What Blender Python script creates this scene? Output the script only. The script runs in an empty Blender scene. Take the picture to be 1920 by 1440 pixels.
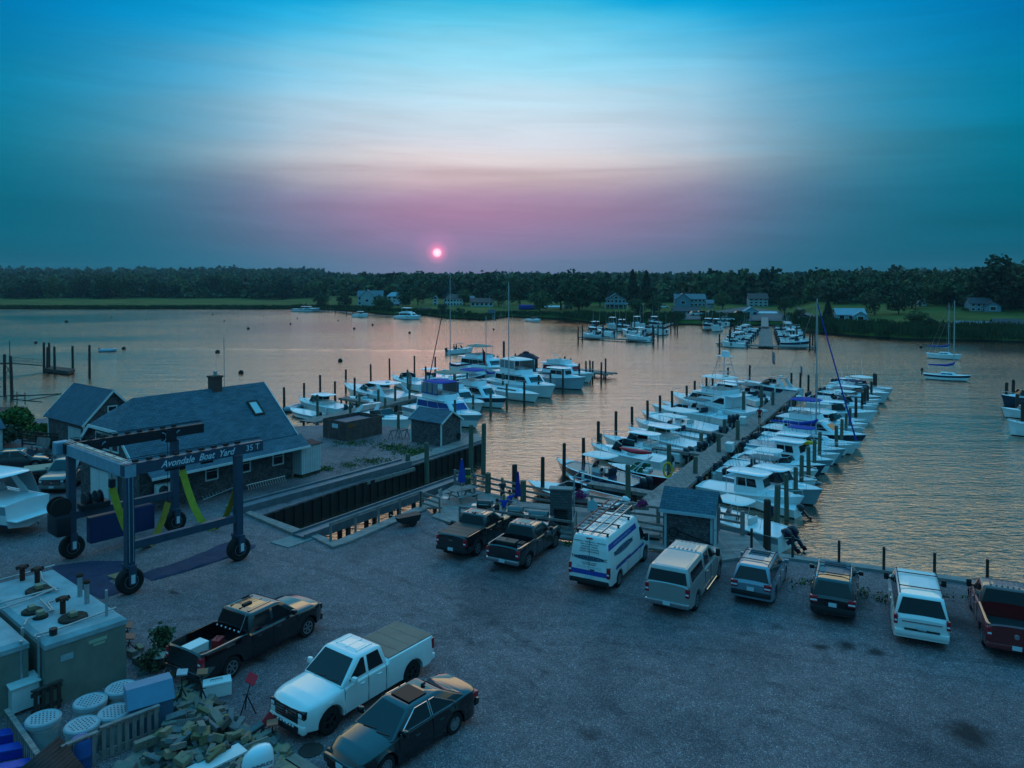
import bpy, bmesh, math, random
import numpy as np
from mathutils import Vector, Matrix, noise as mnoise
R = math.radians
PI = math.pi
scene = bpy.context.scene
COL = scene.collection
# ------------------------------------------------------------------ camera
F, CY, CX, PITCH, CAMH = 1430.0, 554.0, 960.0, R(1.3), 14.5
cam_d = bpy.data.cameras.new("camera")
cam = bpy.data.objects.new("camera", cam_d)
COL.objects.link(cam)
cam.location = (0, 0, CAMH)
cam.rotation_euler = (R(90) - PITCH, 0, 0)
cam_d.sensor_fit = 'HORIZONTAL'
cam_d.sensor_width = 36.0
cam_d.lens = 36.0 * F / 1920.0
cam_d.shift_y = -(720.0 - CY) / 1920.0
cam_d.clip_end = 6000
cam_d.clip_start = 0.3
scene.camera = cam
scene.render.resolution_x, scene.render.resolution_y = 1024, 768
scene.view_settings.view_transform = 'Standard'
scene.view_settings.look = 'None'
scene.view_settings.gamma = 1.0
scene.view_settings.exposure = 0.06
scene.cycles.max_bounces = 6
scene.cycles.diffuse_bounces = 2
scene.cycles.glossy_bounces = 3
scene.cycles.transmission_bounces = 4
scene.cycles.transparent_max_bounces = 8
scene.cycles.use_denoising = True
scene.cycles.sample_clamp_indirect = 4.0
WZ = -1.5                                    # water level; the yard is z = 0
def s2l(c):
 r = []
 for v in c[:3]:
  v = v / 255.0
  r.append(v / 12.92 if v <= 0.04045 else ((v + 0.055) / 1.055) ** 2.4)
 return (r[0], r[1], r[2], 1.0)
# ------------------------------------------------------------------ sky
SUN_AZ, SUN_EL = R(-5.6), R(1.9)             # azimuth from +Y towards +X
sun_dir = Vector((math.sin(SUN_AZ) * math.cos(SUN_EL), math.cos(SUN_AZ) * math.cos(SUN_EL), math.sin(SUN_EL)))
world = bpy.data.worlds.new("World")
scene.world = world
world.use_nodes = True
nt = world.node_tree
nt.nodes.clear()
def wn(t, **k):
 n = nt.nodes.new(t)
 for a, b in k.items(): setattr(n, a, b)
 return n
def wmath(op, a, b=None, c=None, clamp=False):
 n = wn('ShaderNodeMath', operation=op, use_clamp=clamp)
 for i, v in enumerate((a, b, c)):
  if v is None: continue
  if isinstance(v, (int, float)): n.inputs[i].default_value = v
  else: nt.links.new(v, n.inputs[i])
 return n.outputs[0]
def wramp(fac, stops, interp='LINEAR'):
 n = wn('ShaderNodeValToRGB')
 n.color_ramp.interpolation = interp
 e = n.color_ramp.elements
 while len(e) < len(stops): e.new(0.5)
 for i, (p, c) in enumerate(stops):
  e[i].position = p; e[i].color = c
 nt.links.new(fac, n.inputs[0])
 return n.outputs[0]
def wmix(f, a, b, blend='MIX'):
 n = wn('ShaderNodeMix', data_type='RGBA', blend_type=blend)
 if isinstance(f, (int, float)): n.inputs[0].default_value = f
 else: nt.links.new(f, n.inputs[0])
 for i, v in ((6, a), (7, b)):
  if isinstance(v, tuple): n.inputs[i].default_value = v
  else: nt.links.new(v, n.inputs[i])
 return n.outputs[2]
tc = wn('ShaderNodeTexCoord')
sep = wn('ShaderNodeSeparateXYZ'); nt.links.new(tc.outputs['Generated'], sep.inputs[0])
zc = wmath('MINIMUM', wmath('MAXIMUM', sep.outputs[2], -1.0), 1.0)
el = wmath('MULTIPLY', wmath('ARCSINE', zc), 180 / PI)                 # degrees
az = wmath('MULTIPLY', wmath('ARCTAN2', sep.outputs[0], sep.outputs[1]), 180 / PI)
cmb = wn('ShaderNodeCombineXYZ')
nt.links.new(wmath('MULTIPLY', az, 0.035), cmb.inputs[0]); nt.links.new(wmath('MULTIPLY', el, 0.30), cmb.inputs[1])
nz = wn('ShaderNodeTexNoise'); nz.inputs['Scale'].default_value = 1.0; nz.inputs['Detail'].default_value = 5.0
nz.inputs['Roughness'].default_value = 0.55; nz.inputs['Distortion'].default_value = 0.6
nt.links.new(cmb.outputs[0], nz.inputs['Vector'])
wob = wmath('MULTIPLY', wmath('SUBTRACT', nz.outputs[0], 0.5), 3.2)
elw = wmath('ADD', el, wmath('MULTIPLY', wob, wmath('MULTIPLY', el, 0.12, clamp=True)))
fe = wmath('DIVIDE', elw, 90.0, clamp=True)
def ey(y): return max(0.0, math.degrees(math.atan((522 - y) / F)) / 90.0)
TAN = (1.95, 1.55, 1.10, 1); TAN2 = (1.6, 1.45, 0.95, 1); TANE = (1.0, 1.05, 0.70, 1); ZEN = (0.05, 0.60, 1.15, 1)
cen = [(0.0, (104, 120, 152)), (ey(490), (112, 124, 156)), (ey(455), (136, 124, 160)), (ey(400), (158, 126, 158)), (ey(370), (170, 142, 168)), (ey(335), (200, 178, 184)),
       (ey(300), (222, 212, 214)), (ey(270), (212, 216, 226)), (ey(190), (190, 222, 238)), (ey(120), (152, 217, 240)), (ey(45), (84, 198, 233)), (ey(0), (10, 178, 224))]
mid_ = [(0.0, (22, 98, 122)), (ey(450), (20, 106, 134)), (ey(400), (22, 116, 146)), (ey(320), (34, 136, 168)), (ey(270), (28, 150, 186)), (ey(200), (8, 156, 198)), (ey(100), (0, 164, 214)), (ey(0), (0, 156, 212))]
edg = [(0.0, (8, 82, 102)), (ey(450), (0, 92, 114)), (ey(400), (0, 100, 124)), (ey(300), (0, 114, 142)), (ey(200), (0, 122, 162)), (ey(100), (0, 112, 170)), (ey(0), (0, 102, 172))]
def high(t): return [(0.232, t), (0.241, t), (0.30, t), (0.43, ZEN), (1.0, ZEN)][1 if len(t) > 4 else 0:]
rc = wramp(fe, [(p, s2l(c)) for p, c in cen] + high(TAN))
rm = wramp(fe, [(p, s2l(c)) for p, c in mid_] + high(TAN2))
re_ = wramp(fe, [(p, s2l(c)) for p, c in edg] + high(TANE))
azd = wmath('ABSOLUTE', wmath('SUBTRACT', az, -1.2))
def g3(v): return (v, v, v, 1)
wid = wmath('MULTIPLY', wramp(fe, [(0.0, g3(.50)), (ey(450), g3(.56)), (ey(370), g3(.60)), (ey(300), g3(.62)), (ey(200), g3(.61)), (ey(100), g3(.52)), (ey(40), g3(.40)), (ey(0), g3(.22)), (0.3, g3(.62))]), 28.0)
azn = wmath('MAXIMUM', wmath('ADD', wmath('DIVIDE', azd, wid), wmath('MULTIPLY', wob, 0.06)), 0.0)
m1 = wmath('SUBTRACT', 1.0, wmath('EXPONENT', wmath('MULTIPLY', wmath('POWER', azn, 2.4), -0.69)), clamp=True)
m2 = wmath('SMOOTH_MIN', 1.0, wmath('MAXIMUM', wmath('DIVIDE', wmath('SUBTRACT', azd, 15.0), 20.0), 0.0), 0.1)
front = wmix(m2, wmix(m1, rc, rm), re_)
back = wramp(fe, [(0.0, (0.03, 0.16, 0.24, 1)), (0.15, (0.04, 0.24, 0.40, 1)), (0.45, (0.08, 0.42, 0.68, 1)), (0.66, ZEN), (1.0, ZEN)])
bf = wramp(wmath('DIVIDE', azd, 180.0), [(0.0, (0, 0, 0, 1)), (0.28, (0, 0, 0, 1)), (0.55, (1, 1, 1, 1)), (1.0, (1, 1, 1, 1))])
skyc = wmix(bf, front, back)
cm2 = wn('ShaderNodeCombineXYZ'); nt.links.new(wmath('MULTIPLY', az, 0.06), cm2.inputs[0]); nt.links.new(wmath('ADD', wmath('MULTIPLY', el, 0.75), wmath('MULTIPLY', az, 0.03)), cm2.inputs[1])
nz2 = wn('ShaderNodeTexNoise'); nz2.inputs['Scale'].default_value = 1.0; nz2.inputs['Detail'].default_value = 7.0; nz2.inputs['Roughness'].default_value = 0.6; nz2.inputs['Distortion'].default_value = 0.8
nt.links.new(cm2.outputs[0], nz2.inputs['Vector'])
st = wmath('ADD', wmath('MULTIPLY', wmath('SUBTRACT', nz.outputs[0], 0.5), 0.30), wmath('MULTIPLY', wmath('SUBTRACT', nz2.outputs[0], 0.5), 0.42))
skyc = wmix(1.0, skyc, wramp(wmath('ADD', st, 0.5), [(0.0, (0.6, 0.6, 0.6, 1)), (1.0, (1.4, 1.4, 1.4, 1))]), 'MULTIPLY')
vd = wn('ShaderNodeVectorMath', operation='DOT_PRODUCT'); nt.links.new(tc.outputs['Generated'], vd.inputs[0]); vd.inputs[1].default_value = sun_dir
ang = wmath('MULTIPLY', wmath('ARCCOSINE', wmath('MINIMUM', vd.outputs['Value'], 1.0)), 180 / PI)
glow = wramp(wmath('DIVIDE', ang, 9.0), [(0.0, (0.85, 0.10, 0.20, 1)), (0.034, (0.85, 0.10, 0.20, 1)), (0.06, (0.40, 0.05, 0.12, 1)), (0.10, (0.14, 0.018, 0.05, 1)), (0.22, (0.05, 0.006, 0.02, 1)), (1.0, (0, 0, 0, 1))])
disc = wramp(wmath('DIVIDE', ang, 1.0), [(0.0, (1.6, 0.85, 0.75, 1)), (0.27, (1.2, 0.45, 0.45, 1)), (0.345, (0, 0, 0, 1))])
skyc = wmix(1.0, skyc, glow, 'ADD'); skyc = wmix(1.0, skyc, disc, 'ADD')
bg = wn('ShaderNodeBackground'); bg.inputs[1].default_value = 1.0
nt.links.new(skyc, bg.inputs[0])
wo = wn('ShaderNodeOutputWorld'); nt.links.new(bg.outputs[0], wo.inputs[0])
world.cycles.sampling_method = 'MANUAL'; world.cycles.sample_map_resolution = 1024
sun_l = bpy.data.lights.new("sun", 'SUN')
sun_l.energy = 0.02; sun_l.angle = R(11); sun_l.color = (1.0, 0.50, 0.42)
sun_o = bpy.data.objects.new("sun", sun_l); COL.objects.link(sun_o)
sun_o.rotation_euler = (-sun_dir).to_track_quat('-Z', 'Y').to_euler()
# ------------------------------------------------------------------ helpers
cp, sp = math.cos(PITCH), math.sin(PITCH)
def ray(px, py):
 u, v = (px - CX) / F, -(py - CY) / F
 return Vector((u, cp + v * sp, -sp + v * cp))
def P(px, py, z=0.0):
 """point where the sight line through a photo pixel meets the level z"""
 d = ray(px, py); t = (z - CAMH) / d.z
 return Vector((d.x * t, d.y * t, z))
def PY(px, py, Y):
 d = ray(px, py); t = Y / d.y
 return Vector((d.x * t, Y, CAMH + d.z * t))
def ztop(px, py, base):
 """height at which the sight line of pixel row py passes over the place of base"""
 d = ray(px, py); return CAMH + d.z * base.y / d.y
MATS = {}
def M(name, c=(0.5, 0.5, 0.5), rough=0.6, metal=0.0, var=0.0, vs=2.0, bump=0.0, bs=30.0, spec=0.3, coat=0.0, tex=None, ts=(1, 1), c2=None, emit=None, alpha=None, stretch=None, detail=4.0):
 if name in MATS: return MATS[name]
 m = bpy.data.materials.new(name); m.use_nodes = True
 t = m.node_tree; b = t.nodes['Principled BSDF']; L = t.links.new
 b.inputs['Roughness'].default_value = rough; b.inputs['Metallic'].default_value = metal
 b.inputs['Specular IOR Level'].default_value = spec
 if coat: b.inputs['Coat Weight'].default_value = coat; b.inputs['Coat Roughness'].default_value = 0.04
 if emit: b.inputs['Emission Color'].default_value = (*emit[0], 1); b.inputs['Emission Strength'].default_value = emit[1]
 b.inputs['Base Color'].default_value = (*c, 1)
 m.diffuse_color = (*c, 1)
 col = None
 def N(ty, **k):
  n = t.nodes.new(ty)
  for a, v in k.items(): setattr(n, a, v)
  return n
 def mixc(f, a, bb, blend='MIX'):
  n = N('ShaderNodeMix', data_type='RGBA', blend_type=blend)
  if isinstance(f, float): n.inputs[0].default_value = f
  else: L(f, n.inputs[0])
  for i, v in ((6, a), (7, bb)):
   if isinstance(v, tuple): n.inputs[i].default_value = v if len(v) == 4 else (*v, 1)
   else: L(v, n.inputs[i])
  return n.outputs[2]
 tcn = N('ShaderNodeTexCoord')
 hsock = None
 if tex:
  mp = N('ShaderNodeMapping'); L(tcn.outputs['UV'], mp.inputs[0])
  br = N('ShaderNodeTexBrick'); L(mp.outputs[0], br.inputs['Vector'])
  br.inputs['Scale'].default_value = 1.0
  br.inputs['Brick Width'].default_value = ts[0]; br.inputs['Row Height'].default_value = ts[1]
  br.inputs['Mortar Size'].default_value = min(ts) * 0.07; br.inputs['Mortar Smooth'].default_value = 0.3
  cc2 = c2 or tuple(x * 0.62 for x in c)
  br.inputs['Color1'].default_value = (*c, 1); br.inputs['Color2'].default_value = (*cc2, 1)
  br.inputs['Mortar'].default_value = (*tuple(x * 0.3 for x in c), 1)
  if tex == 'plank': br.offset = 0.37; br.offset_frequency = 1; mp.inputs['Rotation'].default_value = (0, 0, PI / 2)
  if tex == 'plankx': br.offset = 0.37; br.offset_frequency = 1
  col = br.outputs['Color']
  inv = N('ShaderNodeMath', operation='SUBTRACT'); inv.inputs[0].default_value = 1.0; L(br.outputs['Fac'], inv.inputs[1])
  hsock = inv.outputs[0]
 if var > 0:
  nn = N('ShaderNodeTexNoise'); nn.inputs['Scale'].default_value = vs; nn.inputs['Detail'].default_value = detail
  nn.inputs['Roughness'].default_value = 0.62
  src = tcn.outputs['Object']
  if stretch:
   mp2 = N('ShaderNodeMapping'); mp2.inputs['Scale'].default_value = stretch; L(src, mp2.inputs[0]); src = mp2.outputs[0]
  L(src, nn.inputs['Vector'])
  rp = N('ShaderNodeValToRGB'); rp.color_ramp.elements[0].position = 0.28; rp.color_ramp.elements[1].position = 0.72
  lo, hi = 1 - var, 1 + var * 0.7
  rp.color_ramp.elements[0].color = (lo, lo, lo, 1); rp.color_ramp.elements[1].color = (hi, hi, hi, 1)
  L(nn.outputs[0], rp.inputs[0])
  base = col if col is not None else (*c, 1)
  if c2 and not tex:
   base = mixc(nn.outputs[0], (*c, 1), (*c2, 1))
  col = mixc(1.0, base, rp.outputs[0], 'MULTIPLY')
 if col is not None: L(col, b.inputs['Base Color'])
 if bump > 0:
  bn = N('ShaderNodeTexNoise'); bn.inputs['Scale'].default_value = bs; bn.inputs['Detail'].default_value = 5
  L(tcn.outputs['Object'], bn.inputs['Vector'])
  bp = N('ShaderNodeBump'); bp.inputs['Strength'].default_value = min(1.0, bump); bp.inputs['Distance'].default_value = 0.02
  if hsock is not None:
   ad = N('ShaderNodeMath', operation='MULTIPLY_ADD'); L(bn.outputs[0], ad.inputs[0]); ad.inputs[1].default_value = 0.35; L(hsock, ad.inputs[2])
   L(ad.outputs[0], bp.inputs['Height'])
  else: L(bn.outputs[0], bp.inputs['Height'])
  L(bp.outputs[0], b.inputs['Normal'])
 if alpha is not None:
  b.inputs['Alpha'].default_value = alpha
 MATS[name] = m
 return m
class MB:
 """collects shapes into one mesh"""
 def __init__(s): s.v = []; s.f = []; s.m = []; s.mats = []; s.cur = 0; s.X = None
 def mat(s, m):
  if m not in s.mats: s.mats.append(m)
  s.cur = s.mats.index(m); return s
 def add(s, vs, fs):
  o = len(s.v)
  if s.X is not None: vs = [s.X @ Vector(v) for v in vs]
  s.v += [tuple(v) for v in vs]
  s.f += [tuple(i + o for i in f) for f in fs]; s.m += [s.cur] * len(fs)
  return s
 def box(s, x0, y0, z0, x1, y1, z1, taper=(1, 1)):
  cx, cy = (x0 + x1) / 2, (y0 + y1) / 2; hx, hy = (x1 - x0) / 2, (y1 - y0) / 2
  tx, ty = taper
  vs = [(cx - hx, cy - hy, z0), (cx + hx, cy - hy, z0), (cx + hx, cy + hy, z0), (cx - hx, cy + hy, z0),
              (cx - hx * tx, cy - hy * ty, z1), (cx + hx * tx, cy - hy * ty, z1), (cx + hx * tx, cy + hy * ty, z1), (cx - hx * tx, cy + hy * ty, z1)]
  return s.add(vs, [(3, 2, 1, 0), (4, 5, 6, 7), (0, 1, 5, 4), (1, 2, 6, 5), (2, 3, 7, 6), (3, 0, 4, 7)])
 def rbox(s, x0, y0, z0, x1, y1, z1, r=0.03):
  r = min(r, (x1 - x0) / 2.01, (y1 - y0) / 2.01, (z1 - z0) / 2.01)
  bm = bmesh.new(); bmesh.ops.create_cube(bm, size=1)
  for v in bm.verts:
   v.co = Vector((x0 + (v.co.x + .5) * (x1 - x0), y0 + (v.co.y + .5) * (y1 - y0), z0 + (v.co.z + .5) * (z1 - z0)))
  bmesh.ops.bevel(bm, geom=bm.edges[:], offset=r, segments=2, profile=0.5, affect='EDGES')
  bm.verts.index_update()
  s.add([v.co.copy() for v in bm.verts], [tuple(v.index for v in f.verts) for f in bm.faces]); bm.free(); return s
 def bar(s, a, b, w=0.1, h=None, up=(0, 0, 1)):
  a, b = Vector(a), Vector(b); h = h or w; d = (b - a)
  if d.length < 1e-6: return s
  d.normalize(); up = Vector(up)
  if abs(d.dot(up)) > 0.98: up = Vector((0, 1, 0)) if abs(d.y) < 0.9 else Vector((1, 0, 0))
  r = d.cross(up).normalized(); u = r.cross(d).normalized()
  vs = []
  for p in (a, b):
   for i, j in ((-1, -1), (1, -1), (1, 1), (-1, 1)): vs.append(p + r * (i * w / 2) + u * (j * h / 2))
  return s.add(vs, [(3, 2, 1, 0), (4, 5, 6, 7), (0, 1, 5, 4), (1, 2, 6, 5), (2, 3, 7, 6), (3, 0, 4, 7)])
 def tube(s, pts, r=0.05, n=8, r2=None, cap=True):
  pts = [Vector(p) for p in pts]; k = len(pts); vs = []; fs = []
  pr = None
  for i, p in enumerate(pts):
   d = (pts[min(i + 1, k - 1)] - pts[max(i - 1, 0)])
   d = d.normalized() if d.length > 1e-9 else Vector((0, 0, 1))
   if pr is None:
    up = Vector((0, 0, 1)) if abs(d.z) < 0.95 else Vector((1, 0, 0))
    a = d.cross(up).normalized()
   else:
    a = (pr - d * pr.dot(d)); a = a.normalized() if a.length > 1e-6 else d.orthogonal().normalized()
   pr = a; b = d.cross(a)
   rr = r if r2 is None else r + (r2 - r) * i / max(1, k - 1)
   if isinstance(r, (list, tuple)): rr = r[i]
   for j in range(n):
    t = 2 * PI * j / n; vs.append(p + a * (math.cos(t) * rr) + b * (math.sin(t) * rr))
  for i in range(k - 1):
   for j in range(n):
    j2 = (j + 1) % n; fs.append((i * n + j, i * n + j2, (i + 1) * n + j2, (i + 1) * n + j))
  if cap: fs.append(tuple(range(n - 1, -1, -1))); fs.append(tuple((k - 1) * n + j for j in range(n)))
  return s.add(vs, fs)
 def lathe(s, prof, n=20, c=(0, 0, 0), axis='z', a0=0):
  """prof: (radius, height) list; axis z or y"""
  vs = []; fs = []; k = len(prof)
  for r_, h in prof:
   for j in range(n):
    t = 2 * PI * j / n + a0; x, y = r_ * math.cos(t), r_ * math.sin(t)
    vs.append((c[0] + x, c[1] + y, c[2] + h) if axis == 'z' else ((c[0] + x, c[1] + h, c[2] + y) if axis == 'y' else (c[0] + h, c[1] + x, c[2] + y)))
  for i in range(k - 1):
   for j in range(n):
    j2 = (j + 1) % n; q = (i * n + j, i * n + j2, (i + 1) * n + j2, (i + 1) * n + j)
    fs.append(q if axis != 'y' else q[::-1])
  if prof[0][0] > 1e-4: fs.append(tuple(range(n - 1, -1, -1)))
  if prof[-1][0] > 1e-4: fs.append(tuple((k - 1) * n + j for j in range(n)))
  return s.add(vs, fs)
 def prism(s, poly, z0, z1):
  n = len(poly); vs = [(p[0], p[1], z0) for p in poly] + [(p[0], p[1], z1) for p in poly]
  a = sum(poly[i][0] * poly[(i + 1) % n][1] - poly[(i + 1) % n][0] * poly[i][1] for i in range(n))
  fs = [tuple(range(n - 1, -1, -1)), tuple(range(n, 2 * n))] + [(i, (i + 1) % n, n + (i + 1) % n, n + i) for i in range(n)]
  if a < 0: fs = [f[::-1] for f in fs]
  return s.add(vs, fs)
 def vprism(s, poly, y0, y1):
  """poly in (x, z), extruded along y"""
  n = len(poly); vs = [(p[0], y0, p[1]) for p in poly] + [(p[0], y1, p[1]) for p in poly]
  fs = [tuple(range(n)), tuple(range(2 * n - 1, n - 1, -1))] + [((i + 1) % n, i, n + i, n + (i + 1) % n) for i in range(n)]
  a = sum(poly[i][0] * poly[(i + 1) % n][1] - poly[(i + 1) % n][0] * poly[i][1] for i in range(n))
  if a < 0: fs = [f[::-1] for f in fs]
  return s.add(vs, fs)
 def quad(s, a, b, c, d): return s.add([a, b, c, d], [(0, 1, 2, 3)])
 def slab(s, pts, t):
  """closed plate: polygon pts (3D), thickness t along -normal"""
  pts = [Vector(p) for p in pts]; n = len(pts)
  nr = (pts[1] - pts[0]).cross(pts[2] - pts[0]).normalized()
  vs = pts + [p - nr * t for p in pts]
  return s.add(vs, [tuple(range(n)), tuple(range(2 * n - 1, n - 1, -1))] + [((i + 1) % n, i, n + i, n + (i + 1) % n) for i in range(n)])
 def loft(s, rings, closed=False, caps=False):
  n = len(rings[0]); vs = [p for r_ in rings for p in r_]; fs = []
  for i in range(len(rings) - 1):
   for j in range(n if closed else n - 1):
    j2 = (j + 1) % n; fs.append((i * n + j, i * n + j2, (i + 1) * n + j2, (i + 1) * n + j))
  if caps: fs.append(tuple(range(n - 1, -1, -1))); fs.append(tuple((len(rings) - 1) * n + j for j in range(n)))
  return s.add(vs, fs)
 def ball(s, c, r, n=10, sq=(1, 1, 1)):
  k = max(4, n // 2); prof = [(max(1e-5, math.sin(PI * i / k)), -math.cos(PI * i / k)) for i in range(k + 1)]
  vs = []; fs = []
  for a, h in prof:
   for j in range(n):
    t = 2 * PI * j / n; vs.append((c[0] + r * sq[0] * a * math.cos(t), c[1] + r * sq[1] * a * math.sin(t), c[2] + r * sq[2] * h))
  for i in range(k):
   for j in range(n):
    j2 = (j + 1) % n; fs.append((i * n + j, i * n + j2, (i + 1) * n + j2, (i + 1) * n + j))
  return s.add(vs, fs)
 def build(s, name, mat=None, parent=None, smooth=None, loc=None):
  me = bpy.data.meshes.new(name)
  me.from_pydata(s.v, [], s.f); me.validate(clean_customdata=False)
  if mat is not None and not s.mats: me.materials.append(mat)
  for m_ in s.mats: me.materials.append(m_)
  if len(s.mats) > 1 and len(me.polygons) == len(s.m): me.polygons.foreach_set('material_index', s.m)
  box_uv(me)
  if smooth:
   me.polygons.foreach_set('use_smooth', [True] * len(me.polygons))
   me.set_sharp_from_angle(angle=R(smooth if smooth > 1 else 35))
  o = bpy.data.objects.new(name, me); COL.objects.link(o)
  if parent is not None: o.parent = parent
  if loc is not None: o.location = loc
  return o
def box_uv(me):
 nl = len(me.loops)
 if nl == 0: return
 uv = me.uv_layers.new(name='UVMap')
 co = np.empty(len(me.vertices) * 3, np.float32); me.vertices.foreach_get('co', co); co = co.reshape(-1, 3)
 lv = np.empty(nl, np.int32); me.loops.foreach_get('vertex_index', lv)
 npoly = len(me.polygons)
 nr = np.empty(npoly * 3, np.float32); me.polygons.foreach_get('normal', nr); nr = nr.reshape(-1, 3)
 lt = np.empty(npoly, np.int32); me.polygons.foreach_get('loop_total', lt)
 ln = np.repeat(nr, lt, axis=0)
 p = co[lv]
 horiz = np.abs(ln[:, 2]) > 0.985
 u = np.stack([-ln[:, 1], ln[:, 0], np.zeros(nl)], 1)
 nrm = np.linalg.norm(u, axis=1, keepdims=True); u = np.where(nrm > 1e-6, u / np.maximum(nrm, 1e-6), [1, 0, 0])
 v = np.cross(ln, u)
 U = np.where(horiz, p[:, 0], (p * u).sum(1)); V = np.where(horiz, p[:, 1], (p * v).sum(1))
 uv.data.foreach_set('uv', np.stack([U, V], 1).astype(np.float32).ravel())
def empty(name, loc=(0, 0, 0), rz=0.0):
 o = bpy.data.objects.new(name, None); COL.objects.link(o); o.location = loc; o.rotation_euler = (0, 0, rz)
 o.empty_display_size = 0.3
 return o
def tag(o, label=None, cat=None, group=None, kind=None):
 if label: o['label'] = label
 if cat: o['category'] = cat
 if group: o['group'] = group
 if kind: o['kind'] = kind
 return o
def thing(name, label, cat, loc=(0, 0, 0), rz=0.0, group=None):
 return tag(empty(name, loc, rz), label, cat, group)
def struct(o): o['kind'] = 'structure'; return o
KIDS = {}
def kids(o): return list(o.children)
def dup(root, loc, rz, label=None, group=None, sc=None):
 r = root.copy(); COL.objects.link(r); r.location = loc; r.rotation_euler = (0, 0, rz)
 if sc is not None: r.scale = sc if isinstance(sc, tuple) else (sc, sc, sc)
 if label: r['label'] = label
 if group: r['group'] = group
 for ch in list(root.children):
  c = ch.copy(); COL.objects.link(c); c.parent = r
  for g in ch.children:
   d = g.copy(); COL.objects.link(d); d.parent = c
 return r
def text_part(name, s, size, mat, parent, mtx, extr=0.002, shear=0.0, sx=1.0, bold=0.0):
 cu = bpy.data.curves.new(name, 'FONT'); cu.body = s; cu.size = size; cu.extrude = extr; cu.align_x = 'CENTER'; cu.align_y = 'CENTER'; cu.shear = shear
 cu.offset = bold; cu.resolution_u = 3
 to = bpy.data.objects.new(name, cu); COL.objects.link(to)
 bpy.context.view_layer.update()
 me = bpy.data.meshes.new_from_object(to.evaluated_get(bpy.context.evaluated_depsgraph_get()))
 bpy.data.objects.remove(to); bpy.data.curves.remove(cu)
 me.materials.clear(); me.materials.append(mat)
 me.transform(Matrix.Diagonal((sx, 1, 1, 1))); me.transform(mtx)
 o = bpy.data.objects.new(name, me); COL.objects.link(o); o.parent = parent
 return o
def frame(origin, xdir, ydir):
 """matrix whose x and y axes are xdir, ydir"""
 x = Vector(xdir).normalized(); y = Vector(ydir); y = (y - x * y.dot(x)).normalized(); z = x.cross(y)
 m = Matrix((x, y, z)).transposed().to_4x4(); m.translation = Vector(origin); return m
# ------------------------------------------------------------------ materials used all over
m_wood = M('weathered_wood', (0.30, 0.25, 0.23), 0.85, var=0.35, vs=3, bump=0.5, bs=40, tex='plank', ts=(2.4, 0.14), c2=(0.20, 0.165, 0.155))
m_plank = M('deck_planks', (0.32, 0.265, 0.25), 0.8, var=0.3, vs=1.5, bump=0.5, bs=30, tex='plankx', ts=(3.2, 0.15), c2=(0.23, 0.19, 0.18))
m_timber = M('timber', (0.25, 0.20, 0.185), 0.85, var=0.35, vs=4, bump=0.4, bs=25, stretch=(1, 1, 0.3))
m_dark_timber = M('dark_timber', (0.05, 0.035, 0.03), 0.8, var=0.4, vs=3, bump=0.5, bs=20)
m_pile = M('piling_wood', (0.055, 0.036, 0.03), 0.8, var=0.45, vs=3.5, bump=0.6, bs=18, stretch=(3, 3, 0.5))
m_pile_pale = M('pale_piling_wood', (0.11, 0.12, 0.09), 0.8, var=0.4, vs=3.5, bump=0.6, bs=18, stretch=(3, 3, 0.5))
m_white = M('white_paint', (0.72, 0.72, 0.70), 0.45, var=0.08, vs=2)
m_trim = M('white_trim', (0.62, 0.63, 0.62), 0.55, var=0.12, vs=3)
m_black = M('black_rubber', (0.012, 0.012, 0.013), 0.75)
m_blackgloss = M('black_gloss', (0.010, 0.010, 0.012), 0.18, coat=0.6)
m_glass = M('dark_glass', (0.008, 0.012, 0.016), 0.06, spec=0.45)
m_steel = M('steel', (0.45, 0.46, 0.47), 0.35, metal=0.8)
m_galv = M('galvanised', (0.38, 0.40, 0.41), 0.5, metal=0.6, var=0.2, vs=4)
m_rope = M('rope', (0.40, 0.37, 0.30), 0.9)
m_red = M('red_paint', (0.45, 0.02, 0.025), 0.5)
m_redlamp = M('red_lens', (0.40, 0.010, 0.02), 0.2, coat=0.5)
m_lens = M('clear_lens', (0.7, 0.72, 0.75), 0.12, coat=0.5)
m_plate = M('number_plate_white', (0.55, 0.62, 0.66), 0.5, var=0.2, vs=30)
m_shingle = M('cedar_shingle', (0.16, 0.14, 0.145), 0.85, var=0.3, vs=2, bump=0.8, bs=20, tex='brick', ts=(0.16, 0.14), c2=(0.075, 0.062, 0.066))
m_roof = M('asphalt_shingle', (0.085, 0.15, 0.19), 0.85, var=0.2, vs=1.0, bump=0.7, bs=40, tex='brick', ts=(0.42, 0.15), c2=(0.055, 0.105, 0.14))
m_roof2 = M('asphalt_shingle_smooth', (0.05, 0.12, 0.16), 0.85, var=0.2, vs=1.2, bump=0.5, bs=40, tex='brick', ts=(0.35, 0.12), c2=(0.04, 0.10, 0.14))
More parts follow.
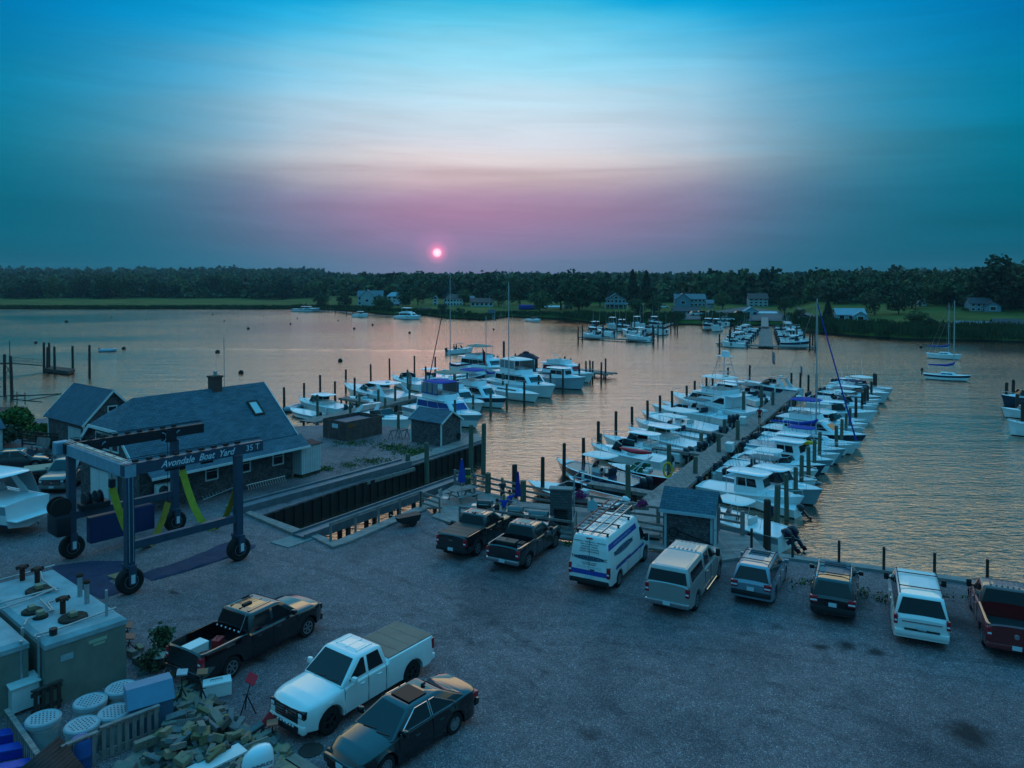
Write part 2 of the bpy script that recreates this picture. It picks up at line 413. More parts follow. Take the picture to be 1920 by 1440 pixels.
# ------------------------------------------------------------------ gravel yard
def gravel_material():
 m = bpy.data.materials.new('gravel'); m.use_nodes = True; t = m.node_tree; b = t.nodes['Principled BSDF']; L = t.links.new
 tcn = t.nodes.new('ShaderNodeTexCoord')
 def noise(s, d=4, r=0.6, dist=0.0):
  n = t.nodes.new('ShaderNodeTexNoise'); n.inputs['Scale'].default_value = s; n.inputs['Detail'].default_value = d; n.inputs['Roughness'].default_value = r
  n.inputs['Distortion'].default_value = dist
  L(tcn.outputs['Object'], n.inputs['Vector']); return n.outputs[0]
 def ramp(f, st):
  n = t.nodes.new('ShaderNodeValToRGB'); e = n.color_ramp.elements
  while len(e) < len(st): e.new(0.5)
  for i, (p, c) in enumerate(st): e[i].position = p; e[i].color = (*c, 1)
  L(f, n.inputs[0]); return n.outputs[0]
 def mix(f, a, c, bl='MIX'):
  n = t.nodes.new('ShaderNodeMix'); n.data_type = 'RGBA'; n.blend_type = bl
  if isinstance(f, float): n.inputs[0].default_value = f
  else: L(f, n.inputs[0])
  for i, v in ((6, a), (7, c)):
   if isinstance(v, tuple): n.inputs[i].default_value = (*v, 1)
   else: L(v, n.inputs[i])
  return n.outputs[2]
 vo = t.nodes.new('ShaderNodeTexVoronoi'); vo.inputs['Scale'].default_value = 34; L(tcn.outputs['Object'], vo.inputs['Vector'])
 sepc = t.nodes.new('ShaderNodeSeparateColor'); L(vo.outputs['Color'], sepc.inputs[0])
 stones = ramp(sepc.outputs[0], [(0, (0.10, 0.07, 0.08)), (0.35, (0.16, 0.112, 0.118)), (0.7, (0.22, 0.155, 0.16)), (0.93, (0.33, 0.24, 0.24)), (1, (0.55, 0.43, 0.42))])
 big = ramp(noise(0.16, 5, 0.6, 0.5), [(0.30, (0.52, 0.56, 0.60)), (0.5, (1, 1, 1)), (0.72, (1.3, 1.22, 1.2))])
 mid = ramp(noise(1.7, 5, 0.7), [(0.3, (0.72, 0.72, 0.74)), (0.7, (1.2, 1.2, 1.2))])
 c = mix(1.0, stones, big, 'MULTIPLY'); c = mix(1.0, c, mid, 'MULTIPLY')
 weeds = ramp(noise(0.33, 6, 0.75, 1.0), [(0.60, (0, 0, 0)), (0.72, (0.55, 0.55, 0.55))])
 c = mix(weeds, c, (0.075, 0.075, 0.045))
 stain = ramp(noise(0.5, 3, 0.5, 0.3), [(0.24, (0.9, 0.9, 0.9)), (0.31, (0, 0, 0))])
 c = mix(stain, c, (0.035, 0.03, 0.032))
 geo = t.nodes.new('ShaderNodeNewGeometry')
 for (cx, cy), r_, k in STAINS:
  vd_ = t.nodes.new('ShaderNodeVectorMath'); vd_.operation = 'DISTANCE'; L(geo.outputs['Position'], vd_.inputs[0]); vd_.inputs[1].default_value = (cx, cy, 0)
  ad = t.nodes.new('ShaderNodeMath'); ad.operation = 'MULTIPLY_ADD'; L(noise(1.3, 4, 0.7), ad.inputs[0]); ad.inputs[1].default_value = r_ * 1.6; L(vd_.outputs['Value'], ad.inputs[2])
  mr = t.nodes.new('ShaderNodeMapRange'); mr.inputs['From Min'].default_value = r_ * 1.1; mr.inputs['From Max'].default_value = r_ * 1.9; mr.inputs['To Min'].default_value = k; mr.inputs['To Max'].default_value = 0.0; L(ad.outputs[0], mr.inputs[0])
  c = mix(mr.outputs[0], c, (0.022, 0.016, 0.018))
 brk = ramp(noise(0.8, 4, 0.7), [(0.42, (0, 0, 0)), (0.6, (1, 1, 1))])
 for cx, cy, r_ in ((-30, 8, 36), (-30, 8, 37.7), (22, 64, 34), (22, 64, 35.7), (0, -20, 50), (0, -20, 51.7), (-8, 4, 27), (-8, 4, 28.7)):
  vd_ = t.nodes.new('ShaderNodeVectorMath'); vd_.operation = 'DISTANCE'; L(geo.outputs['Position'], vd_.inputs[0]); vd_.inputs[1].default_value = (cx, cy, 0)
  n_ = t.nodes.new('ShaderNodeMath'); n_.operation = 'COMPARE'; L(vd_.outputs['Value'], n_.inputs[0]); n_.inputs[1].default_value = r_; n_.inputs[2].default_value = 0.2
  q_ = t.nodes.new('ShaderNodeMath'); q_.operation = 'MULTIPLY'; L(n_.outputs[0], q_.inputs[0]); L(brk, q_.inputs[1]); c = mix(q_.outputs[0], c, mix(1.0, c, (0.74, 0.74, 0.76), 'MULTIPLY'))
 L(c, b.inputs['Base Color']); b.inputs['Roughness'].default_value = 0.85; b.inputs['Specular IOR Level'].default_value = 0.3
 bp = t.nodes.new('ShaderNodeBump'); bp.inputs['Strength'].default_value = 0.8; bp.inputs['Distance'].default_value = 0.03
 L(vo.outputs['Distance'], bp.inputs['Height']); L(bp.outputs[0], b.inputs['Normal'])
 return m
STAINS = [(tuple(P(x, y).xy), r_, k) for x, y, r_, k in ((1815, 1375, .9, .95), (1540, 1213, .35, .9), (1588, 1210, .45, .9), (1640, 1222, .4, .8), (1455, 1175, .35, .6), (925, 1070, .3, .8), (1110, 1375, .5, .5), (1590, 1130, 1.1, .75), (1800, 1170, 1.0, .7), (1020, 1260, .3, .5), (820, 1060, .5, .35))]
m_gravel = gravel_material()
yard_px = [(2300, 1172), (1920, 1113), (1780, 1091), (1480, 1051), (1440, 1047), (1240, 1037), (1078, 1018), (838, 984),
           (795, 951), (628, 1022), (590, 1006), (572, 1003), (484, 968), (762, 876), (905, 830), (880, 812), (760, 803), (700, 795), (600, 797),
           (545, 800), (300, 772), (100, 784), (-50, 792), (-400, 785)]
yard_poly = [(90, -30)] + [tuple(P(x, y, 0).xy) for x, y in yard_px] + [(-130, 60), (-130, -30)]
yb = MB().prism(yard_poly, -3.2, 0.0)
yard = struct(yb.build('yard_ground', m_gravel))
# ------------------------------------------------------------------ water
def water_material():
 m = bpy.data.materials.new('river_water'); m.use_nodes = True; t = m.node_tree; L = t.links.new
 for n in list(t.nodes): t.nodes.remove(n)
 out = t.nodes.new('ShaderNodeOutputMaterial')
 tcn = t.nodes.new('ShaderNodeTexCoord')
 def noise(sc, scale, d, r=0.5, dist=0.0):
  mp = t.nodes.new('ShaderNodeMapping'); mp.inputs['Scale'].default_value = sc; mp.inputs['Rotation'].default_value = (0, 0, R(-8)); L(tcn.outputs['Object'], mp.inputs[0])
  n = t.nodes.new('ShaderNodeTexNoise'); n.inputs['Scale'].default_value = scale; n.inputs['Detail'].default_value = d; n.inputs['Roughness'].default_value = r
  n.inputs['Distortion'].default_value = dist
  L(mp.outputs[0], n.inputs['Vector']); return n.outputs[0]
 def mth(op, a, b=None):
  n = t.nodes.new('ShaderNodeMath'); n.operation = op
  for i, v in enumerate((a, b)):
   if v is None: continue
   if isinstance(v, float): n.inputs[i].default_value = v
   else: L(v, n.inputs[i])
  return n.outputs[0]
 a = noise((0.40, 1.0, 1), 3.0, 4, 0.5, 0.5)           # ripples, long across the view
 b = noise((0.22, 1.0, 1), 0.35, 3, 0.5, 0.6)          # slow swell
 patch = noise((0.6, 1.0, 1), 0.022, 3, 0.5, 0.5)      # calm and ruffled patches
 rp = t.nodes.new('ShaderNodeMapRange'); rp.inputs['From Min'].default_value = 0.35; rp.inputs['From Max'].default_value = 0.65
 rp.inputs['To Min'].default_value = 0.5; rp.inputs['To Max'].default_value = 1.15; L(patch, rp.inputs[0])
 h = mth('ADD', mth('MULTIPLY', mth('MULTIPLY', a, rp.outputs[0]), 0.10), mth('MULTIPLY', b, 0.11))
 bp = t.nodes.new('ShaderNodeBump'); bp.inputs['Strength'].default_value = 1.0; bp.inputs['Distance'].default_value = 1.0; L(h, bp.inputs['Height'])
 gl = t.nodes.new('ShaderNodeBsdfGlossy'); gl.inputs['Color'].default_value = (1.0, 0.77, 0.64, 1); gl.inputs['Roughness'].default_value = 0.10; L(bp.outputs[0], gl.inputs['Normal'])
 df = t.nodes.new('ShaderNodeBsdfDiffuse'); df.inputs['Color'].default_value = (0.045, 0.040, 0.030, 1)
 fr = t.nodes.new('ShaderNodeFresnel'); fr.inputs['IOR'].default_value = 1.45; L(bp.outputs[0], fr.inputs['Normal'])
 f2 = t.nodes.new('ShaderNodeMapRange'); f2.inputs['From Min'].default_value = 0.0; f2.inputs['From Max'].default_value = 0.42
 f2.inputs['To Min'].default_value = 0.10; f2.inputs['To Max'].default_value = 0.96; L(fr.outputs[0], f2.inputs[0])
 mx_ = t.nodes.new('ShaderNodeMixShader'); L(f2.outputs[0], mx_.inputs[0]); L(df.outputs[0], mx_.inputs[1]); L(gl.outputs[0], mx_.inputs[2])
 L(mx_.outputs[0], out.inputs[0]); return m
m_water = water_material()
wb_ = MB(); wb_.add([(-2500, -60, WZ), (2500, -60, WZ), (2500, 2500, WZ), (-2500, 2500, WZ)], [(0, 1, 2, 3)])
struct(wb_.build('river_water', m_water))
bb = MB(); bb.add([(-2500, -60, -3.1), (2500, -60, -3.1), (2500, 2500, -3.1), (-2500, 2500, -3.1)], [(0, 1, 2, 3)])
struct(bb.build('riverbed_ground', M('mud', (0.03, 0.025, 0.02), 0.9)))
# ------------------------------------------------------------------ far shore terrain
SH = [(-1500, 580), (540, 580), (562, 578), (660, 584), (740, 591), (800, 592), (850, 598), (905, 601), (950, 595), (1060, 599), (1110, 607), (1250, 609),
      (1330, 611), (1480, 612), (1512, 623), (1600, 632), (1700, 638), (1800, 640), (1920, 643), (3500, 670)]
def interp(tab, x):
 if x <= tab[0][0]: return tab[0][1]
 for (a, b), (c, d) in zip(tab, tab[1:]):
  if x <= c: return b + (d - b) * (x - a) / (c - a)
 return tab[-1][1]
PROF_L = [(0, -2.2), (1.5, -0.9), (6, -0.75), (150, -0.4), (200, 0.5), (260, 3), (420, 5), (700, 12), (1100, 23), (1600, 25)]
PROF_M = [(0, -2.2), (1.2, -0.2), (6, 0.5), (30, 1.6), (80, 2.6), (150, 3.2), (300, 4.5), (600, 7), (1000, 10), (1700, 12)]
PROF_R = [(0, -2.2), (1.2, -0.3), (5, 0.4), (14, 1.8), (40, 3.6), (75, 5.2), (120, 5.5), (250, 6), (600, 9), (1000, 14), (1800, 15)]
def shoreY(px): return (CAMH - WZ) * F / (interp(SH, px) - 522.0)
def ground_h(px, t):
 wl = min(1, max(0, (640 - px) / 60)); wr = min(1, max(0, (px - 1490) / 40))
 return wl * interp(PROF_L, t) + wr * interp(PROF_R, t) + (1 - wl - wr) * interp(PROF_M, t)
def G(px, py):
 """far-shore ground point seen at a pixel"""
 d = ray(px, py); y0 = shoreY(px); t = 0.3
 while t < 1500:
  Y = y0 + t; z = CAMH + d.z * Y / d.y
  if z <= ground_h(px, t): return Vector((d.x * Y / d.y, Y, ground_h(px, t)))
  t += 0.5 + t * 0.01
 Y = y0 + 300
 return Vector((d.x * Y / d.y, Y, ground_h(px, 300)))
def Gt(px, t):
 Y = shoreY(px) + t; return Vector(((px - CX) / F * Y / cp * cp, Y, ground_h(px, t)))
ts_ = [0, 0.6, 1.5, 3, 6, 10, 15, 22, 30, 40, 52, 66, 82, 100, 125, 150, 180, 220, 270, 330, 400, 500, 620, 760, 920, 1100, 1350, 1700, 2100]
tb = MB(); rings = []
angs = [R(-62 + 124 * i / 310) for i in range(311)]
for a in angs:
 px = CX + F * math.tan(a); ring = []
 jit = mnoise.noise(Vector((math.tan(a) * 30, 3.1, 0))) * 2.0 + mnoise.noise(Vector((math.tan(a) * 120, 7.1, 0))) * 0.8
 for t in ts_:
  Y = shoreY(px) + t + jit * (1 if t > 0 else 1)
  X = math.tan(a) * Y
  z = ground_h(px, t)
  if t > 12: z += mnoise.noise(Vector((X * 0.02, Y * 0.02, 0))) * min(1.5, t * 0.01)
  ring.append((X, Y, z))
 rings.append(ring)
tb.loft(rings)
def grass_material():
 m = bpy.data.materials.new('grass_ground'); m.use_nodes = True; t = m.node_tree; b = t.nodes['Principled BSDF']; L = t.links.new
 tcn = t.nodes.new('ShaderNodeTexCoord'); g = t.nodes.new('ShaderNodeNewGeometry'); sx = t.nodes.new('ShaderNodeSeparateXYZ'); L(g.outputs['Position'], sx.inputs[0])
 n = t.nodes.new('ShaderNodeTexNoise'); n.inputs['Scale'].default_value = 0.05; n.inputs['Detail'].default_value = 8; n.inputs['Roughness'].default_value = 0.7
 L(tcn.outputs['Object'], n.inputs['Vector'])
 r = t.nodes.new('ShaderNodeValToRGB'); e = r.color_ramp.elements; e.new(0.5)
 for i, (p, c) in enumerate([(0.3, (0.03, 0.05, 0.012)), (0.5, (0.065, 0.095, 0.02)), (0.7, (0.12, 0.14, 0.035))]): e[i].position = p; e[i].color = (*c, 1)
 L(n.outputs[0], r.inputs[0])
 mr = t.nodes.new('ShaderNodeMapRange'); mr.inputs['From Min'].default_value = -1.15; mr.inputs['From Max'].default_value = -0.95; L(sx.outputs[2], mr.inputs[0])
 mi = t.nodes.new('ShaderNodeMix'); mi.data_type = 'RGBA'; L(mr.outputs[0], mi.inputs[0]); mi.inputs[6].default_value = (0.02, 0.016, 0.012, 1); L(r.outputs[0], mi.inputs[7])
 L(mi.outputs[2], b.inputs['Base Color']); b.inputs['Roughness'].default_value = 0.95; b.inputs['Specular IOR Level'].default_value = 0.1
 return m
m_grass = grass_material()
struct(tb.build('far_shore_ground', m_grass))
# ------------------------------------------------------------------ foliage
m_leaf = [M('foliage_%s' % n, c, 0.8, var=0.55, vs=0.35, spec=0.2) for n, c in (('mid', (0.060, 0.090, 0.040)), ('dark', (0.034, 0.055, 0.030)), ('light', (0.095, 0.125, 0.045)), ('olive', (0.085, 0.085, 0.042)))]
m_bark = M('bark', (0.07, 0.055, 0.045), 0.9, var=0.3, vs=4, bump=0.5, bs=12)
rng = np.random.default_rng(7)
def leaf_quads(cent, size, rg):
 n = len(cent); a = rg.normal(size=(n, 3)); a /= np.linalg.norm(a, axis=1, keepdims=True)
 b = rg.normal(size=(n, 3)); b = np.cross(a, b); b /= np.linalg.norm(b, axis=1, keepdims=True)
 s = size * rg.uniform(0.6, 1.3, (n, 1)); a = a * s; b = b * s * 0.75
 return np.stack([cent - a - b * 0.6, cent + a * 0.9 - b, cent + a + b * 0.7, cent - a * 0.8 + b], 1).reshape(-1, 3)
def quads_mesh(name, verts, mats, midx=None):
 n = len(verts) // 4; me = bpy.data.meshes.new(name)
 me.vertices.add(len(verts)); me.vertices.foreach_set('co', verts.astype(np.float32).ravel())
 me.loops.add(n * 4); me.loops.foreach_set('vertex_index', np.arange(n * 4, dtype=np.int32))
 me.polygons.add(n); me.polygons.foreach_set('loop_start', np.arange(0, n * 4, 4, dtype=np.int32)); me.polygons.foreach_set('loop_total', np.full(n, 4, np.int32))
 for m_ in mats: me.materials.append(m_)
 if midx is not None: me.polygons.foreach_set('material_index', midx.astype(np.int32))
 me.update(); me.validate(); return me
def crown_pts(n, rx, rz, zc, rg, lobes=9, shape='round'):
 """points near the surface of several lobes that make one uneven crown"""
 out = []
 if shape == 'cone':
  h = rg.uniform(0, 1, n) ** 0.8; r_ = rx * (1 - h) ** 0.85 * rg.uniform(0.55, 1.1, n); t = rg.uniform(0, 2 * PI, n)
  return np.stack([r_ * np.cos(t), r_ * np.sin(t), zc - rz + h * 2 * rz + rg.normal(0, 0.15, n)], 1)
 lc = []
 for i in range(lobes):
  t = rg.uniform(0, 2 * PI); e = rg.uniform(-1.0, 1.0); q = rg.uniform(0.35, 0.66)
  lc.append((math.cos(t) * rx * q * math.cos(e), math.sin(t) * rx * q * math.cos(e), zc + math.sin(e) * rz * 0.66, rg.uniform(0.40, 0.58)))
 for i in range(lobes):
  k = n // lobes; d = rg.normal(size=(k, 3)); d /= np.linalg.norm(d, axis=1, keepdims=True)
  d[:, 2] = np.where(d[:, 2] < -0.75, -d[:, 2] * 0.6, d[:, 2])
  rr = rg.uniform(0.55, 1.08, (k, 1)) * lc[i][3]
  out.append(np.array(lc[i][:3]) + d * rr * np.array([rx, rx, rz]))
 return np.concatenate(out)
def make_tree(name, label, cat, H, rx, n, leaf, mat, seed, shape='round', group=None, ls=0.32):
 rg = np.random.default_rng(seed); t = thing(name, label, cat, group=group)
 zc = H * 0.52 if shape == 'round' else H * 0.54; rz = H * 0.50 if shape == 'round' else H * 0.46
 me = quads_mesh('crown', leaf_quads(crown_pts(n, rx, rz, zc, rg, shape=shape), ls, rg), [mat])
 c = bpy.data.objects.new('crown', me); COL.objects.link(c); c.parent = t
 tr = MB().tube([(0, 0, -0.6), (0.1, 0, H * 0.2), (0.0, 0.1, H * 0.5), (0, 0, H * 0.8)], [H * 0.03, H * 0.022, H * 0.015, H * 0.005], n=7)
 for i in range(5):
  a = rg.uniform(0, 2 * PI); z0 = H * rg.uniform(0.22, 0.5)
  tr.tube([(0, 0, z0), (math.cos(a) * rx * 0.35, math.sin(a) * rx * 0.35, z0 + H * 0.14), (math.cos(a) * rx * 0.7, math.sin(a) * rx * 0.7, z0 + H * 0.22)], [H * 0.012, H * 0.008, H * 0.003], n=5)
 tr.build('trunk', m_bark, t)
 return t
def far_wood():
 rg = np.random.default_rng(11); V = []; MI = []
 edge = [(-1500, 175), (560, 175), (640, 150), (700, 130), (1000, 120), (1100, 105), (1300, 105), (1480, 95), (1560, 75), (1700, 90), (1830, 70), (3500, 70)]
 a0, a1 = R(-44), R(44)
 for row in range(34):
  f_ = row / 33.0
  for k in range(int(150 + 40 * f_)):
   a = a0 + (a1 - a0) * (k + rg.uniform(-0.5, 0.5)) / (150 + 40 * f_)
   px = CX + F * math.tan(a); te = interp(edge, px)
   t = te + (f_ ** 1.9) * (1150 - te) + rg.uniform(-16, 16) * (1 + 2 * f_)
   if t < te - 10: continue
   Y = shoreY(px) + t; X = math.tan(a) * Y; z = ground_h(px, t)
   big = mnoise.noise(Vector((X * 0.022, Y * 0.016, 2.0))); H = rg.uniform(7.5, 12.5) * (1 + 0.15 * f_) * (1 + 0.55 * big); rx = rg.uniform(3.2, 7.5) * (1 + 0.5 * f_)
   near = px > 1480 and f_ < 0.35; n = 230 if near else (84 if f_ < 0.25 else 40)
   pts = crown_pts(n, rx, H * 0.5, H * 0.5, rg, lobes=5) + np.array([X, Y, z])
   V.append(leaf_quads(pts, (0.62 if near else 1.15) * (1 + 0.9 * f_), rg)); mi = rg.integers(0, 4); MI.append(np.full(len(pts), mi))
   if f_ < 0.1:                                       # undergrowth at the wood's edge
    p2 = crown_pts(40, 5, 2.0, 1.6, rg, lobes=4) + np.array([X + rg.uniform(-4, 4), Y - 5, z]); V.append(leaf_quads(p2, 0.5 if near else 0.9, rg)); MI.append(np.full(len(p2), rg.integers(0, 3)))
 me = quads_mesh('far_wood', np.concatenate(V), m_leaf, np.concatenate(MI))
 o = bpy.data.objects.new('far_wood', me); COL.objects.link(o)
 tag(o, 'unbroken dark wood over the low hills along the whole horizon', 'wood', kind='stuff')
far_wood()
def reeds():
 rg = np.random.default_rng(5); V = []
 for px in np.arange(-60, 1990, 0.9):
  if 1400 < px < 1475 or 1280 < px < 1320: continue
  k = 3 if px > 1060 else 2
  for q in range(k):
   p_ = px + rg.uniform(-1, 1); t = rg.uniform(0.8, 10 if px > 1080 else 5); b_ = Gt(p_, t)
   h = rg.uniform(0.7, 1.9) * (1.15 if px > 1080 else (0.55 if px < 1060 and px > 840 else 0.8))
   m = 11; c0 = np.array(b_)[None, :] + np.stack([rg.uniform(-1.3, 1.3, m), rg.uniform(-1, 1, m), np.zeros(m)], 1); hh = h * rg.uniform(0.55, 1.15, (m, 1)); an = rg.uniform(0, PI, (m, 1)); w = np.concatenate([np.cos(an) * 0.14, np.sin(an) * 0.14, np.zeros((m, 1))], 1); lean = np.concatenate([rg.normal(0, 0.14, (m, 2)) * hh, hh], 1)
   V.append(np.stack([c0 - w, c0 + w, c0 + w * 0.5 + lean, c0 - w * 0.5 + lean], 1).reshape(-1, 3))
 me = quads_mesh('bank_reeds', np.concatenate(V), [M('reeds', (0.035, 0.06, 0.018), 0.9, var=0.5, vs=0.2)])
 o = bpy.data.objects.new('bank_reeds', me); COL.objects.link(o); tag(o, 'tall dark reeds growing along the far river bank', 'reeds', kind='stuff')
reeds()
protos = [make_tree('leafy_tree', 'x', 'tree', 10, 4.6, 1500, 0, m_leaf[i % 4], 20 + i) for i in range(5)]
cone_p = make_tree('conifer_tree', 'x', 'tree', 15, 2.6, 1500, 0, m_leaf[1], 40, shape='cone')
bushp = make_tree('bush', 'x', 'bush', 3.2, 2.2, 900, 0, m_leaf[2], 50, ls=0.2)
USED = set()
def put_tree(kind, px, py, hpx, label, group=None, wide=1.0):
 """kind 0-4 leafy, 5 conifer, 6 bush; hpx: height in photo pixels"""
 pr = (protos + [cone_p, bushp])[kind]; H0 = [10, 10, 10, 10, 10, 15, 3.2][kind]
 b = G(px, py); h = hpx / F * b.y; s = h / H0
 o = dup(pr, b, random.uniform(0, 6.28), label, group, (s * wide, s * wide, s))
 o.name = pr.name.split('.')[0]; return o
random.seed(3)
TG = 'trees on the far bank'
tree_list = [
 (0, 1085, 583, 74, 'big round tree right of the lawn, left of the gabled porch house', None, 1.15), (1, 1052, 580, 66, 'broad dark tree behind the small white shed on the far lawn', None, 1.1),
 (2, 1012, 584, 38, 'low spreading tree standing alone on the far lawn', None, 1.35), (3, 975, 572, 50, 'rounded tree behind the blue tarp on the far lawn', None, 1.2),
 (5, 1186, 572, 66, 'pointed conifer left of its twin above the far wood', None, 1.25), (5, 1212, 572, 64, 'pointed conifer right of its twin above the far wood', None, 1.3),
 (0, 1196, 590, 36, 'bushy tree just right of the gabled porch house', None, 1.2), (4, 1226, 590, 30, 'smaller bushy tree between the porch house and the large blue house', None, 1.2),
 (1, 1125, 574, 56, 'tall tree behind the gabled porch house', None, 1.0), (2, 1355, 578, 30, 'round tree right of the large blue house', None, 1.2), (3, 1375, 570, 34, 'round tree left of the balconied house', None, 1.1),
 (4, 1472, 588, 34, 'round tree right of the white roofed shelter', None, 1.0), (0, 1500, 600, 24, 'dark tree by the track right of the shelter', None, 1.2),
 (5, 1552, 602, 40, 'bluish conifer left of the pale blue cottage', None, 1.6), (3, 1640, 590, 46, 'tall tree behind the pale blue cottage', None, 1.2), (1, 1685, 588, 30, 'round bush-like tree on the slope right of the cottage', None, 1.5),
 (0, 1710, 578, 52, 'tall tree on top of the right-hand meadow', None, 1.2), (2, 1755, 574, 58, 'spreading tree above the middle of the right-hand meadow', None, 1.2), (4, 1790, 572, 60, 'tree above the meadow, left of the hilltop house', None, 1.2),
 (0, 1842, 575, 82, 'huge dark tree left of its larger neighbour by the hilltop house', None, 1.0), (1, 1885, 580, 104, 'largest tree in the view, at the right edge above the hilltop house', None, 1.15), (3, 1922, 584, 98, 'huge dark tree cut by the right edge of the view', None, 1.1),
 (2, 1718, 610, 28, 'dark thicket-like tree at the foot of the right-hand meadow', None, 1.6), (1, 1745, 616, 20, 'low dark tree just right of the thicket at the meadow foot', None, 1.6),
 (0, 760, 575, 34, 'tree left of the brown roofed houses', None, 1.1), (3, 783, 572, 36, 'tree left of the white gable end on the far bank', None, 1.1), (2, 712, 580, 26, 'round tree in front of the two-gabled pale house', None, 1.2),
 (4, 728, 584, 24, 'dark narrow tree right of the two-gabled pale house', None, 0.9), (1, 645, 575, 24, 'bushy tree left of the two-gabled pale house', None, 1.4), (0, 603, 575, 26, 'bushy tree above the small jetty at the end of the marsh', None, 1.4),
 (2, 871, 572, 28, 'small dark tree between the two brown roofed houses', None, 1.1), (3, 935, 574, 30, 'tree right of the low brown roofed house', None, 1.2), (4, 948, 560, 40, 'tall tree behind the low brown roofed house', None, 1.1),
 (0, 830, 585, 18, 'dark garden tree in front of the hip roofed house', None, 1.2), (5, 1437, 545, 26, 'spire-like conifer behind the balconied house', None, 1.3)]
for a in tree_list: put_tree(*a)
for i, px in enumerate([18, 60, 105, 150, 190, 240, 290, 335, 385, 440, 490, 535, 575]):
 put_tree(i % 5, px + random.uniform(-8, 8), 559 + random.uniform(-2, 1), random.uniform(34, 46) - (4 if px > 400 else 0), 'rounded leafy tree at the wood edge behind the left-hand marsh', 'trees behind the left-hand marsh', 1.2)
for i, (px, py, h) in enumerate([(668, 583, 9), (690, 584, 8), (840, 588, 9), (852, 590, 8), (866, 588, 9), (880, 590, 8), (860, 584, 7), (1000, 590, 5)]):
 put_tree(6, px, py, h, 'rounded garden bush near the water in front of the brown roofed houses', 'garden bushes on the far bank', 1.1)
for i, (px, py, h) in enumerate([(1640, 612, 9), (1660, 606, 8), (1800, 628, 7), (1690, 622, 8), (1780, 582, 6), (1810, 584, 7), (1600, 622, 7), (1560, 618, 7)]):
 put_tree(6, px, py, h, 'dark bush on the right-hand meadow or along its foot', 'bushes of the right-hand meadow', 1.6)
for o in protos + [cone_p, bushp]:
 for c in list(o.children): bpy.data.objects.remove(c)
 bpy.data.objects.remove(o)
def far_sheet(name, pts, m, dz=0.06):
 poly = [G(x, y) + Vector((0, 0, dz)) for x, y in pts]
 b = MB(); b.add(poly, [tuple(range(len(poly)))]); return b
# ------------------------------------------------------------------ vehicles
m_tyre = M('tyre', (0.012, 0.012, 0.013), 0.85, bump=0.3, bs=60)
m_alloy = M('alloy', (0.42, 0.43, 0.45), 0.3, metal=0.85)
m_darkalloy = M('dark_alloy', (0.05, 0.05, 0.055), 0.35, metal=0.6)
m_plast = M('black_plastic', (0.02, 0.02, 0.022), 0.6)
m_chrome = M('chrome', (0.6, 0.6, 0.62), 0.12, metal=1.0)
def paint(name, c, rough=0.25, metal=0.0): return M(name, c, rough, metal=metal, spec=0.5, coat=0.8, var=0.06, vs=1.5)
pn_black = paint('black_car_paint', (0.003, 0.003, 0.005), 0.10); pn_white = paint('white_car_paint', (0.74, 0.74, 0.72), 0.3); pn_grey = paint('grey_car_paint', (0.010, 0.012, 0.016), 0.12)
pn_silver = paint('champagne_car_paint', (0.34, 0.32, 0.31), 0.35, 0.3); pn_blue = paint('grey_blue_car_paint', (0.20, 0.26, 0.32), 0.3, 0.3); pn_red = paint('dark_red_car_paint', (0.17, 0.008, 0.010))
def pl(tab, x): return interp(tab, x)
class Car:
 pass
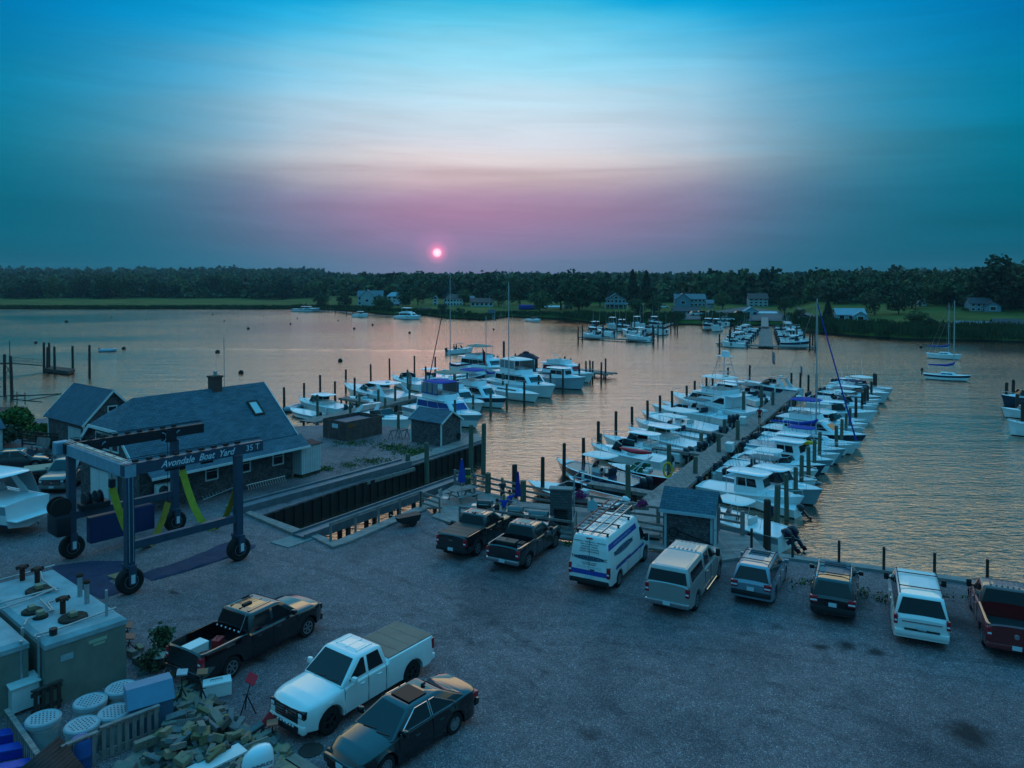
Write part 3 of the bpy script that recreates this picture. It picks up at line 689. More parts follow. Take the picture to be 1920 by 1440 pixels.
def make_vehicle(name, label, cat, pnt, c):
 """c: dict of dimensions; local x forward, z up"""
 L, W, wb, rw, tw = c['L'], c['W'], c['wb'], c.get('rw', 0.38), c.get('tw', 0.26)
 xf = L / 2 - c.get('fo', 0.93); xr = xf - wb                       # axles
 hx = L / 2; t = thing(name, label, cat)
 top = c['top']; bot = c.get('bot', [(-hx, 0.42), (-hx + 0.35, 0.30), (hx - 0.5, 0.26), (hx, 0.36)])
 bed = c.get('bed')                                                 # (x0, x1, floor)
 Ra = rw + 0.075
 xs = set([-hx, -hx + 0.03, -hx + 0.10, -hx + 0.22, hx, hx - 0.04, hx - 0.12, hx - 0.28, hx - 0.5])
 for ax in (xf, xr):
  for k in range(-6, 7): xs.add(ax + Ra * math.sin(k * PI / 12))
  xs.add(ax + Ra + 0.015); xs.add(ax - Ra - 0.015)
 for p in top: xs.add(p[0])
 k = -hx
 while k < hx: xs.add(k); k += 0.3
 if bed: xs |= {bed[0], bed[0] + 0.01, bed[1], bed[1] - 0.01}
 xs = sorted(x for x in xs if -hx <= x <= hx)
 xs = [x for i, x in enumerate(xs) if i == 0 or x - xs[i - 1] > 0.004]
 rings = []
 nr, nf = c.get('tr', 0.10), c.get('tf', 0.22)
 def hw(x):
  w = W / 2
  ef = max(0.0, (x - (hx - 0.85)) / 0.85); er = max(0.0, ((-x) - (hx - 0.5)) / 0.5)
  w -= nf * ef ** 2.6 + nr * er ** 2.8
  return w
 for x in xs:
  w = hw(x); zt = pl(top, x); zb = pl(bot, x); za = zb
  for ax in (xf, xr):
   if abs(x - ax) <= Ra: za = max(zb, rw + math.sqrt(max(0, Ra * Ra - (x - ax) ** 2)))
  zs = max(za + 0.05, zt - c.get('sh', 0.13)); z4 = za + (zs - za) * 0.4
  fl = 0.0
  for ax in (xf, xr):
   d = abs(x - ax)
   if d < Ra + 0.12: fl = max(fl, c.get('flare', 0.025) * (1 - max(0, d - Ra) / 0.12))
  if bed and bed[0] <= x <= bed[1]:
   half = [(0.0, zb), (w - 0.32, zb), (w - 0.30, za), (w - 0.02 + fl, za), (w + fl, z4), (w - 0.01, zs), (w - 0.03, zt - 0.01), (w - 0.06, zt), (w - 0.12, zt), (w - 0.13, bed[2]), (0.0, bed[2])]
  else:
   cr = c.get('crown', 0.035)
   half = [(0.0, zb), (w - 0.32, zb), (w - 0.30, za), (w - 0.02 + fl, za), (w + fl, z4), (w - 0.015, zs), (w - 0.06, zt - 0.035), (w - 0.14, zt), (w * 0.62, zt + cr * 0.6), (w * 0.3, zt + cr * 0.9), (0.0, zt + cr)]
  ring = [(x, y, z) for y, z in half] + [(x, -y, z) for y, z in half[-2:0:-1]]
  rings.append(ring)
 b = MB().loft(rings, closed=True)
 n = len(rings[0])
 for ri, rev in ((0, False), (-1, True)):
  r_ = rings[ri]
  o = len(b.v); h = n // 2
  b.v += [tuple(p) for p in r_]
  for i in range(h):
   q = (o + i, o + i + 1, o + (n - i - 1) % n, o + (n - i) % n)
   q = tuple(dict.fromkeys(q))
   if len(q) >= 3: b.f.append(q[::-1] if rev else q); b.m.append(0)
 body = b.build('body', pnt, t, smooth=32)
 # ---- cabin
 g = c['cab']; rx0, rx1, fx0, fx1 = g['rb'], g['rt'], g['fb'], g['ft']; zb_, zt_ = g['zb'], g['zt']; wbq, wtq = g['wb'], g['wt']
 def gx_r(f): return rx0 + (rx1 - rx0) * f
 def gx_f(f): return fx0 + (fx1 - fx0) * f
 def gw(f): return wbq + (wtq - wbq) * f
 rings = []
 for f, ins, zz in ((0, 0, zb_ - 0.06), (0.0, 0, zb_), (0.5, 0, None), (0.92, 0, None), (0.985, 0.035, None), (1.0, 0.10, None)):
  z = zz if zz is not None else zb_ + (zt_ - zb_) * f
  x0, x1, w = gx_r(f) + ins * 1.2, gx_f(f) - ins * 1.6, gw(f) - ins; r_ = 0.09
  ring = []
  for cx, cy, a in ((x1 - r_, w - r_, 0), (x0 + r_, w - r_, 90), (x0 + r_, -w + r_, 180), (x1 - r_, -w + r_, 270)):
   for q in (0, 30, 60, 90): ring.append((cx + r_ * math.cos(R(a + q)), cy + r_ * math.sin(R(a + q)), z))
  rings.append(ring)
 cb = MB().loft(rings, closed=True)
 top_ = rings[-1]; o = len(cb.v); cb.v += [tuple(p) for p in top_]
 in_ = [(p[0] * 0.55 + (gx_r(1) + gx_f(1)) / 2 * 0.45, p[1] * 0.55, zt_ + 0.035) for p in top_]
 cb.loft([top_, in_], closed=True); cb.add(in_, [tuple(range(len(in_)))])
 cb.build('cabin', g.get('mat', pnt), t, smooth=40)
 def side(xa, fa, s, d=0.006):
  return (xa, s * (gw(fa) + d), zb_ + (zt_ - zb_) * fa)
 f0, f1 = 0.10, 0.88
 for (wa, wb2, la, lb) in g['win']:
  for s in (1, -1):
   xa0 = wa + (gx_r(f0) - rx0 if la else 0); xa1 = wa + (gx_r(f1) - rx0 if la else 0)
   xb0 = wb2 + (gx_f(f0) - fx0 if lb else 0); xb1 = wb2 + (gx_f(f1) - fx0 if lb else 0)
   pts = [side(xa0, f0, s), side(xb0, f0, s), side(xb1, f1, s), side(xa1, f1, s)]
   if s > 0: pts = pts[::-1]
   wdw = MB().slab(pts, 0.02).build('side_window', m_glass, t)
   if g.get('chrome'):
    cc = [Vector(p) + Vector((0, s * 0.004, 0)) for p in pts]; cm = MB()
    for i in range(4): cm.bar(cc[i], cc[(i + 1) % 4], 0.022)
    cm.build('window_trim', m_chrome, wdw)
 wsl = 1.0
 def front(y, f, d=0.008):
  nx = (zt_ - zb_); nz = (fx0 - fx1); l = math.hypot(nx, nz); return (gx_f(f) + d * nx / l, y, zb_ + (zt_ - zb_) * f + d * nz / l)
 def rear(y, f, d=0.008):
  nx = (zt_ - zb_); nz = (rx1 - rx0); l = math.hypot(nx, nz); return (gx_r(f) - d * nx / l, y, zb_ + (zt_ - zb_) * f + d * nz / l)
 MB().slab([front(-(gw(0) - 0.08), 0.04), front(gw(0) - 0.08, 0.04), front(gw(1) - 0.10, 0.92), front(-(gw(1) - 0.10), 0.92)], 0.02).build('windshield', m_glass, t)
 if not g.get('no_rear'):
  MB().slab([rear(gw(0) - 0.10, g.get('rf', 0.10)), rear(-(gw(0) - 0.10), g.get('rf', 0.10)), rear(-(gw(1) - 0.12), 0.88), rear(gw(1) - 0.12, 0.88)], 0.02).build('rear_window', m_glass, t)
 wp = MB()
 for y in (-0.45, 0.15): wp.bar(front(y, 0.05, 0.02), front(y + 0.5, 0.12, 0.02), 0.02)
 wp.build('wiper', m_plast, t)
 # ---- wheels
 nsp = c.get('spokes', 6); rim = c.get('rim', m_alloy)
 for ax in (xf, xr):
  for s in (1, -1):
   y0 = s * (W / 2 - 0.02)
   wm = MB().mat(m_tyre)
   prof = [(rw * 0.58, -tw / 2 + 0.02), (rw * 0.80, -tw / 2), (rw * 0.95, -tw / 2 + 0.015), (rw, -tw / 2 + 0.05), (rw, tw / 2 - 0.05), (rw * 0.95, tw / 2 - 0.015), (rw * 0.80, tw / 2), (rw * 0.60, tw / 2 - 0.02), (rw * 0.56, tw / 2 - 0.07)]
   wm.lathe(prof, 28, (0, 0, 0), 'y')
   wo_ = wm.build('wheel', None, t, smooth=40); wo_.location = (ax, y0 - s * tw / 2, rw)
   ro = MB(); ro.lathe([(rw * 0.60, s * (tw / 2 - 0.075)), (rw * 0.61, s * (tw / 2 - 0.008)), (rw * 0.53, s * (tw / 2 - 0.012)), (rw * 0.52, s * (tw / 2 - 0.07))], 28, (0, 0, 0), 'y')
   ro.mat(rim)
   for k in range(nsp):
    a = 2 * PI * k / nsp; ro.bar((0.05 * math.cos(a), s * (tw / 2 - 0.03), 0.05 * math.sin(a)), (rw * 0.56 * math.cos(a), s * (tw / 2 - 0.03), rw * 0.56 * math.sin(a)), 0.05, 0.03, up=(0, 1, 0))
   ro.lathe([(0.0, s * (tw / 2 - 0.02)), (0.07, s * (tw / 2 - 0.02)), (0.08, s * (tw / 2 - 0.06))], 12, (0, 0, 0), 'y')
   ro.mats = [rim]; ro.m = [0] * len(ro.f)
   ro.build('rim', None, wo_, smooth=40)
 # ---- dark underbody that fills the arches
 MB().box(-hx + 0.25, -(W / 2 - 0.33), 0.24, hx - 0.3, W / 2 - 0.33, 0.62).build('underbody', m_black, t)
 # ---- lights
 zt_r = pl(top, -hx + 0.1); zt_f = pl(top, hx - 0.25)
 tl = c.get('tail', dict(z0=zt_r - 0.48, z1=zt_r - 0.10, y0=W / 2 - 0.22, y1=W / 2 - 0.045, d=0.2))
 for s in (1, -1):
  ya, yb_ = sorted((s * tl['y0'], s * tl['y1']))
  lo = MB().rbox(-hx - 0.015, ya, tl['z0'], -hx + tl['d'], yb_ , tl['z1'], 0.025); lt_ = lo.build('tail_light', m_redlamp, t, smooth=40)
  zc = tl['z0'] + (tl['z1'] - tl['z0']) * 0.38
  if tl.get('white', True): MB().rbox(-hx - 0.022, ya + 0.02, zc - 0.035, -hx + 0.02, yb_ - 0.02, zc + 0.035, 0.01).build('reversing_lens', m_lens, lt_)
 hl = c.get('head', dict(z0=zt_f - 0.34, z1=zt_f - 0.10, y0=W / 2 - 0.50, y1=W / 2 - 0.16, d=0.30))
 for s in (1, -1):
  ya, yb_ = sorted((s * hl['y0'], s * hl['y1']))
  lo = MB().rbox(hx - hl['d'], ya, hl['z0'], hx + 0.004 - (0.10 if c.get('slope') else 0), yb_, hl['z1'], 0.04).build('headlight', m_glass, t, smooth=40)
  MB().rbox(hx - 0.05 - (0.10 if c.get('slope') else 0), ya + 0.06, hl['z0'] + 0.05, hx + 0.012 - (0.10 if c.get('slope') else 0), yb_ - 0.10, hl['z1'] - 0.06, 0.02).build('lens', m_lens, lo)
 gz0, gz1 = c.get('grille', (zt_f - 0.52, zt_f - 0.10)); gm = MB().mat(m_plast).rbox(hx - 0.10, -W * 0.28, gz0, hx + 0.02, W * 0.28, gz1, 0.03)
 gm.mat(c.get('gmat', m_plast))
 for k in range(4): z = gz0 + (gz1 - gz0) * (k + 0.8) / 4.6; gm.box(hx + 0.014, -W * 0.26, z - 0.012, hx + 0.03, W * 0.26, z + 0.012)
 go = gm.build('grille', None, t, smooth=40); MB().lathe([(0.0, hx + 0.036), (0.075, hx + 0.034), (0.08, hx + 0.02)], 14, (0, 0, (gz0 + gz1) / 2), 'x').build('badge', m_chrome, go)
 # ---- bumpers
 bm_ = c.get('bmat', pnt)
 MB().rbox(-hx - 0.06, -W / 2 + 0.05, 0.46, -hx + 0.14, W / 2 - 0.05, 0.68, 0.04).build('rear_bumper', bm_, t, smooth=40)
 MB().rbox(hx - 0.16, -W / 2 + 0.16, 0.34, hx + 0.03, W / 2 - 0.16, 0.62, 0.05).build('front_bumper', c.get('fbmat', pnt), t, smooth=40)
 MB().box(hx - 0.1, -W * 0.30, 0.30, hx + 0.035, W * 0.30, 0.40).build('air_intake', m_plast, t)
 pz = c.get('plz', 0.58)
 MB().box(-hx - 0.075, -0.155, pz - 0.08, -hx - 0.05, 0.155, pz + 0.08).build('number_plate', m_plate, t)
 if c.get('frontplate', True): MB().box(hx + 0.03, -0.15, 0.42, hx + 0.045, 0.15, 0.56).build('number_plate', m_plate, t)
 # ---- mirrors, handles, seams
 for s in (1, -1):
  zmi = zb_ + 0.10; xm = fx0 - 0.42; w_ = gw(0.1)
  mm = MB(); mm.bar((xm, s * (w_ - 0.02), zmi), (xm, s * (w_ + 0.12), zmi + 0.02), 0.06)
  mm.rbox(xm - 0.06, min(s * (w_ + 0.08), s * (w_ + 0.28)), zmi - 0.07, xm + 0.08, max(s * (w_ + 0.08), s * (w_ + 0.28)), zmi + c.get('mh', 0.13), 0.04)
  mm.build('mirror', c.get('mmat', pnt), t, smooth=40)
  for xd in c.get('doors', []):
   w_ = hw(xd)
   sm = MB(); zt0 = pl(top, xd); sm.bar((xd, s * (w_ - 0.004), 0.42), (xd, s * (w_ + 0.0), zt0 - 0.13), 0.012, 0.014); sm.bar((xd, s * (w_ - 0.004), zt0 - 0.13), (xd, s * (w_ - 0.05), zt0 - 0.04), 0.012, 0.014)
   sm.build('door_seam', m_black, t)
  for xd in c.get('handles', []):
   w_ = hw(xd); zt0 = pl(top, xd)
   MB().rbox(xd - 0.09, min(s * (w_ - 0.02), s * (w_ + 0.025)), zt0 - 0.24, xd + 0.09, max(s * (w_ - 0.02), s * (w_ + 0.025)), zt0 - 0.20, 0.012).build('door_handle', c.get('hmat', pnt), t)
 Car.hw = staticmethod(hw); Car.t = t; Car.c = c; Car.g = g
 return t
def place_vehicle(t, c, rear=None, front=None, heading=None, side=0, W=None):
 """contact pixels of the rear and front wheel on the side that faces us, or one rear pixel and a heading in degrees from +Y to +X"""
 wb, tr = c['wb'], c['W'] - c.get('tw', 0.26)
 a = P(*rear, 0)
 if front is not None:
  b = P(*front, 0); h = (b - a); h.z = 0; mid = (a + b) / 2; h.normalize()
 else:
  h = Vector((math.sin(R(heading)), math.cos(R(heading)), 0)); mid = a + h * wb / 2
 left = Vector((-h.y, h.x, 0))
 if side is None:
  s = 1 if left.dot(-mid) > 0 else -1
 else: s = side
 cen_ = mid - left * s * tr / 2
 xf = c['L'] / 2 - c.get('fo', 0.93); xm = xf - wb / 2              # wheelbase middle in local x
 o = cen_ - h * xm
 t.location = (o.x, o.y, 0); t.rotation_euler = (0, 0, math.atan2(h.y, h.x))
def pickup_dims(L=5.85, W=2.03, wb=3.68, cab0=-0.55, hood=1.14, bedz=1.30, roof=1.90, **k):
 hx = L / 2
 d = dict(L=L, W=W, wb=wb, rw=0.40, tw=0.28, fo=0.95,
             top=[(-hx, bedz - 0.04), (-hx + 0.06, bedz), (cab0 - 0.06, bedz), (cab0 + 0.0, bedz - 0.04), (cab0 + 0.2, hood + 0.12), (hx - 2.35 + 0.55, hood + 0.10), (hx - 1.5, hood + 0.05), (hx - 0.6, hood), (hx - 0.2, hood - 0.06), (hx, hood - 0.20)],
             bot=[(-hx, 0.52), (-hx + 0.3, 0.42), (hx - 0.6, 0.38), (hx, 0.42)], bed=(-hx + 0.07, cab0 - 0.10, 0.80),
             cab=dict(rb=cab0 - 0.02, rt=cab0 + 0.16, fb=hx - 1.42, ft=hx - 2.20, zb=hood + 0.08, zt=roof, wb=W / 2 - 0.06, wt=W / 2 - 0.22,
                      win=[(cab0 + 0.18, (cab0 + hx - 1.55) / 2 - 0.10, True, False), ((cab0 + hx - 1.55) / 2 + 0.02, hx - 1.66, False, True)]),
             doors=[cab0 + 0.10, (cab0 + hx - 1.55) / 2 - 0.04, hx - 1.52], handles=[cab0 + 0.42, (cab0 + hx - 1.55) / 2 + 0.22], plz=0.60, sh=0.10, crown=0.05)
 d.update(k); return d
def tonneau(t, c, m):
 b0, b1, fl = c['bed']; W = c['W']; z = pl(c['top'], (b0 + b1) / 2)
 b = MB().rbox(b0 + 0.0, -W / 2 + 0.10, z - 0.02, b1 + 0.02, W / 2 - 0.10, z + 0.035, 0.012)
 for k in range(1, 4): x = b0 + (b1 - b0) * k / 4; b.box(x - 0.012, -W / 2 + 0.12, z + 0.035, x + 0.012, W / 2 - 0.12, z + 0.042)
 b.build('bed_cover', m, t)
def roof_ribs(t, c, m, n=4):
 g = c['cab']; b = MB(); x0, x1 = g['rt'] + 0.15, g['ft'] - 0.25
 for k in range(n):
  y = -g['wt'] * 0.62 + 1.24 * g['wt'] * k / (n - 1); b.rbox(x0, y - 0.035, g['zt'] + 0.012, x1, y + 0.035, g['zt'] + 0.042 - 0.012 * abs(y), 0.012)
 b.build('roof_rib', m, t)
m_roofglass = M('roof_glass', (0.006, 0.008, 0.010), 0.35, spec=0.12)
m_tonneau = M('brown_vinyl', (0.26, 0.165, 0.125), 0.7, var=0.15, vs=2)
m_blackcover = M('black_vinyl', (0.05, 0.048, 0.045), 0.55, var=0.2, vs=2)
PG = 'vehicles parked in the gravel yard'
c = pickup_dims(L=5.95, wb=3.70, cab0=-0.85, hood=1.18, bedz=1.36, roof=1.90, spokes=6)
t = make_vehicle('pickup_truck', 'black crew cab pickup with open loaded bed, tailgate towards the lumber pile', 'pickup truck', pn_black, c)
place_vehicle(t, c, (433, 1270), (573, 1194), side=None); roof_ribs(t, c, pn_black, 3)
bd = MB(); bd.box(c['bed'][0], -0.80, 0.80, c['bed'][1], 0.80, 0.815); bd.build('bed_liner', m_plast, t)
for k in range(6): MB().ball((c['bed'][1] - 0.12, -0.6 + k * 0.24, 1.37), 0.035, 8).build('rack_bolt', m_lens, t)
MB().tube([(c['bed'][1] - 0.1, -0.62, 1.30), (c['bed'][1] + 0.25, -0.66, 2.05)], 0.012, 6).build('antenna', m_alloy, t)
MB().rbox(-0.35, -0.05, 1.92, 0.05, 0.12, 2.0, 0.03).build('roof_fin', m_plast, t)
text_part('bed_lettering', 'TEXAS', 0.10, m_alloy, t, frame((-1.75, -1.025, 1.24), (1, 0, 0), (0, 0, 1)), sx=1.3)
BP = t; BPc = c
def in_bed(px, py, z):
 """point above the bed floor of the black pickup"""
 return P(px, py, z)
def toolbox(name, label, cat, loc, rz, dims, mats, handle=True):
 tb_ = thing(name, label, cat, loc, rz); l, w, h = dims
 MB().rbox(-l / 2, -w / 2, 0, l / 2, w / 2, h * 0.8, 0.02).build('base', mats[0], tb_); MB().rbox(-l / 2 - .01, -w / 2 - .01, h * 0.8 + 0.002, l / 2 + .01, w / 2 + .01, h, 0.02).build('lid', mats[1], tb_)
 if handle: MB().tube([(-l * 0.2, 0, h), (-l * 0.2, 0, h + 0.05), (l * 0.2, 0, h + 0.05), (l * 0.2, 0, h)], 0.012, 6).build('handle', m_plast, tb_)
 return tb_
def local_pt(t, x, y, z):
 return Matrix.Translation(t.location) @ Matrix.Rotation(t.rotation_euler.z, 4, 'Z') @ Vector((x, y, z))
rzb = BP.rotation_euler.z
toolbox('storage_bin', 'white lidded plastic bin lying in the open bed of the black pickup', 'bin', local_pt(BP, -2.35, 0.25, 0.82), rzb, (0.9, 0.5, 0.42), (m_white, m_white), False)
toolbox('red_fuel_can', 'red plastic can in the open bed of the black pickup', 'fuel can', local_pt(BP, -1.55, -0.05, 0.82), rzb + 0.4, (0.42, 0.3, 0.38), (m_red, m_red))
toolbox('tool_bag', 'dark tool bag behind the white bin in the bed of the black pickup', 'tool bag', local_pt(BP, -2.45, -0.42, 0.82), rzb - 0.3, (0.5, 0.25, 0.3), (m_plast, m_plast))
m_org = M('orange_plastic', (0.50, 0.09, 0.03), 0.5)
ob = MB(); ob.tube([(0, 0, 0.04), (0.25, 0.08, 0.05), (0.5, 0.05, 0.04), (0.6, -0.12, 0.05), (0.3, -0.18, 0.06), (0.05, -0.1, 0.05)], 0.03, 6)
o_ = ob.build('air_hose', m_org); o_.location = local_pt(BP, -2.1, -0.55, 0.82); o_.rotation_euler = (0, 0, rzb); tag(o_, 'coiled orange hose in the bed of the black pickup', 'hose')
c = pickup_dims(L=5.82, W=2.03, wb=3.70, cab0=-0.55, hood=1.20, bedz=1.36, roof=1.92, spokes=5, rim=m_darkalloy, rw=0.43, tw=0.30, gmat=m_chrome)
t = make_vehicle('pickup_truck', 'white pickup with brown bed cover and black wheels, nose towards the drain cover', 'pickup truck', pn_white, c)
place_vehicle(t, c, (772, 1280), (612, 1377), side=None); tonneau(t, c, m_tonneau); roof_ribs(t, c, pn_white, 3)
hx = c['L'] / 2
MB().rbox(hx - 0.10, -0.62, 0.40, hx + 0.045, 0.62, 0.56, 0.02).build('bumper_guard', m_plast, t)
lb_ = MB()
for k in range(6): lb_.rbox(hx + 0.03, -0.42 + k * 0.15, 0.50, hx + 0.06, -0.33 + k * 0.15, 0.55, 0.01)
lb_.build('light_bar', m_lens, t)
for s in (1, -1): MB().lathe([(0.0, hx - 0.03), (0.085, hx - 0.03), (0.10, hx - 0.055)], 14, (0, s * 0.70, 0.50), 'x').build('fog_light', m_plast, t)
hx = 4.93 / 2
c = dict(L=4.93, W=1.86, wb=2.83, rw=0.335, tw=0.22, fo=0.98, slope=True, sh=0.16, tf=0.34, tr=0.20, crown=0.05, flare=0.015,
         top=[(-hx, 0.88), (-hx + 0.08, 1.02), (-hx + 0.55, 1.05), (-0.9, 0.99), (0.6, 0.96), (1.1, 0.95), (hx - 0.55, 0.84), (hx - 0.18, 0.72), (hx, 0.56)],
         bot=[(-hx, 0.32), (-hx + 0.3, 0.20), (hx - 0.6, 0.18), (hx, 0.24)],
         cab=dict(rb=-hx + 0.42, rt=-hx + 1.45, fb=1.28, ft=0.36, zb=0.94, zt=1.46, wb=0.86, wt=0.60, chrome=True, rf=0.12,
                  win=[(-1.55, -0.42, True, False), (-0.34, 0.98, False, True)]),
         tail=dict(z0=0.74, z1=0.93, y0=0.52, y1=0.88, d=0.26, white=False), head=dict(z0=0.52, z1=0.66, y0=0.40, y1=0.80, d=0.42), grille=(0.38, 0.60),
         doors=[-0.38, 1.0, -1.35], handles=[-0.72, 0.30], spokes=10, plz=0.62, gmat=m_chrome)
t = make_vehicle('black_sedan', 'glossy black sedan with sunroof parked at the bottom edge of the view', 'car', pn_black, c)
place_vehicle(t, c, (846, 1377), (727, 1455), side=None)
MB().rbox(-0.55, -0.42, 1.477, 0.18, 0.42, 1.505, 0.012).build('sunroof', m_roofglass, t); MB().rbox(-0.90, -0.03, 1.48, -0.72, 0.03, 1.56, 0.02).build('roof_fin', m_plast, t)
c = pickup_dims(L=5.4, W=1.89, wb=3.26, cab0=-0.62, hood=1.10, bedz=1.28, roof=1.79, spokes=6, bmat=m_plast)
t = make_vehicle('pickup_truck', 'dark grey pickup with flat black bed cover parked against the deck railing', 'pickup truck', pn_grey, c)
place_vehicle(t, c, (892, 1042), (949, 1006), side=None); tonneau(t, c, m_blackcover); roof_ribs(t, c, pn_grey, 4)
MB().bar((-2.715, -0.1, 1.05), (-2.715, 0.1, 1.05), 0.05, 0.03).build('tailgate_badge', m_chrome, t); MB().rbox(-0.42, -0.05, 1.80, -0.18, 0.05, 1.86, 0.02).build('brake_light', m_redlamp, t)
c = pickup_dims(L=5.29, W=1.90, wb=3.24, cab0=-0.75, hood=1.12, bedz=1.27, roof=1.78, spokes=6, bmat=m_chrome)
t = make_vehicle('pickup_truck', 'dark grey pickup with toolboxes in its open bed, right of its twin by the deck', 'pickup truck', pn_grey, c)
place_vehicle(t, c, (990, 1063), (1037, 1028), side=None); roof_ribs(t, c, pn_grey, 4)
DP = t
toolbox('toolbox', 'large black toolbox in the bed of the dark pickup nearest the van', 'toolbox', local_pt(DP, -1.75, 0.2, 0.82), DP.rotation_euler.z, (0.55, 1.1, 0.5), (m_plast, m_blackcover))
toolbox('cooler_bag', 'pale blue box in the bed of the dark pickup nearest the van', 'cooler', local_pt(DP, -1.75, -0.62, 0.82), DP.rotation_euler.z, (0.42, 0.3, 0.5), (M('pale_blue_plastic', (0.16, 0.24, 0.34), 0.5), m_plast))
hx = 6.1 / 2
c = dict(L=6.1, W=2.03, wb=3.71, rw=0.39, tw=0.25, fo=1.0, sh=0.10, tf=0.16, tr=0.05, crown=0.02, flare=0.01,
         top=[(-hx, 1.18), (-hx + 0.05, 1.20), (1.6, 1.20), (1.75, 1.30), (hx - 1.0, 1.30), (hx - 0.25, 1.20), (hx, 1.0)],
         bot=[(-hx, 0.55), (-hx + 0.3, 0.40), (hx - 0.6, 0.36), (hx, 0.42)],
         cab=dict(rb=-hx + 0.01, rt=-hx + 0.10, fb=hx - 0.98, ft=hx - 2.0, zb=1.18, zt=2.62, wb=1.005, wt=0.80, win=[], no_rear=True),
         tail=dict(z0=0.82, z1=1.32, y0=0.86, y1=1.012, d=0.16), doors=[1.15, -0.6], handles=[0.95, -0.75], plz=0.80, bmat=m_plast, fbmat=m_plast, mmat=m_plast, mh=0.32, spokes=8, rim=m_alloy)
t = make_vehicle('work_van', 'white high roofed electrician van with blue stripes and two roof ladders', 'van', pn_white, c)
place_vehicle(t, c, (1160, 1098), (1205, 1053), side=None)
VAN = t; m_vblue = M('blue_stripe', (0.02, 0.06, 0.34), 0.35, coat=0.5); m_vtext = M('navy_lettering', (0.012, 0.018, 0.05), 0.5); m_vpale = M('pale_lettering', (0.32, 0.42, 0.55), 0.5); m_vgrey = M('ellipse_grey_blue', (0.10, 0.17, 0.24), 0.5)
vg = c['cab']
def vs(x, z, s=-1, d=0.004):
 f = (z - vg['zb']) / (vg['zt'] - vg['zb']); w = vg['wb'] + (vg['wt'] - vg['wb']) * max(0, f)
 if f < 0: w = 1.0 + 0.012
 return Vector((x, s * (w + d), z))
tilt = (vs(0, 2.4) - vs(0, 1.4)).normalized()
for s in (1, -1):
 MB().slab([vs(-2.85, 2.02, s), vs(0.95, 2.02, s), vs(0.85, 2.30, s), vs(-2.80, 2.30, s)][::(1 if s < 0 else -1)], 0.006).build('upper_stripe', m_vblue, VAN)
 MB().box(-2.2, min(s * 1.016, s * 1.024), 0.98, 1.7, max(s * 1.016, s * 1.024), 1.10).build('lower_stripe', m_vblue, VAN)
 MB().slab([vs(1.30, 1.34, s, 0.012), vs(2.00, 1.34, s, 0.012), vs(1.50, 1.95, s, 0.012), vs(1.28, 1.95, s, 0.012)][::(1 if s < 0 else -1)], 0.01).build('side_window', m_glass, VAN)
 el_ = MB(); pts = [vs(-1.0 + 1.25 * math.cos(2 * PI * k / 28), 1.70 + 0.17 * math.sin(2 * PI * k / 28), s, 0.006) for k in range(28)]
 el_.add(pts[::(1 if s < 0 else -1)], [tuple(range(28))]); el_.build('ellipse_logo', m_vgrey, VAN)
 fm = lambda x, z, d=0.010: frame(vs(x, z, s, d), (1 if s < 0 else -1, 0, 0), vs(0, 2.4, s) - vs(0, 1.4, s))
 text_part('lettering', 'TRUDEAU ELECTRIC', 0.27, m_vtext, VAN, fm(-1.0, 1.70), bold=0.004, sx=1.05)
 text_part('lettering', 'RHODE ISLAND & CONNECTICUT', 0.15, m_vpale, VAN, fm(-1.0, 2.16))
 MB().box(-2.15, min(s * 1.02, s * 1.03), 1.12, -0.3, max(s * 1.02, s * 1.03), 1.15).build('sliding_door_rail', m_plast, VAN)
def vr(y, z, d=0.006):
 f = (z - vg['zb']) / (vg['zt'] - vg['zb']); return Vector((vg['rb'] + (vg['rt'] - vg['rb']) * f - d, y, z))
MB().box(-hx - 0.008, -0.88, 0.86, -hx + 0.02, 0.88, 1.08).build('rear_stripe', m_vblue, VAN)
el_ = MB(); pts = [vr(0.0 + 0.74 * math.cos(2 * PI * k / 28), 1.62 + 0.12 * math.sin(2 * PI * k / 28), 0.005) for k in range(28)]; el_.add(pts[::-1], [tuple(range(28))]); el_.build('ellipse_logo', m_vgrey, VAN)
fr_ = lambda z: frame(vr(0, z, 0.010), (0, -1, 0), vr(0, 2.4) - vr(0, 1.4))
text_part('lettering', 'TRUDEAU ELECTRIC', 0.19, m_vtext, VAN, fr_(1.62), bold=0.003, sx=1.02)
for z, s_, q in ((2.36, 'COMMERCIAL * RESIDENTIAL * INDUSTRIAL', 0.085), (2.25, 'NEW CONSTRUCTION', 0.085), (2.14, 'REMODELS - MARINE', 0.085), (2.03, 'GENERATOR SALES AND', 0.085), (1.92, 'BUCKET TRUCK SERVICE', 0.085), (1.42, 'A. B. TRUDEAU, MASTER', 0.07), (1.34, 'RI & CT LICENSED', 0.08)):
 text_part('lettering', s_, q, m_vtext, VAN, fr_(z))
text_part('lettering', '24 HOUR SERVICE', 0.15, m_vpale, VAN, fr_(1.20))
MB().box(-hx - 0.004, -0.006, 0.62, -hx + 0.10, 0.006, 1.18).build('door_seam', m_black, VAN)
MB().slab([vr(0.006, 1.2, 0.012), vr(-0.006, 1.2, 0.012), vr(-0.006, 2.46, 0.012), vr(0.006, 2.46, 0.012)], 0.02).build('door_seam', m_black, VAN)
MB().rbox(-hx + 0.05, -0.16, 2.50, -hx + 0.10, 0.16, 2.56, 0.01).build('brake_light', m_redlamp, VAN)
MB().rbox(-hx - 0.04, -0.28, 1.10, -hx + 0.02, -0.06, 1.14, 0.01).build('door_handle', m_plast, VAN)
rk = MB()
for x in (-2.6, -1.2, 0.2):
 rk.bar((x, -0.82, 2.74), (x, 0.82, 2.74), 0.06, 0.04)
 for s in (1, -1): rk.bar((x, s * 0.74, 2.58), (x, s * 0.74, 2.74), 0.08)
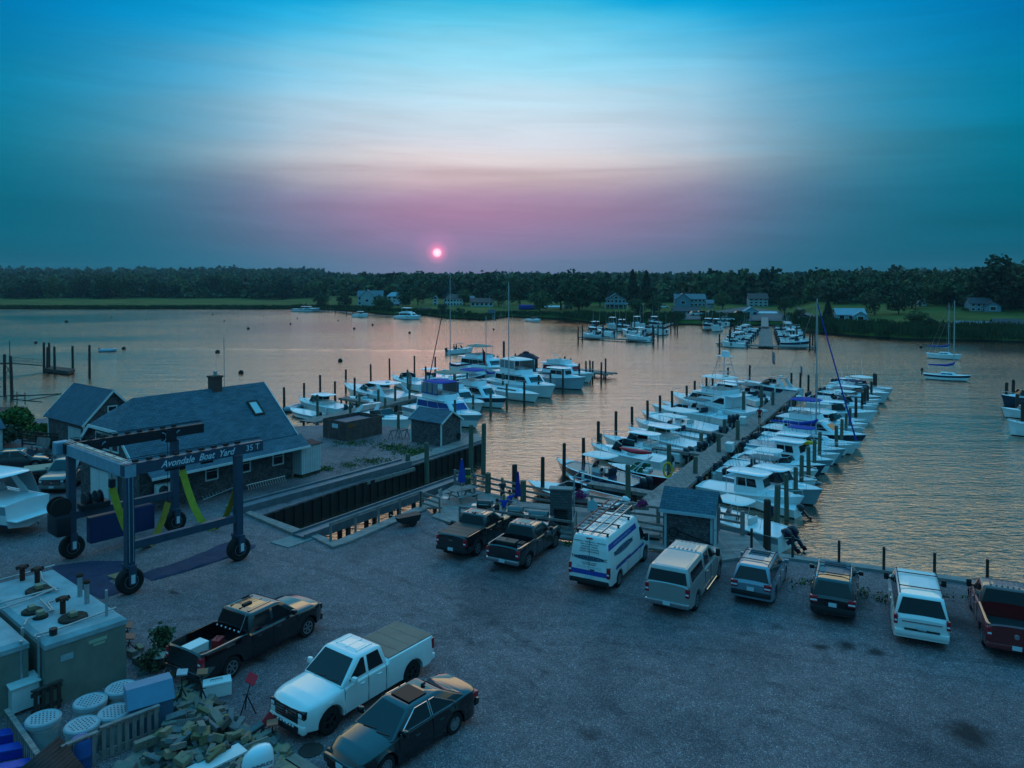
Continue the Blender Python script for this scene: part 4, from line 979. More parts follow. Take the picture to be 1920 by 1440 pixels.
rk.build('roof_rack', m_plast, VAN)
def ladder(name, label, L_, w, n, m, loc, rot, group=None):
 t_ = thing(name, label, 'ladder', loc, 0, group); t_.rotation_euler = rot
 for s in (1, -1): MB().box(0, s * w / 2 - 0.018, -0.04, L_, s * w / 2 + 0.018, 0.04).build('rail', m, t_)
 r_ = MB()
 for k in range(n): x = L_ * (k + 0.6) / n; r_.tube([(x, -w / 2 + 0.018, 0), (x, w / 2 - 0.018, 0)], 0.018, 6)
 r_.build('rungs', m_steel, t_); return t_
m_fibre = M('orange_fibreglass', (0.32, 0.07, 0.06), 0.5)
lw = [local_pt(VAN, -3.0, 0.52, 2.86), local_pt(VAN, -2.9, -0.32, 2.84)]
ladder('extension_ladder', 'orange railed ladder on the left of the van roof, over its edge', 4.6, 0.46, 11, m_fibre, lw[0], (0, R(-3), VAN.rotation_euler.z))
ladder('extension_ladder', 'double ladder strapped on the right of the van roof', 4.2, 0.42, 14, m_steel, lw[1], (0, R(-2), VAN.rotation_euler.z))
c = pickup_dims(L=6.2, W=2.03, wb=4.0, cab0=-0.65, hood=1.30, bedz=1.42, roof=2.03, spokes=8, rw=0.42, bmat=m_chrome, mmat=m_plast, mh=0.28)
t = make_vehicle('pickup_truck', 'champagne pickup with a matching cap over its bed, parked before the shingled shed', 'pickup truck', pn_silver, c)
place_vehicle(t, c, (1302, 1144), (1345, 1083), side=None); roof_ribs(t, c, pn_silver, 6)
hx = c['L'] / 2; cap = MB(); rings = []
for z, ins in ((1.41, 0), (1.95, 0.13), (2.05, 0.20), (2.08, 0.32)):
 x0, x1, w = -hx + 0.05 + ins * 1.1, -0.72, 0.99 - ins; rings.append([(x1, w, z), (x0 + 0.06, w, z), (x0, w - 0.08, z), (x0, -w + 0.08, z), (x0 + 0.06, -w, z), (x1, -w, z)])
cap.loft(rings, closed=True); cap.add(rings[-1], [tuple(range(6))]); cap.build('bed_cap', pn_silver, t, smooth=30)
MB().slab([(-hx + 0.045, 0.86, 1.46), (-hx + 0.045, -0.86, 1.46), (-hx + 0.18, -0.76, 1.92), (-hx + 0.18, 0.76, 1.92)], 0.02).build('cap_window', m_glass, t)
for s in (1, -1): MB().slab([(-hx + 0.45, s * 0.985, 1.50), (-0.85, s * 0.985, 1.50), (-0.85, s * 0.89, 1.90), (-hx + 0.50, s * 0.89, 1.90)][::(1 if s < 0 else -1)], 0.02).build('cap_window', m_glass, t)
for s in (1, -1): MB().tube([(-0.6, s * 1.08, 0.46), (1.2, s * 1.08, 0.46)], 0.035, 8).build('running_board', m_chrome, t)
def suv_dims(L=4.6, W=1.8, wb=2.67, H=1.70, belt=1.08, hood=0.98, **k):
 hx = L / 2
 d = dict(L=L, W=W, wb=wb, rw=0.355, tw=0.23, fo=0.92, sh=0.16, tf=0.26, tr=0.10, crown=0.04, flare=0.03, slope=True,
             top=[(-hx, belt - 0.12), (-hx + 0.08, belt), (hx - 1.35, belt - 0.02), (hx - 1.0, hood + 0.04), (hx - 0.45, hood - 0.04), (hx - 0.12, hood - 0.16), (hx, hood - 0.32)],
             bot=[(-hx, 0.36), (-hx + 0.3, 0.26), (hx - 0.6, 0.22), (hx, 0.28)],
             cab=dict(rb=-hx + 0.10, rt=-hx + 0.46, fb=hx - 1.02, ft=hx - 1.82, zb=belt - 0.05, zt=H - 0.03, wb=W / 2 - 0.05, wt=W / 2 - 0.22,
                      win=[(-hx + 0.28, -hx + 0.98, True, False), (-hx + 1.04, -0.08, False, False), (0.0, hx - 1.28, False, True)]),
             tail=dict(z0=belt - 0.30, z1=belt - 0.02, y0=W / 2 - 0.34, y1=W / 2 - 0.03, d=0.24), doors=[-0.04, -hx + 1.05, hx - 1.2], handles=[-0.34, 0.62 - 0.1], plz=0.80, spokes=5, bmat=m_plast, fbmat=m_plast)
 d.update(k); return d
def roof_rails(t, c, m, bars=2):
 g = c['cab']; x0, x1 = g['rt'] + 0.12, g['ft'] - 0.12; w = g['wt'] - 0.03; b = MB()
 for s in (1, -1): b.tube([(x0, s * w, g['zt'] + 0.0), (x0 + 0.1, s * w, g['zt'] + 0.07), (x1 - 0.1, s * w, g['zt'] + 0.07), (x1, s * w, g['zt'] + 0.0)], 0.02, 6)
 b.build('roof_rail', m, t)
 cbm = MB()
 for k in range(bars): x = x0 + (x1 - x0) * (0.22 + 0.55 * k / max(1, bars - 1)); cbm.bar((x, -w, g['zt'] + 0.085), (x, w, g['zt'] + 0.085), 0.05, 0.025)
 cbm.build('cross_bar', m_plast, t)
def sunroof(t, c, f0, f1):
 g = c['cab']; MB().rbox(g['rt'] + (g['ft'] - g['rt']) * f0, -0.45, g['zt'] + 0.015, g['rt'] + (g['ft'] - g['rt']) * f1, 0.45, g['zt'] + 0.04, 0.01).build('sunroof', m_glass, t)
c = suv_dims(); t = make_vehicle('crossover_car', 'grey-blue crossover with black roof rack parked right of the champagne pickup', 'car', pn_blue, c)
place_vehicle(t, c, (1450, 1127), (1468, 1090), side=None); roof_rails(t, c, m_plast); sunroof(t, c, 0.55, 0.88)
c = suv_dims(L=4.65, W=1.85, wb=2.66, H=1.70); t = make_vehicle('crossover_car', 'black crossover with silver roof rails parked between the crossover and the white SUV', 'car', pn_black, c)
place_vehicle(t, c, (1563, 1150), None, 25.5, 0); roof_rails(t, c, m_chrome); sunroof(t, c, 0.6, 0.9)
c = suv_dims(L=5.25, W=2.0, wb=3.02, H=1.96, belt=1.22, hood=1.16, rw=0.40, slope=False, bmat=pn_white, fbmat=pn_white, mmat=m_plast, mh=0.22); c['cab']['rt'] = -5.25 / 2 + 0.36
c['tail'] = dict(z0=0.86, z1=1.22, y0=0.84, y1=0.985, d=0.16)
t = make_vehicle('large_suv', 'large white SUV with roof bars parked at the seawall', 'car', pn_white, c)
place_vehicle(t, c, (1723, 1190), None, 24.0, 0); roof_rails(t, c, m_plast)
MB().box(-2.70, -0.62, 0.70, -2.66, 0.62, 0.76).build('bumper_step', m_plast, t); MB().box(-2.64, -0.70, 0.98, -2.62, 0.70, 1.03).build('chrome_strip', m_chrome, t)
c = pickup_dims(L=5.8, wb=3.60, cab0=-0.55, hood=1.18, bedz=1.34, roof=1.92, mmat=m_plast, mh=0.24); c['cab']['mat'] = paint('dull_red_roof', (0.16, 0.05, 0.04))
t = make_vehicle('pickup_truck', 'dark red pickup with dark open bed cut by the right edge of the view', 'pickup truck', pn_red, c)
place_vehicle(t, c, (1846, 1209), None, 24.5, 1); roof_ribs(t, c, c['cab']['mat'], 6)
bd = MB(); bd.box(c['bed'][0], -0.87, 0.80, c['bed'][1], 0.87, 0.815); bd.build('bed_liner', m_plast, t)
MB().lathe([(0.0, 0), (0.09, 0), (0.10, 0.02)], 14, (-2.925, 0, 1.0), 'x').build('tailgate_badge', m_chrome, t)
hx = 4.7 / 2
c = dict(L=4.7, W=1.82, wb=2.75, rw=0.33, tw=0.22, fo=0.95, slope=True, sh=0.16, tf=0.30, tr=0.16, crown=0.04, flare=0.015,
         top=[(-hx, 0.88), (-hx + 0.08, 0.98), (-0.9, 0.98), (0.9, 0.96), (1.1, 0.93), (hx - 0.5, 0.82), (hx - 0.15, 0.70), (hx, 0.58)],
         cab=dict(rb=-hx + 0.3, rt=-hx + 1.2, fb=1.2, ft=0.35, zb=0.93, zt=1.44, wb=0.84, wt=0.62, chrome=False, win=[(-1.5, -0.4, True, False), (-0.32, 0.92, False, True)]), doors=[-0.36, 0.95], handles=[-0.7], spokes=7)
t = make_vehicle('dark_sedan', 'dark sedan parked behind the cabin boat at the left edge', 'car', pn_grey, c); place_vehicle(t, c, (-5, 884), (62, 880), side=None)
c = pickup_dims(L=5.7, wb=3.5, cab0=-0.45, roof=1.86); t = make_vehicle('pickup_truck', 'black pickup with pale tan bed cover behind the boat lift legs', 'pickup truck', pn_black, c)
place_vehicle(t, c, (83, 916), None, 58, -1); tonneau(t, c, M('pale_tan_vinyl', (0.30, 0.27, 0.20), 0.7))
c = pickup_dims(L=5.6, wb=3.4, cab0=-0.7, roof=1.86, gmat=m_chrome); t = make_vehicle('pickup_truck', 'dark silver truck facing us between the boat lift leg and the white lift shed', 'pickup truck', paint('pewter_paint', (0.14, 0.15, 0.15)), c)
place_vehicle(t, c, (176, 894), (133, 920), side=1); tonneau(t, c, m_blackcover)
# ------------------------------------------------------------------ helpers for the yard
D1 = R(52.5)                                   # local x runs along the slip
def wall_box(b, x0, y0, z0, x1, y1, z1): b.box(x0, y0, z0, x1, y1, z1)
def window_part(t, cx, y, z, w, h, axis='y', sgn=-1, panes=2, mat=None, parent_name='window'):
 """white framed window on a wall of local plane axis=const"""
 fm = MB()
 def bx(u0, z0, u1, z1, d0, d1, b):
  a0, a1 = sorted((y + sgn * d0, y + sgn * d1))
  if axis == 'y': b.box(u0, a0, z0, u1, a1, z1)
  else: b.box(a0, u0, z0, a1, u1, z1)
 f = 0.09
 bx(cx - w / 2, z - h / 2, cx - w / 2 + f, z + h / 2, 0.003, 0.05, fm); bx(cx + w / 2 - f, z - h / 2, cx + w / 2, z + h / 2, 0.003, 0.05, fm)
 bx(cx - w / 2 + f, z + h / 2 - f, cx + w / 2 - f, z + h / 2, 0.003, 0.05, fm); bx(cx - w / 2 + f, z - h / 2, cx + w / 2 - f, z - h / 2 + f, 0.003, 0.06, fm)
 for k in range(1, panes): zz = z - h / 2 + h * k / panes; bx(cx - w / 2 + f, zz - 0.02, cx + w / 2 - f, zz + 0.02, 0.003, 0.04, fm)
 o = fm.build(parent_name, mat or m_trim, t)
 g = MB(); bx(cx - w / 2 + f, z - h / 2 + f, cx + w / 2 - f, z + h / 2 - f, 0.002, 0.018, g); g.build('pane', m_glass, o)
 return o
# ------------------------------------------------------------------ main boat yard building
O = Vector((-16.0, 55.3, 0))
B = thing('boatyard_building', 'long shingled boat yard building with blue-grey roof, skylight and brick chimney', 'building', O, D1)
XL, XR, DP_ = -11.2, 0.0, 8.0
wb = MB(); wb.box(XL, 0, -0.1, XR, DP_, 3.0)
wb.add([(XR, 0, 3.0), (XR, DP_, 3.0), (XR, DP_ / 2, 6.35)], [(0, 1, 2)])
wb.add([(XL, 0, 3.0), (XL, DP_, 3.0), (XL, DP_ / 2 + 2, 4.7), (XL, DP_ / 2 - 2, 4.7)], [(3, 2, 1, 0)][::1])
wb.build('wall', m_shingle, B)
rf = MB(); yr = DP_ / 2; zr = 6.6; xe = XR + 0.4; xh = -9.6; xl = XL - 0.35
zh = 4.95; yo = (zr - zh) / (zr - 3.1) * (yr + 0.1)
rf.slab([(xl, -0.1, 3.1), (xe, -0.1, 3.1), (xe, yr, zr), (xh, yr, zr), (xl, yr - yo, zh)], 0.12)
rf.slab([(xe, DP_ + 0.1, 3.1), (xl, DP_ + 0.1, 3.1), (xl, yr + yo, zh), (xh, yr, zr), (xe, yr, zr)], 0.12)
rf.slab([(xl, yr + yo, zh + 0.002), (xl, yr - yo, zh + 0.002), (xh, yr, zr + 0.002)], 0.12)
rf.slab([(xl + 0.5, -1.25, 2.40), (xe + 0.25, -1.25, 2.40), (xe + 0.25, -0.06, 3.09), (xl + 0.5, -0.06, 3.09)], 0.10)
ro = rf.build('roof', m_roof, B)
sk = MB().mat(m_dark_timber); f_ = 0.55; sy = -0.1 + (yr + 0.1) * f_; sz = 3.1 + (zr - 3.1) * f_
sl = Vector((0, yr + 0.1, zr - 3.1)).normalized(); sn = Vector((0, -sl.z, sl.y)); c0 = Vector((-1.6, sy, sz)) + sn * 0.06
def skp(u, v, w): return c0 + Vector((1, 0, 0)) * u + sl * v + sn * w
for (u0, v0, u1, v1) in ((-0.42, -0.62, -0.32, 0.62), (0.32, -0.62, 0.42, 0.62)): sk.bar(skp((u0 + u1) / 2, v0, 0), skp((u0 + u1) / 2, v1, 0), 0.12, 0.14, up=tuple(sn))
sk.bar(skp(-0.42, -0.62, 0.0), skp(0.42, -0.62, 0.0), 0.12, 0.13, up=tuple(sn)); sk.bar(skp(-0.42, 0.62, 0.0), skp(0.42, 0.62, 0.0), 0.12, 0.13, up=tuple(sn))
so = sk.build('skylight', None, B); MB().slab([skp(-0.34, -0.56, 0.02), skp(0.34, -0.56, 0.02), skp(0.34, 0.56, 0.02), skp(-0.34, 0.56, 0.02)], 0.02).build('pane', M('bright_pane', (0.5, 0.6, 0.6), 0.15), so)
ch = MB(); ch.box(-4.0, yr - 0.32, 6.3, -3.3, yr + 0.38, 7.35); ch.box(-4.06, yr - 0.38, 7.352, -3.24, yr + 0.44, 7.48)
co = ch.build('chimney', M('old_brick', (0.14, 0.07, 0.06), 0.9, tex='brick', ts=(0.22, 0.075), c2=(0.10, 0.055, 0.05), bump=0.5), B); MB().lathe([(0.12, 7.48), (0.12, 7.72), (0.17, 7.74), (0.17, 7.80)], 10, (-3.65, yr, 0)).build('chimney_pot', m_galv, co)
MB().tube([(-2.75, yr + 0.3, 6.3), (-2.75, yr + 0.3, 10.3)], 0.022, 6).build('radio_mast', m_steel, B)
tr = MB()
tr.bar((xe, -0.1, 3.0), (xe, yr, zr - 0.1), 0.05, 0.2); tr.bar((xl - 0.03, -0.1, 2.98), (xl - 0.03, yr - yo, zh - 0.12), 0.05, 0.22); tr.bar((xl - 0.03, DP_ + 0.1, 2.98), (xl - 0.03, yr + yo, zh - 0.12), 0.05, 0.22); tr.bar((xl - 0.03, yr - yo, zh - 0.1), (xl - 0.03, yr + yo, zh - 0.1), 0.05, 0.2)
tr.bar((xl + 0.5, -1.27, 2.32), (xe + 0.25, -1.27, 2.32), 0.05, 0.16)
tr.build('trim_board', m_trim, B)
window_part(B, -1.25, 0, 1.75, 0.95, 1.25); window_part(B, -3.95, 0, 1.75, 0.95, 1.25); window_part(B, -6.4, 0, 1.75, 0.95, 1.25)
for y in (3.0, 4.1, 5.2): window_part(B, y, XL, 3.95, 0.95, 1.1, axis='x', sgn=-1)
window_part(B, 1.5, XL, 1.75, 1.0, 1.2, axis='x', sgn=-1)
dr = MB()
for k, y in enumerate((2.7, 3.95)): dr.rbox(XL - 0.62, y, 0.1, XL - 0.02, y + 1.2, 2.35, 0.03)
do = dr.build('lean_to_locker', m_trim, B)
MB().box(XL - 0.70, 2.62, 2.352, XL - 0.02, 5.23, 2.43).build('locker_roof', m_roof2, B)
ac = thing('air_conditioner', 'white outdoor air conditioner on the wall behind the boat lift', 'air conditioner', local_pt(B, -9.9, -0.42, 0.95), D1)
MB().rbox(-0.5, -0.2, 0, 0.5, 0.2, 0.8, 0.03).build('casing', m_white, ac, smooth=30)
fg = MB(); fg.mat(m_black).lathe([(0.0, -0.205), (0.30, -0.205), (0.31, -0.19)], 20, (-0.1, 0, 0.4), 'y')
fo = fg.build('fan_opening', None, ac); gr = MB()
for k in range(5): r_ = 0.06 + 0.055 * k; gr.tube([(-0.1 + r_ * math.cos(2 * PI * i / 18), -0.222, 0.4 + r_ * math.sin(2 * PI * i / 18)) for i in range(19)], 0.006, 4, cap=False)
gr.build('fan_guard', m_galv, fo)
for sx_ in (-0.35, 0.35): MB().bar((sx_, 0.2, -0.05), (sx_, -0.2, -0.05), 0.05).build('bracket', m_steel, ac)
kb = P(350, 925); k_ = thing('ice_chest_kiosk', 'pale cabinet with a small canopy by the building wall, seen through the boat lift', 'cabinet', kb, D1)
MB().rbox(-0.55, -0.35, 0, 0.55, 0.35, 1.5, 0.03).build('casing', m_trim, k_); MB().rbox(-0.75, -0.55, 1.502, 0.75, 0.45, 1.6, 0.02).build('canopy', m_galv, k_); MB().box(-0.4, -0.365, 0.5, 0.1, -0.35, 1.3).build('panel', m_glass, k_)
a = P(377, 933, 0.15); b_ = P(446, 905, 0.5); d_ = b_ - a
ladder('lying_ladder', 'ladder with orange end leaning low along the building wall', d_.length, 0.42, 12, m_steel, a, (R(50), -math.asin(0.35 / d_.length), math.atan2(d_.y, d_.x)))
a = P(463, 916, 0.12); b_ = P(536, 898, 0.12); d_ = b_ - a
ladder('lying_ladder', 'long ladder lying on its side below the wall windows', d_.length, 0.45, 16, m_steel, a, (R(60), 0, math.atan2(d_.y, d_.x)))
S = thing('storage_shed', 'white board storage locker with rusty red roof at the end of the building', 'shed', P(565.7, 897), math.atan2(1.6, 0.95))
m_board = M('white_board', (0.50, 0.52, 0.52), 0.6, var=0.15, vs=2, tex='plank', ts=(6, 0.18), c2=(0.46, 0.48, 0.48))
MB().box(0, 0, 0.25, 1.9, 0.95, 2.25).build('wall', m_board, S); MB().slab([(-0.08, -0.08, 2.26), (1.98, -0.08, 2.26), (1.98, 1.03, 2.42), (-0.08, 1.03, 2.42)][::1], 0.05).build('roof', M('rusty_red', (0.12, 0.035, 0.03), 0.8, var=0.3), S)
MB().box(0.05, 0.05, 0, 1.85, 0.9, 0.25).build('base', m_dark_timber, S)
# ------------------------------------------------------------------ small shed behind
def gable_shed(name, label, loc, rz, wx, ly, hw_, hr, wallm, roofm, ov=0.3, cat='shed'):
 """ridge along local y"""
 t = thing(name, label, cat, loc, rz); x0, x1 = -wx / 2, wx / 2
 w_ = MB(); w_.box(x0, 0, -0.1, x1, ly, hw_)
 for y, fl in ((0, 0), (ly, 1)): w_.add([(x0, y, hw_), (x1, y, hw_), (0, y, hr - 0.1)], [(0, 1, 2) if not fl else (2, 1, 0)])
 w_.build('wall', wallm, t)
 sl_ = (hr - hw_) / (wx / 2); r_ = MB()
 r_.slab([(x1 + ov, -ov, hw_ - ov * sl_), (x1 + ov, ly + ov, hw_ - ov * sl_), (0, ly + ov, hr), (0, -ov, hr)], 0.08)
 r_.slab([(x0 - ov, ly + ov, hw_ - ov * sl_), (x0 - ov, -ov, hw_ - ov * sl_), (0, -ov, hr), (0, ly + ov, hr)], 0.08)
 r_.build('roof', roofm, t); tr_ = MB()
 for y in (-ov - 0.015, ly + ov + 0.015):
  for s in (1, -1): tr_.bar((s * (wx / 2 + ov), y, hw_ - ov * sl_ - 0.06), (0, y, hr - 0.06), 0.04, 0.15)
 for s in (1, -1):
  for y in (0, ly): tr_.box(s * wx / 2 - 0.06, y - 0.03 if y == 0 else y - 0.09, 0, s * wx / 2 + 0.03, y + 0.09 if y == 0 else y + 0.03, hw_ - 0.03)
 tr_.build('trim_board', m_trim, t); return t
c_ = Vector((-35.7, 64.8, 0)) + Vector((math.sin(D1), -math.cos(D1), 0)) * 3.4
GS = gable_shed('gabled_shed', 'small gabled shed with smooth teal roof behind the left end of the building', c_, D1, 4.4, 6.8, 3.0, 5.3, m_shingle, m_roof2)
window_part(GS, 0.0, 0, 3.55, 0.8, 0.9); window_part(GS, 1.0, 0, 1.5, 0.8, 1.0)
for k, y in enumerate((0.6, 1.75)): MB().box(-2.25, y, 0.05, -2.202, y + 1.1, 2.3).build('barn_door', m_board, GS)
# ------------------------------------------------------------------ shingled shed on the point
PS = gable_shed('shingled_shed', 'small shingled shed with white corner boards on the point beside the slip', P(828, 838) + Vector((math.cos(D1), math.sin(D1), 0)) * 1.25, D1, 2.5, 3.7, 2.16, 2.95, m_shingle, m_roof, 0.18)
MB().lathe([(0.0, 0.02), (0.26, 0.02), (0.30, 0.0)], 16, (0.9, -0.06, 0.6), 'y').build('hose_reel', m_black, PS)
# ------------------------------------------------------------------ wooden enclosure with a container inside
E = thing('board_enclosure', 'weathered board enclosure with a white notice on the point', 'fence', P(649, 828), D1)
m_fence = M('red_brown_boards', (0.14, 0.085, 0.075), 0.85, var=0.35, vs=2, bump=0.4, tex='plank', ts=(3, 0.15), c2=(0.10, 0.065, 0.06))
for (x0, y0, x1, y1) in ((0, 0, 4.3, 0.06), (0, 0.06, 0.06, 3.2), (4.24, 0.06, 4.3, 3.2), (0.06, 3.14, 4.24, 3.2)): MB().box(x0, y0, 0, x1, y1, 1.72).build('board_panel', m_fence, E)
MB().box(-0.02, 1.1, 1.05, -0.005, 1.9, 1.42).build('notice', m_plate, E)
MB().box(0.15, -0.02, 1.15, 0.95, -0.006, 1.5).build('faded_notice', M('faded_orange', (0.25, 0.09, 0.03), 0.8, var=0.5, vs=8), E)
tag(MB().box(0.4, 0.4, 0.1, 3.9, 2.8, 1.35).box(0.3, 0.3, 1.352, 4.0, 2.9, 1.45).build('waste_skip', M('skip_blue', (0.04, 0.08, 0.12), 0.6), None), 'blue-grey waste container standing inside the board enclosure', 'skip')
o_ = bpy.data.objects['waste_skip']; o_.location = P(649, 828); o_.rotation_euler = (0, 0, D1)
for px in (739, 757):
 sh = thing('saw_horse', 'wooden saw horse left of its twin beside the shed on the point' if px == 739 else 'wooden saw horse nearest the shed on the point', 'saw horse', P(px, 822), D1)
 MB().bar((-0.5, 0, 0.75), (0.5, 0, 0.75), 0.09, 0.12).build('beam', m_timber, sh)
 for x in (-0.4, 0.4):
  for s in (1, -1): MB().bar((x, 0, 0.75), (x * 1.1, s * 0.3, 0), 0.05, 0.07).build('leg', m_timber, sh)
# ------------------------------------------------------------------ slip: runways, walls and beams
m_runway = M('runway_steel', (0.13, 0.145, 0.165), 0.6, var=0.3, vs=1.5, metal=0.2); m_sheet = M('black_sheet_pile', (0.012, 0.010, 0.010), 0.7, var=0.3, vs=1)
m_conc = M('concrete', (0.22, 0.22, 0.215), 0.85, var=0.25, vs=1.5, bump=0.3, bs=25)
def runway(label, a, b, w, z0, z1, name='lift_runway'):
 t = thing(name, label, 'runway', a, math.atan2((b - a).y, (b - a).x)); L_ = (b - a).length
 MB().box(0, -w / 2 + 0.1, z0, L_, w / 2 - 0.1, z1 - 0.12).build('track', m_runway, t)
 for s in (1, -1): y0, y1 = sorted((s * (w / 2 - 0.1), s * w / 2)); MB().box(0, y0, z0 - 0.1, L_, y1, z1).build('kerb', m_runway, t)
 return t, L_
RA, LA = runway('steel lift runway on the building side of the slip', P(440, 962), P(762, 872), 1.15, -0.05, 0.42)
MB().box(0, 0.585, 0.0, LA, 1.0, 0.30).build('timber_kerb', m_plank, RA)
MB().box(0.5, -0.95, -0.30, LA, -0.75, -0.06).build('whaler_beam', m_timber, RA)
RB, LB = runway('steel lift runway standing on piles in the middle of the water', P(560, 1010), P(872, 897), 1.0, -0.08, 0.30)
for k in range(7):
 x = 1.2 + k * (LB - 2) / 6
 for s in (1, -1): MB().tube([(x, s * 0.35, -3.1), (x, s * 0.35, -0.19)], 0.15, 8).build('pile', m_pile, RB)
wl = MB(); a = P(484, 968.5); b_ = P(762, 876.5); c_ = P(905, 830.5)
for (u, v) in ((a, b_), (b_, c_)):
 d_ = (v - u).normalized(); n_ = Vector((d_.y, -d_.x, 0)); L_ = (v - u).length
 k = 0
 while k * 0.4 < L_:
  p0 = u + d_ * (k * 0.4) + n_ * 0.03; off = 0.08 if k % 2 else 0.0
  wl.bar(p0 + n_ * off + Vector((0, 0, -3.1)), p0 + n_ * off + Vector((0, 0, -0.08)), 0.12, 0.39, up=tuple(d_)) if False else wl.add([p0 + n_ * off + Vector((0, 0, -3.1)), p0 + d_ * 0.4 + n_ * off + Vector((0, 0, -3.1)), p0 + d_ * 0.4 + n_ * off + Vector((0, 0, -0.06)), p0 + n_ * off + Vector((0, 0, -0.06))], [(0, 1, 2, 3)])
  wl.add([p0 + d_ * 0.4 + n_ * 0.0 + Vector((0, 0, -3.1)), p0 + d_ * 0.4 + n_ * 0.08 + Vector((0, 0, -3.1)), p0 + d_ * 0.4 + n_ * 0.08 + Vector((0, 0, -0.06)), p0 + d_ * 0.4 + Vector((0, 0, -0.06))], [(0, 1, 2, 3)]); k += 1
tag(wl.build('sheet_pile_wall', m_sheet), 'black ribbed sheet pile wall along the building side of the slip', 'retaining wall')
def planks(name, label, poly, z, m=None, cat='boardwalk', th=0.12, tagit=True):
 o = MB().prism([tuple(p.xy) for p in poly], z - th, z).build(name, m or m_plank)
 if tagit: tag(o, label, cat)
 return o
planks('slip_walkway', 'narrow plank walkway capping the outer slip wall towards the point', [P(762, 872), P(764, 862), P(868, 826), P(893, 815), P(908, 826), P(845, 846)], 0.14)
tag(MB().prism([tuple(P(x, y).xy) for x, y in ((484, 968), (470, 962), (460, 966), (566, 1012), (580, 1003), (572, 1000))], 0.0, 0.16).build('slip_head_timber', m_timber), 'timber kerb across the head of the slip', 'kerb')
tag(MB().prism([tuple(P(x, y).xy) for x, y in ((506, 1018), (541, 1028), (594, 1009), (570, 999))], 0.0, 0.05).build('concrete_apron', m_conc), 'pale concrete apron where the middle runway meets the gravel', 'apron')
def railing(name, label, pts, h=1.0, post=0.12, rails=3, gap=1.6, m=None, postm=None, cat='railing', z=0.12, ph=None):
 """posts and boards along pixel or world points"""
 W_ = [P(*p) if len(p) == 2 else Vector(p) for p in pts]
 t = thing(name, label, cat, W_[0]); o = W_[0]
 for i in range(len(W_) - 1):
  a, b = W_[i] - o, W_[i + 1] - o; L_ = (b - a).length; n = max(1, round(L_ / gap))
  for k in range(n + (1 if i == len(W_) - 2 else 0)):
   p = a + (b - a) * (k / n); MB().box(p.x - post / 2, p.y - post / 2, z - 0.1, p.x + post / 2, p.y + post / 2, z + (ph or h)).build('post', postm or m or m_timber, t)
  for r_ in range(rails):
   zz = z + h * (r_ + 1) / rails - 0.08; MB().bar(a + Vector((0, 0, zz)), b + Vector((0, 0, zz)), 0.05, 0.13).build('rail', m or m_timber, t)
 return t
railing('pool_railing', 'handrail beside the middle runway, along the small pool', [(620, 1018), (788, 953)], 1.0, rails=1, gap=1.9)
railing('corner_railing', 'short railing at the left end of the picnic deck', [(790, 953), (824, 964)], 0.95, rails=3)
planks('pool_boardwalk', 'plank walk along the near side of the small pool', [P(583, 1009), P(624, 1029), P(648, 1022), P(800, 957), P(793, 949), P(628, 1018), P(596, 1005)], 0.12)
planks('plank_ramp', 'grey plank ramp from the gravel onto the picnic deck', [P(810, 971), P(843, 982), P(865, 966), P(832, 953)], 0.10)
deck_px = [(838, 976), (828, 954), (800, 955), (790, 948), (852, 912), (1000, 946), (1180, 964), (1232, 935), (1290, 950), (1345, 995), (1412, 1010), (1442, 1042), (1345, 1056), (1240, 1034), (1078, 1016), (862, 984)]
planks('picnic_deck', 'wide grey plank deck with picnic tables between the trucks and the river', [P(x, y) for x, y in deck_px], 0.12)
railing('river_railing', 'timber railing along the river side of the picnic deck', [(853, 912), (915, 926), (982, 942), (1068, 958), (1110, 964), (1178, 976)], 1.05, 0.16, 3, 2.4)
for px, y0 in ((915, 927), (981, 943)):
 pb = P(px, y0); tag(MB().tube([pb, pb + Vector((0, 0, 1.45))], 0.2, 10).build('railing_pile', m_pile_pale), 'stout pile in the river railing behind the standing man' if px == 915 else 'stout pile in the river railing, right of the purple umbrella', 'piling')
railing('truck_railing', 'long timber railing between the parked trucks and the grills', [(862, 986), (940, 996), (1074, 1016)], 1.05, 0.12, 3, 1.8)
railing('grill_end_railing', 'slatted railing with open boards at the right end of the grills', [(1074, 1018), (1080, 996)], 1.05, 0.12, 4, 1.4)
railing('van_railing', 'timber railing in front of the van and along the deck opening', [(1192, 1012), (1245, 1022)], 1.0, 0.14, 3, 2.2)
railing('gangway_railing', 'timber railing at the right of the dock entrance', [(1178, 978), (1234, 985), (1247, 988)], 1.0, 0.2, 2, 2.2)
railing('shed_side_railing', 'dark timber railing right of the shingled shed by the water', [(1346, 998), (1392, 1007)], 1.1, 0.2, 3, 2.0, ph=1.35)
sw = [P(1400, 1042), P(1480, 1051), P(1780, 1091), P(1920, 1113), P(2300, 1172)]
cap_ = MB()
for a, b in zip(sw, sw[1:]):
 d_ = (b - a).normalized(); n_ = Vector((-d_.y, d_.x, 0)); cap_.prism([tuple((p).xy) for p in (a, b, b + n_ * 0.55, a + n_ * 0.55)], -3.1, 0.13)
tag(cap_.build('seawall', m_conc), 'concrete seawall cap behind the parked cars', 'seawall')
RP = []
for px, yt, yb2 in ((1409, 998, 1035), (1486, 1009, 1049), (1573, 1024, 1060), (1657, 1038, 1073), (1752, 1052, 1085), (1851, 1068, 1098)):
 b0 = P(px, yb2); RP.append(b0 + Vector((0, 0, 1.15)))
 tag(MB().tube([b0 + Vector((0, 0, -0.2)), b0 + Vector((0, 0, 1.25))], 0.07, 8).build('rope_post', m_dark_timber), 'slim dark post carrying the rope along the seawall', 'post', 'rope posts on the seawall')
RP.append(RP[-1] + (RP[-1] - RP[-2]) * 1.6)
rp = MB()
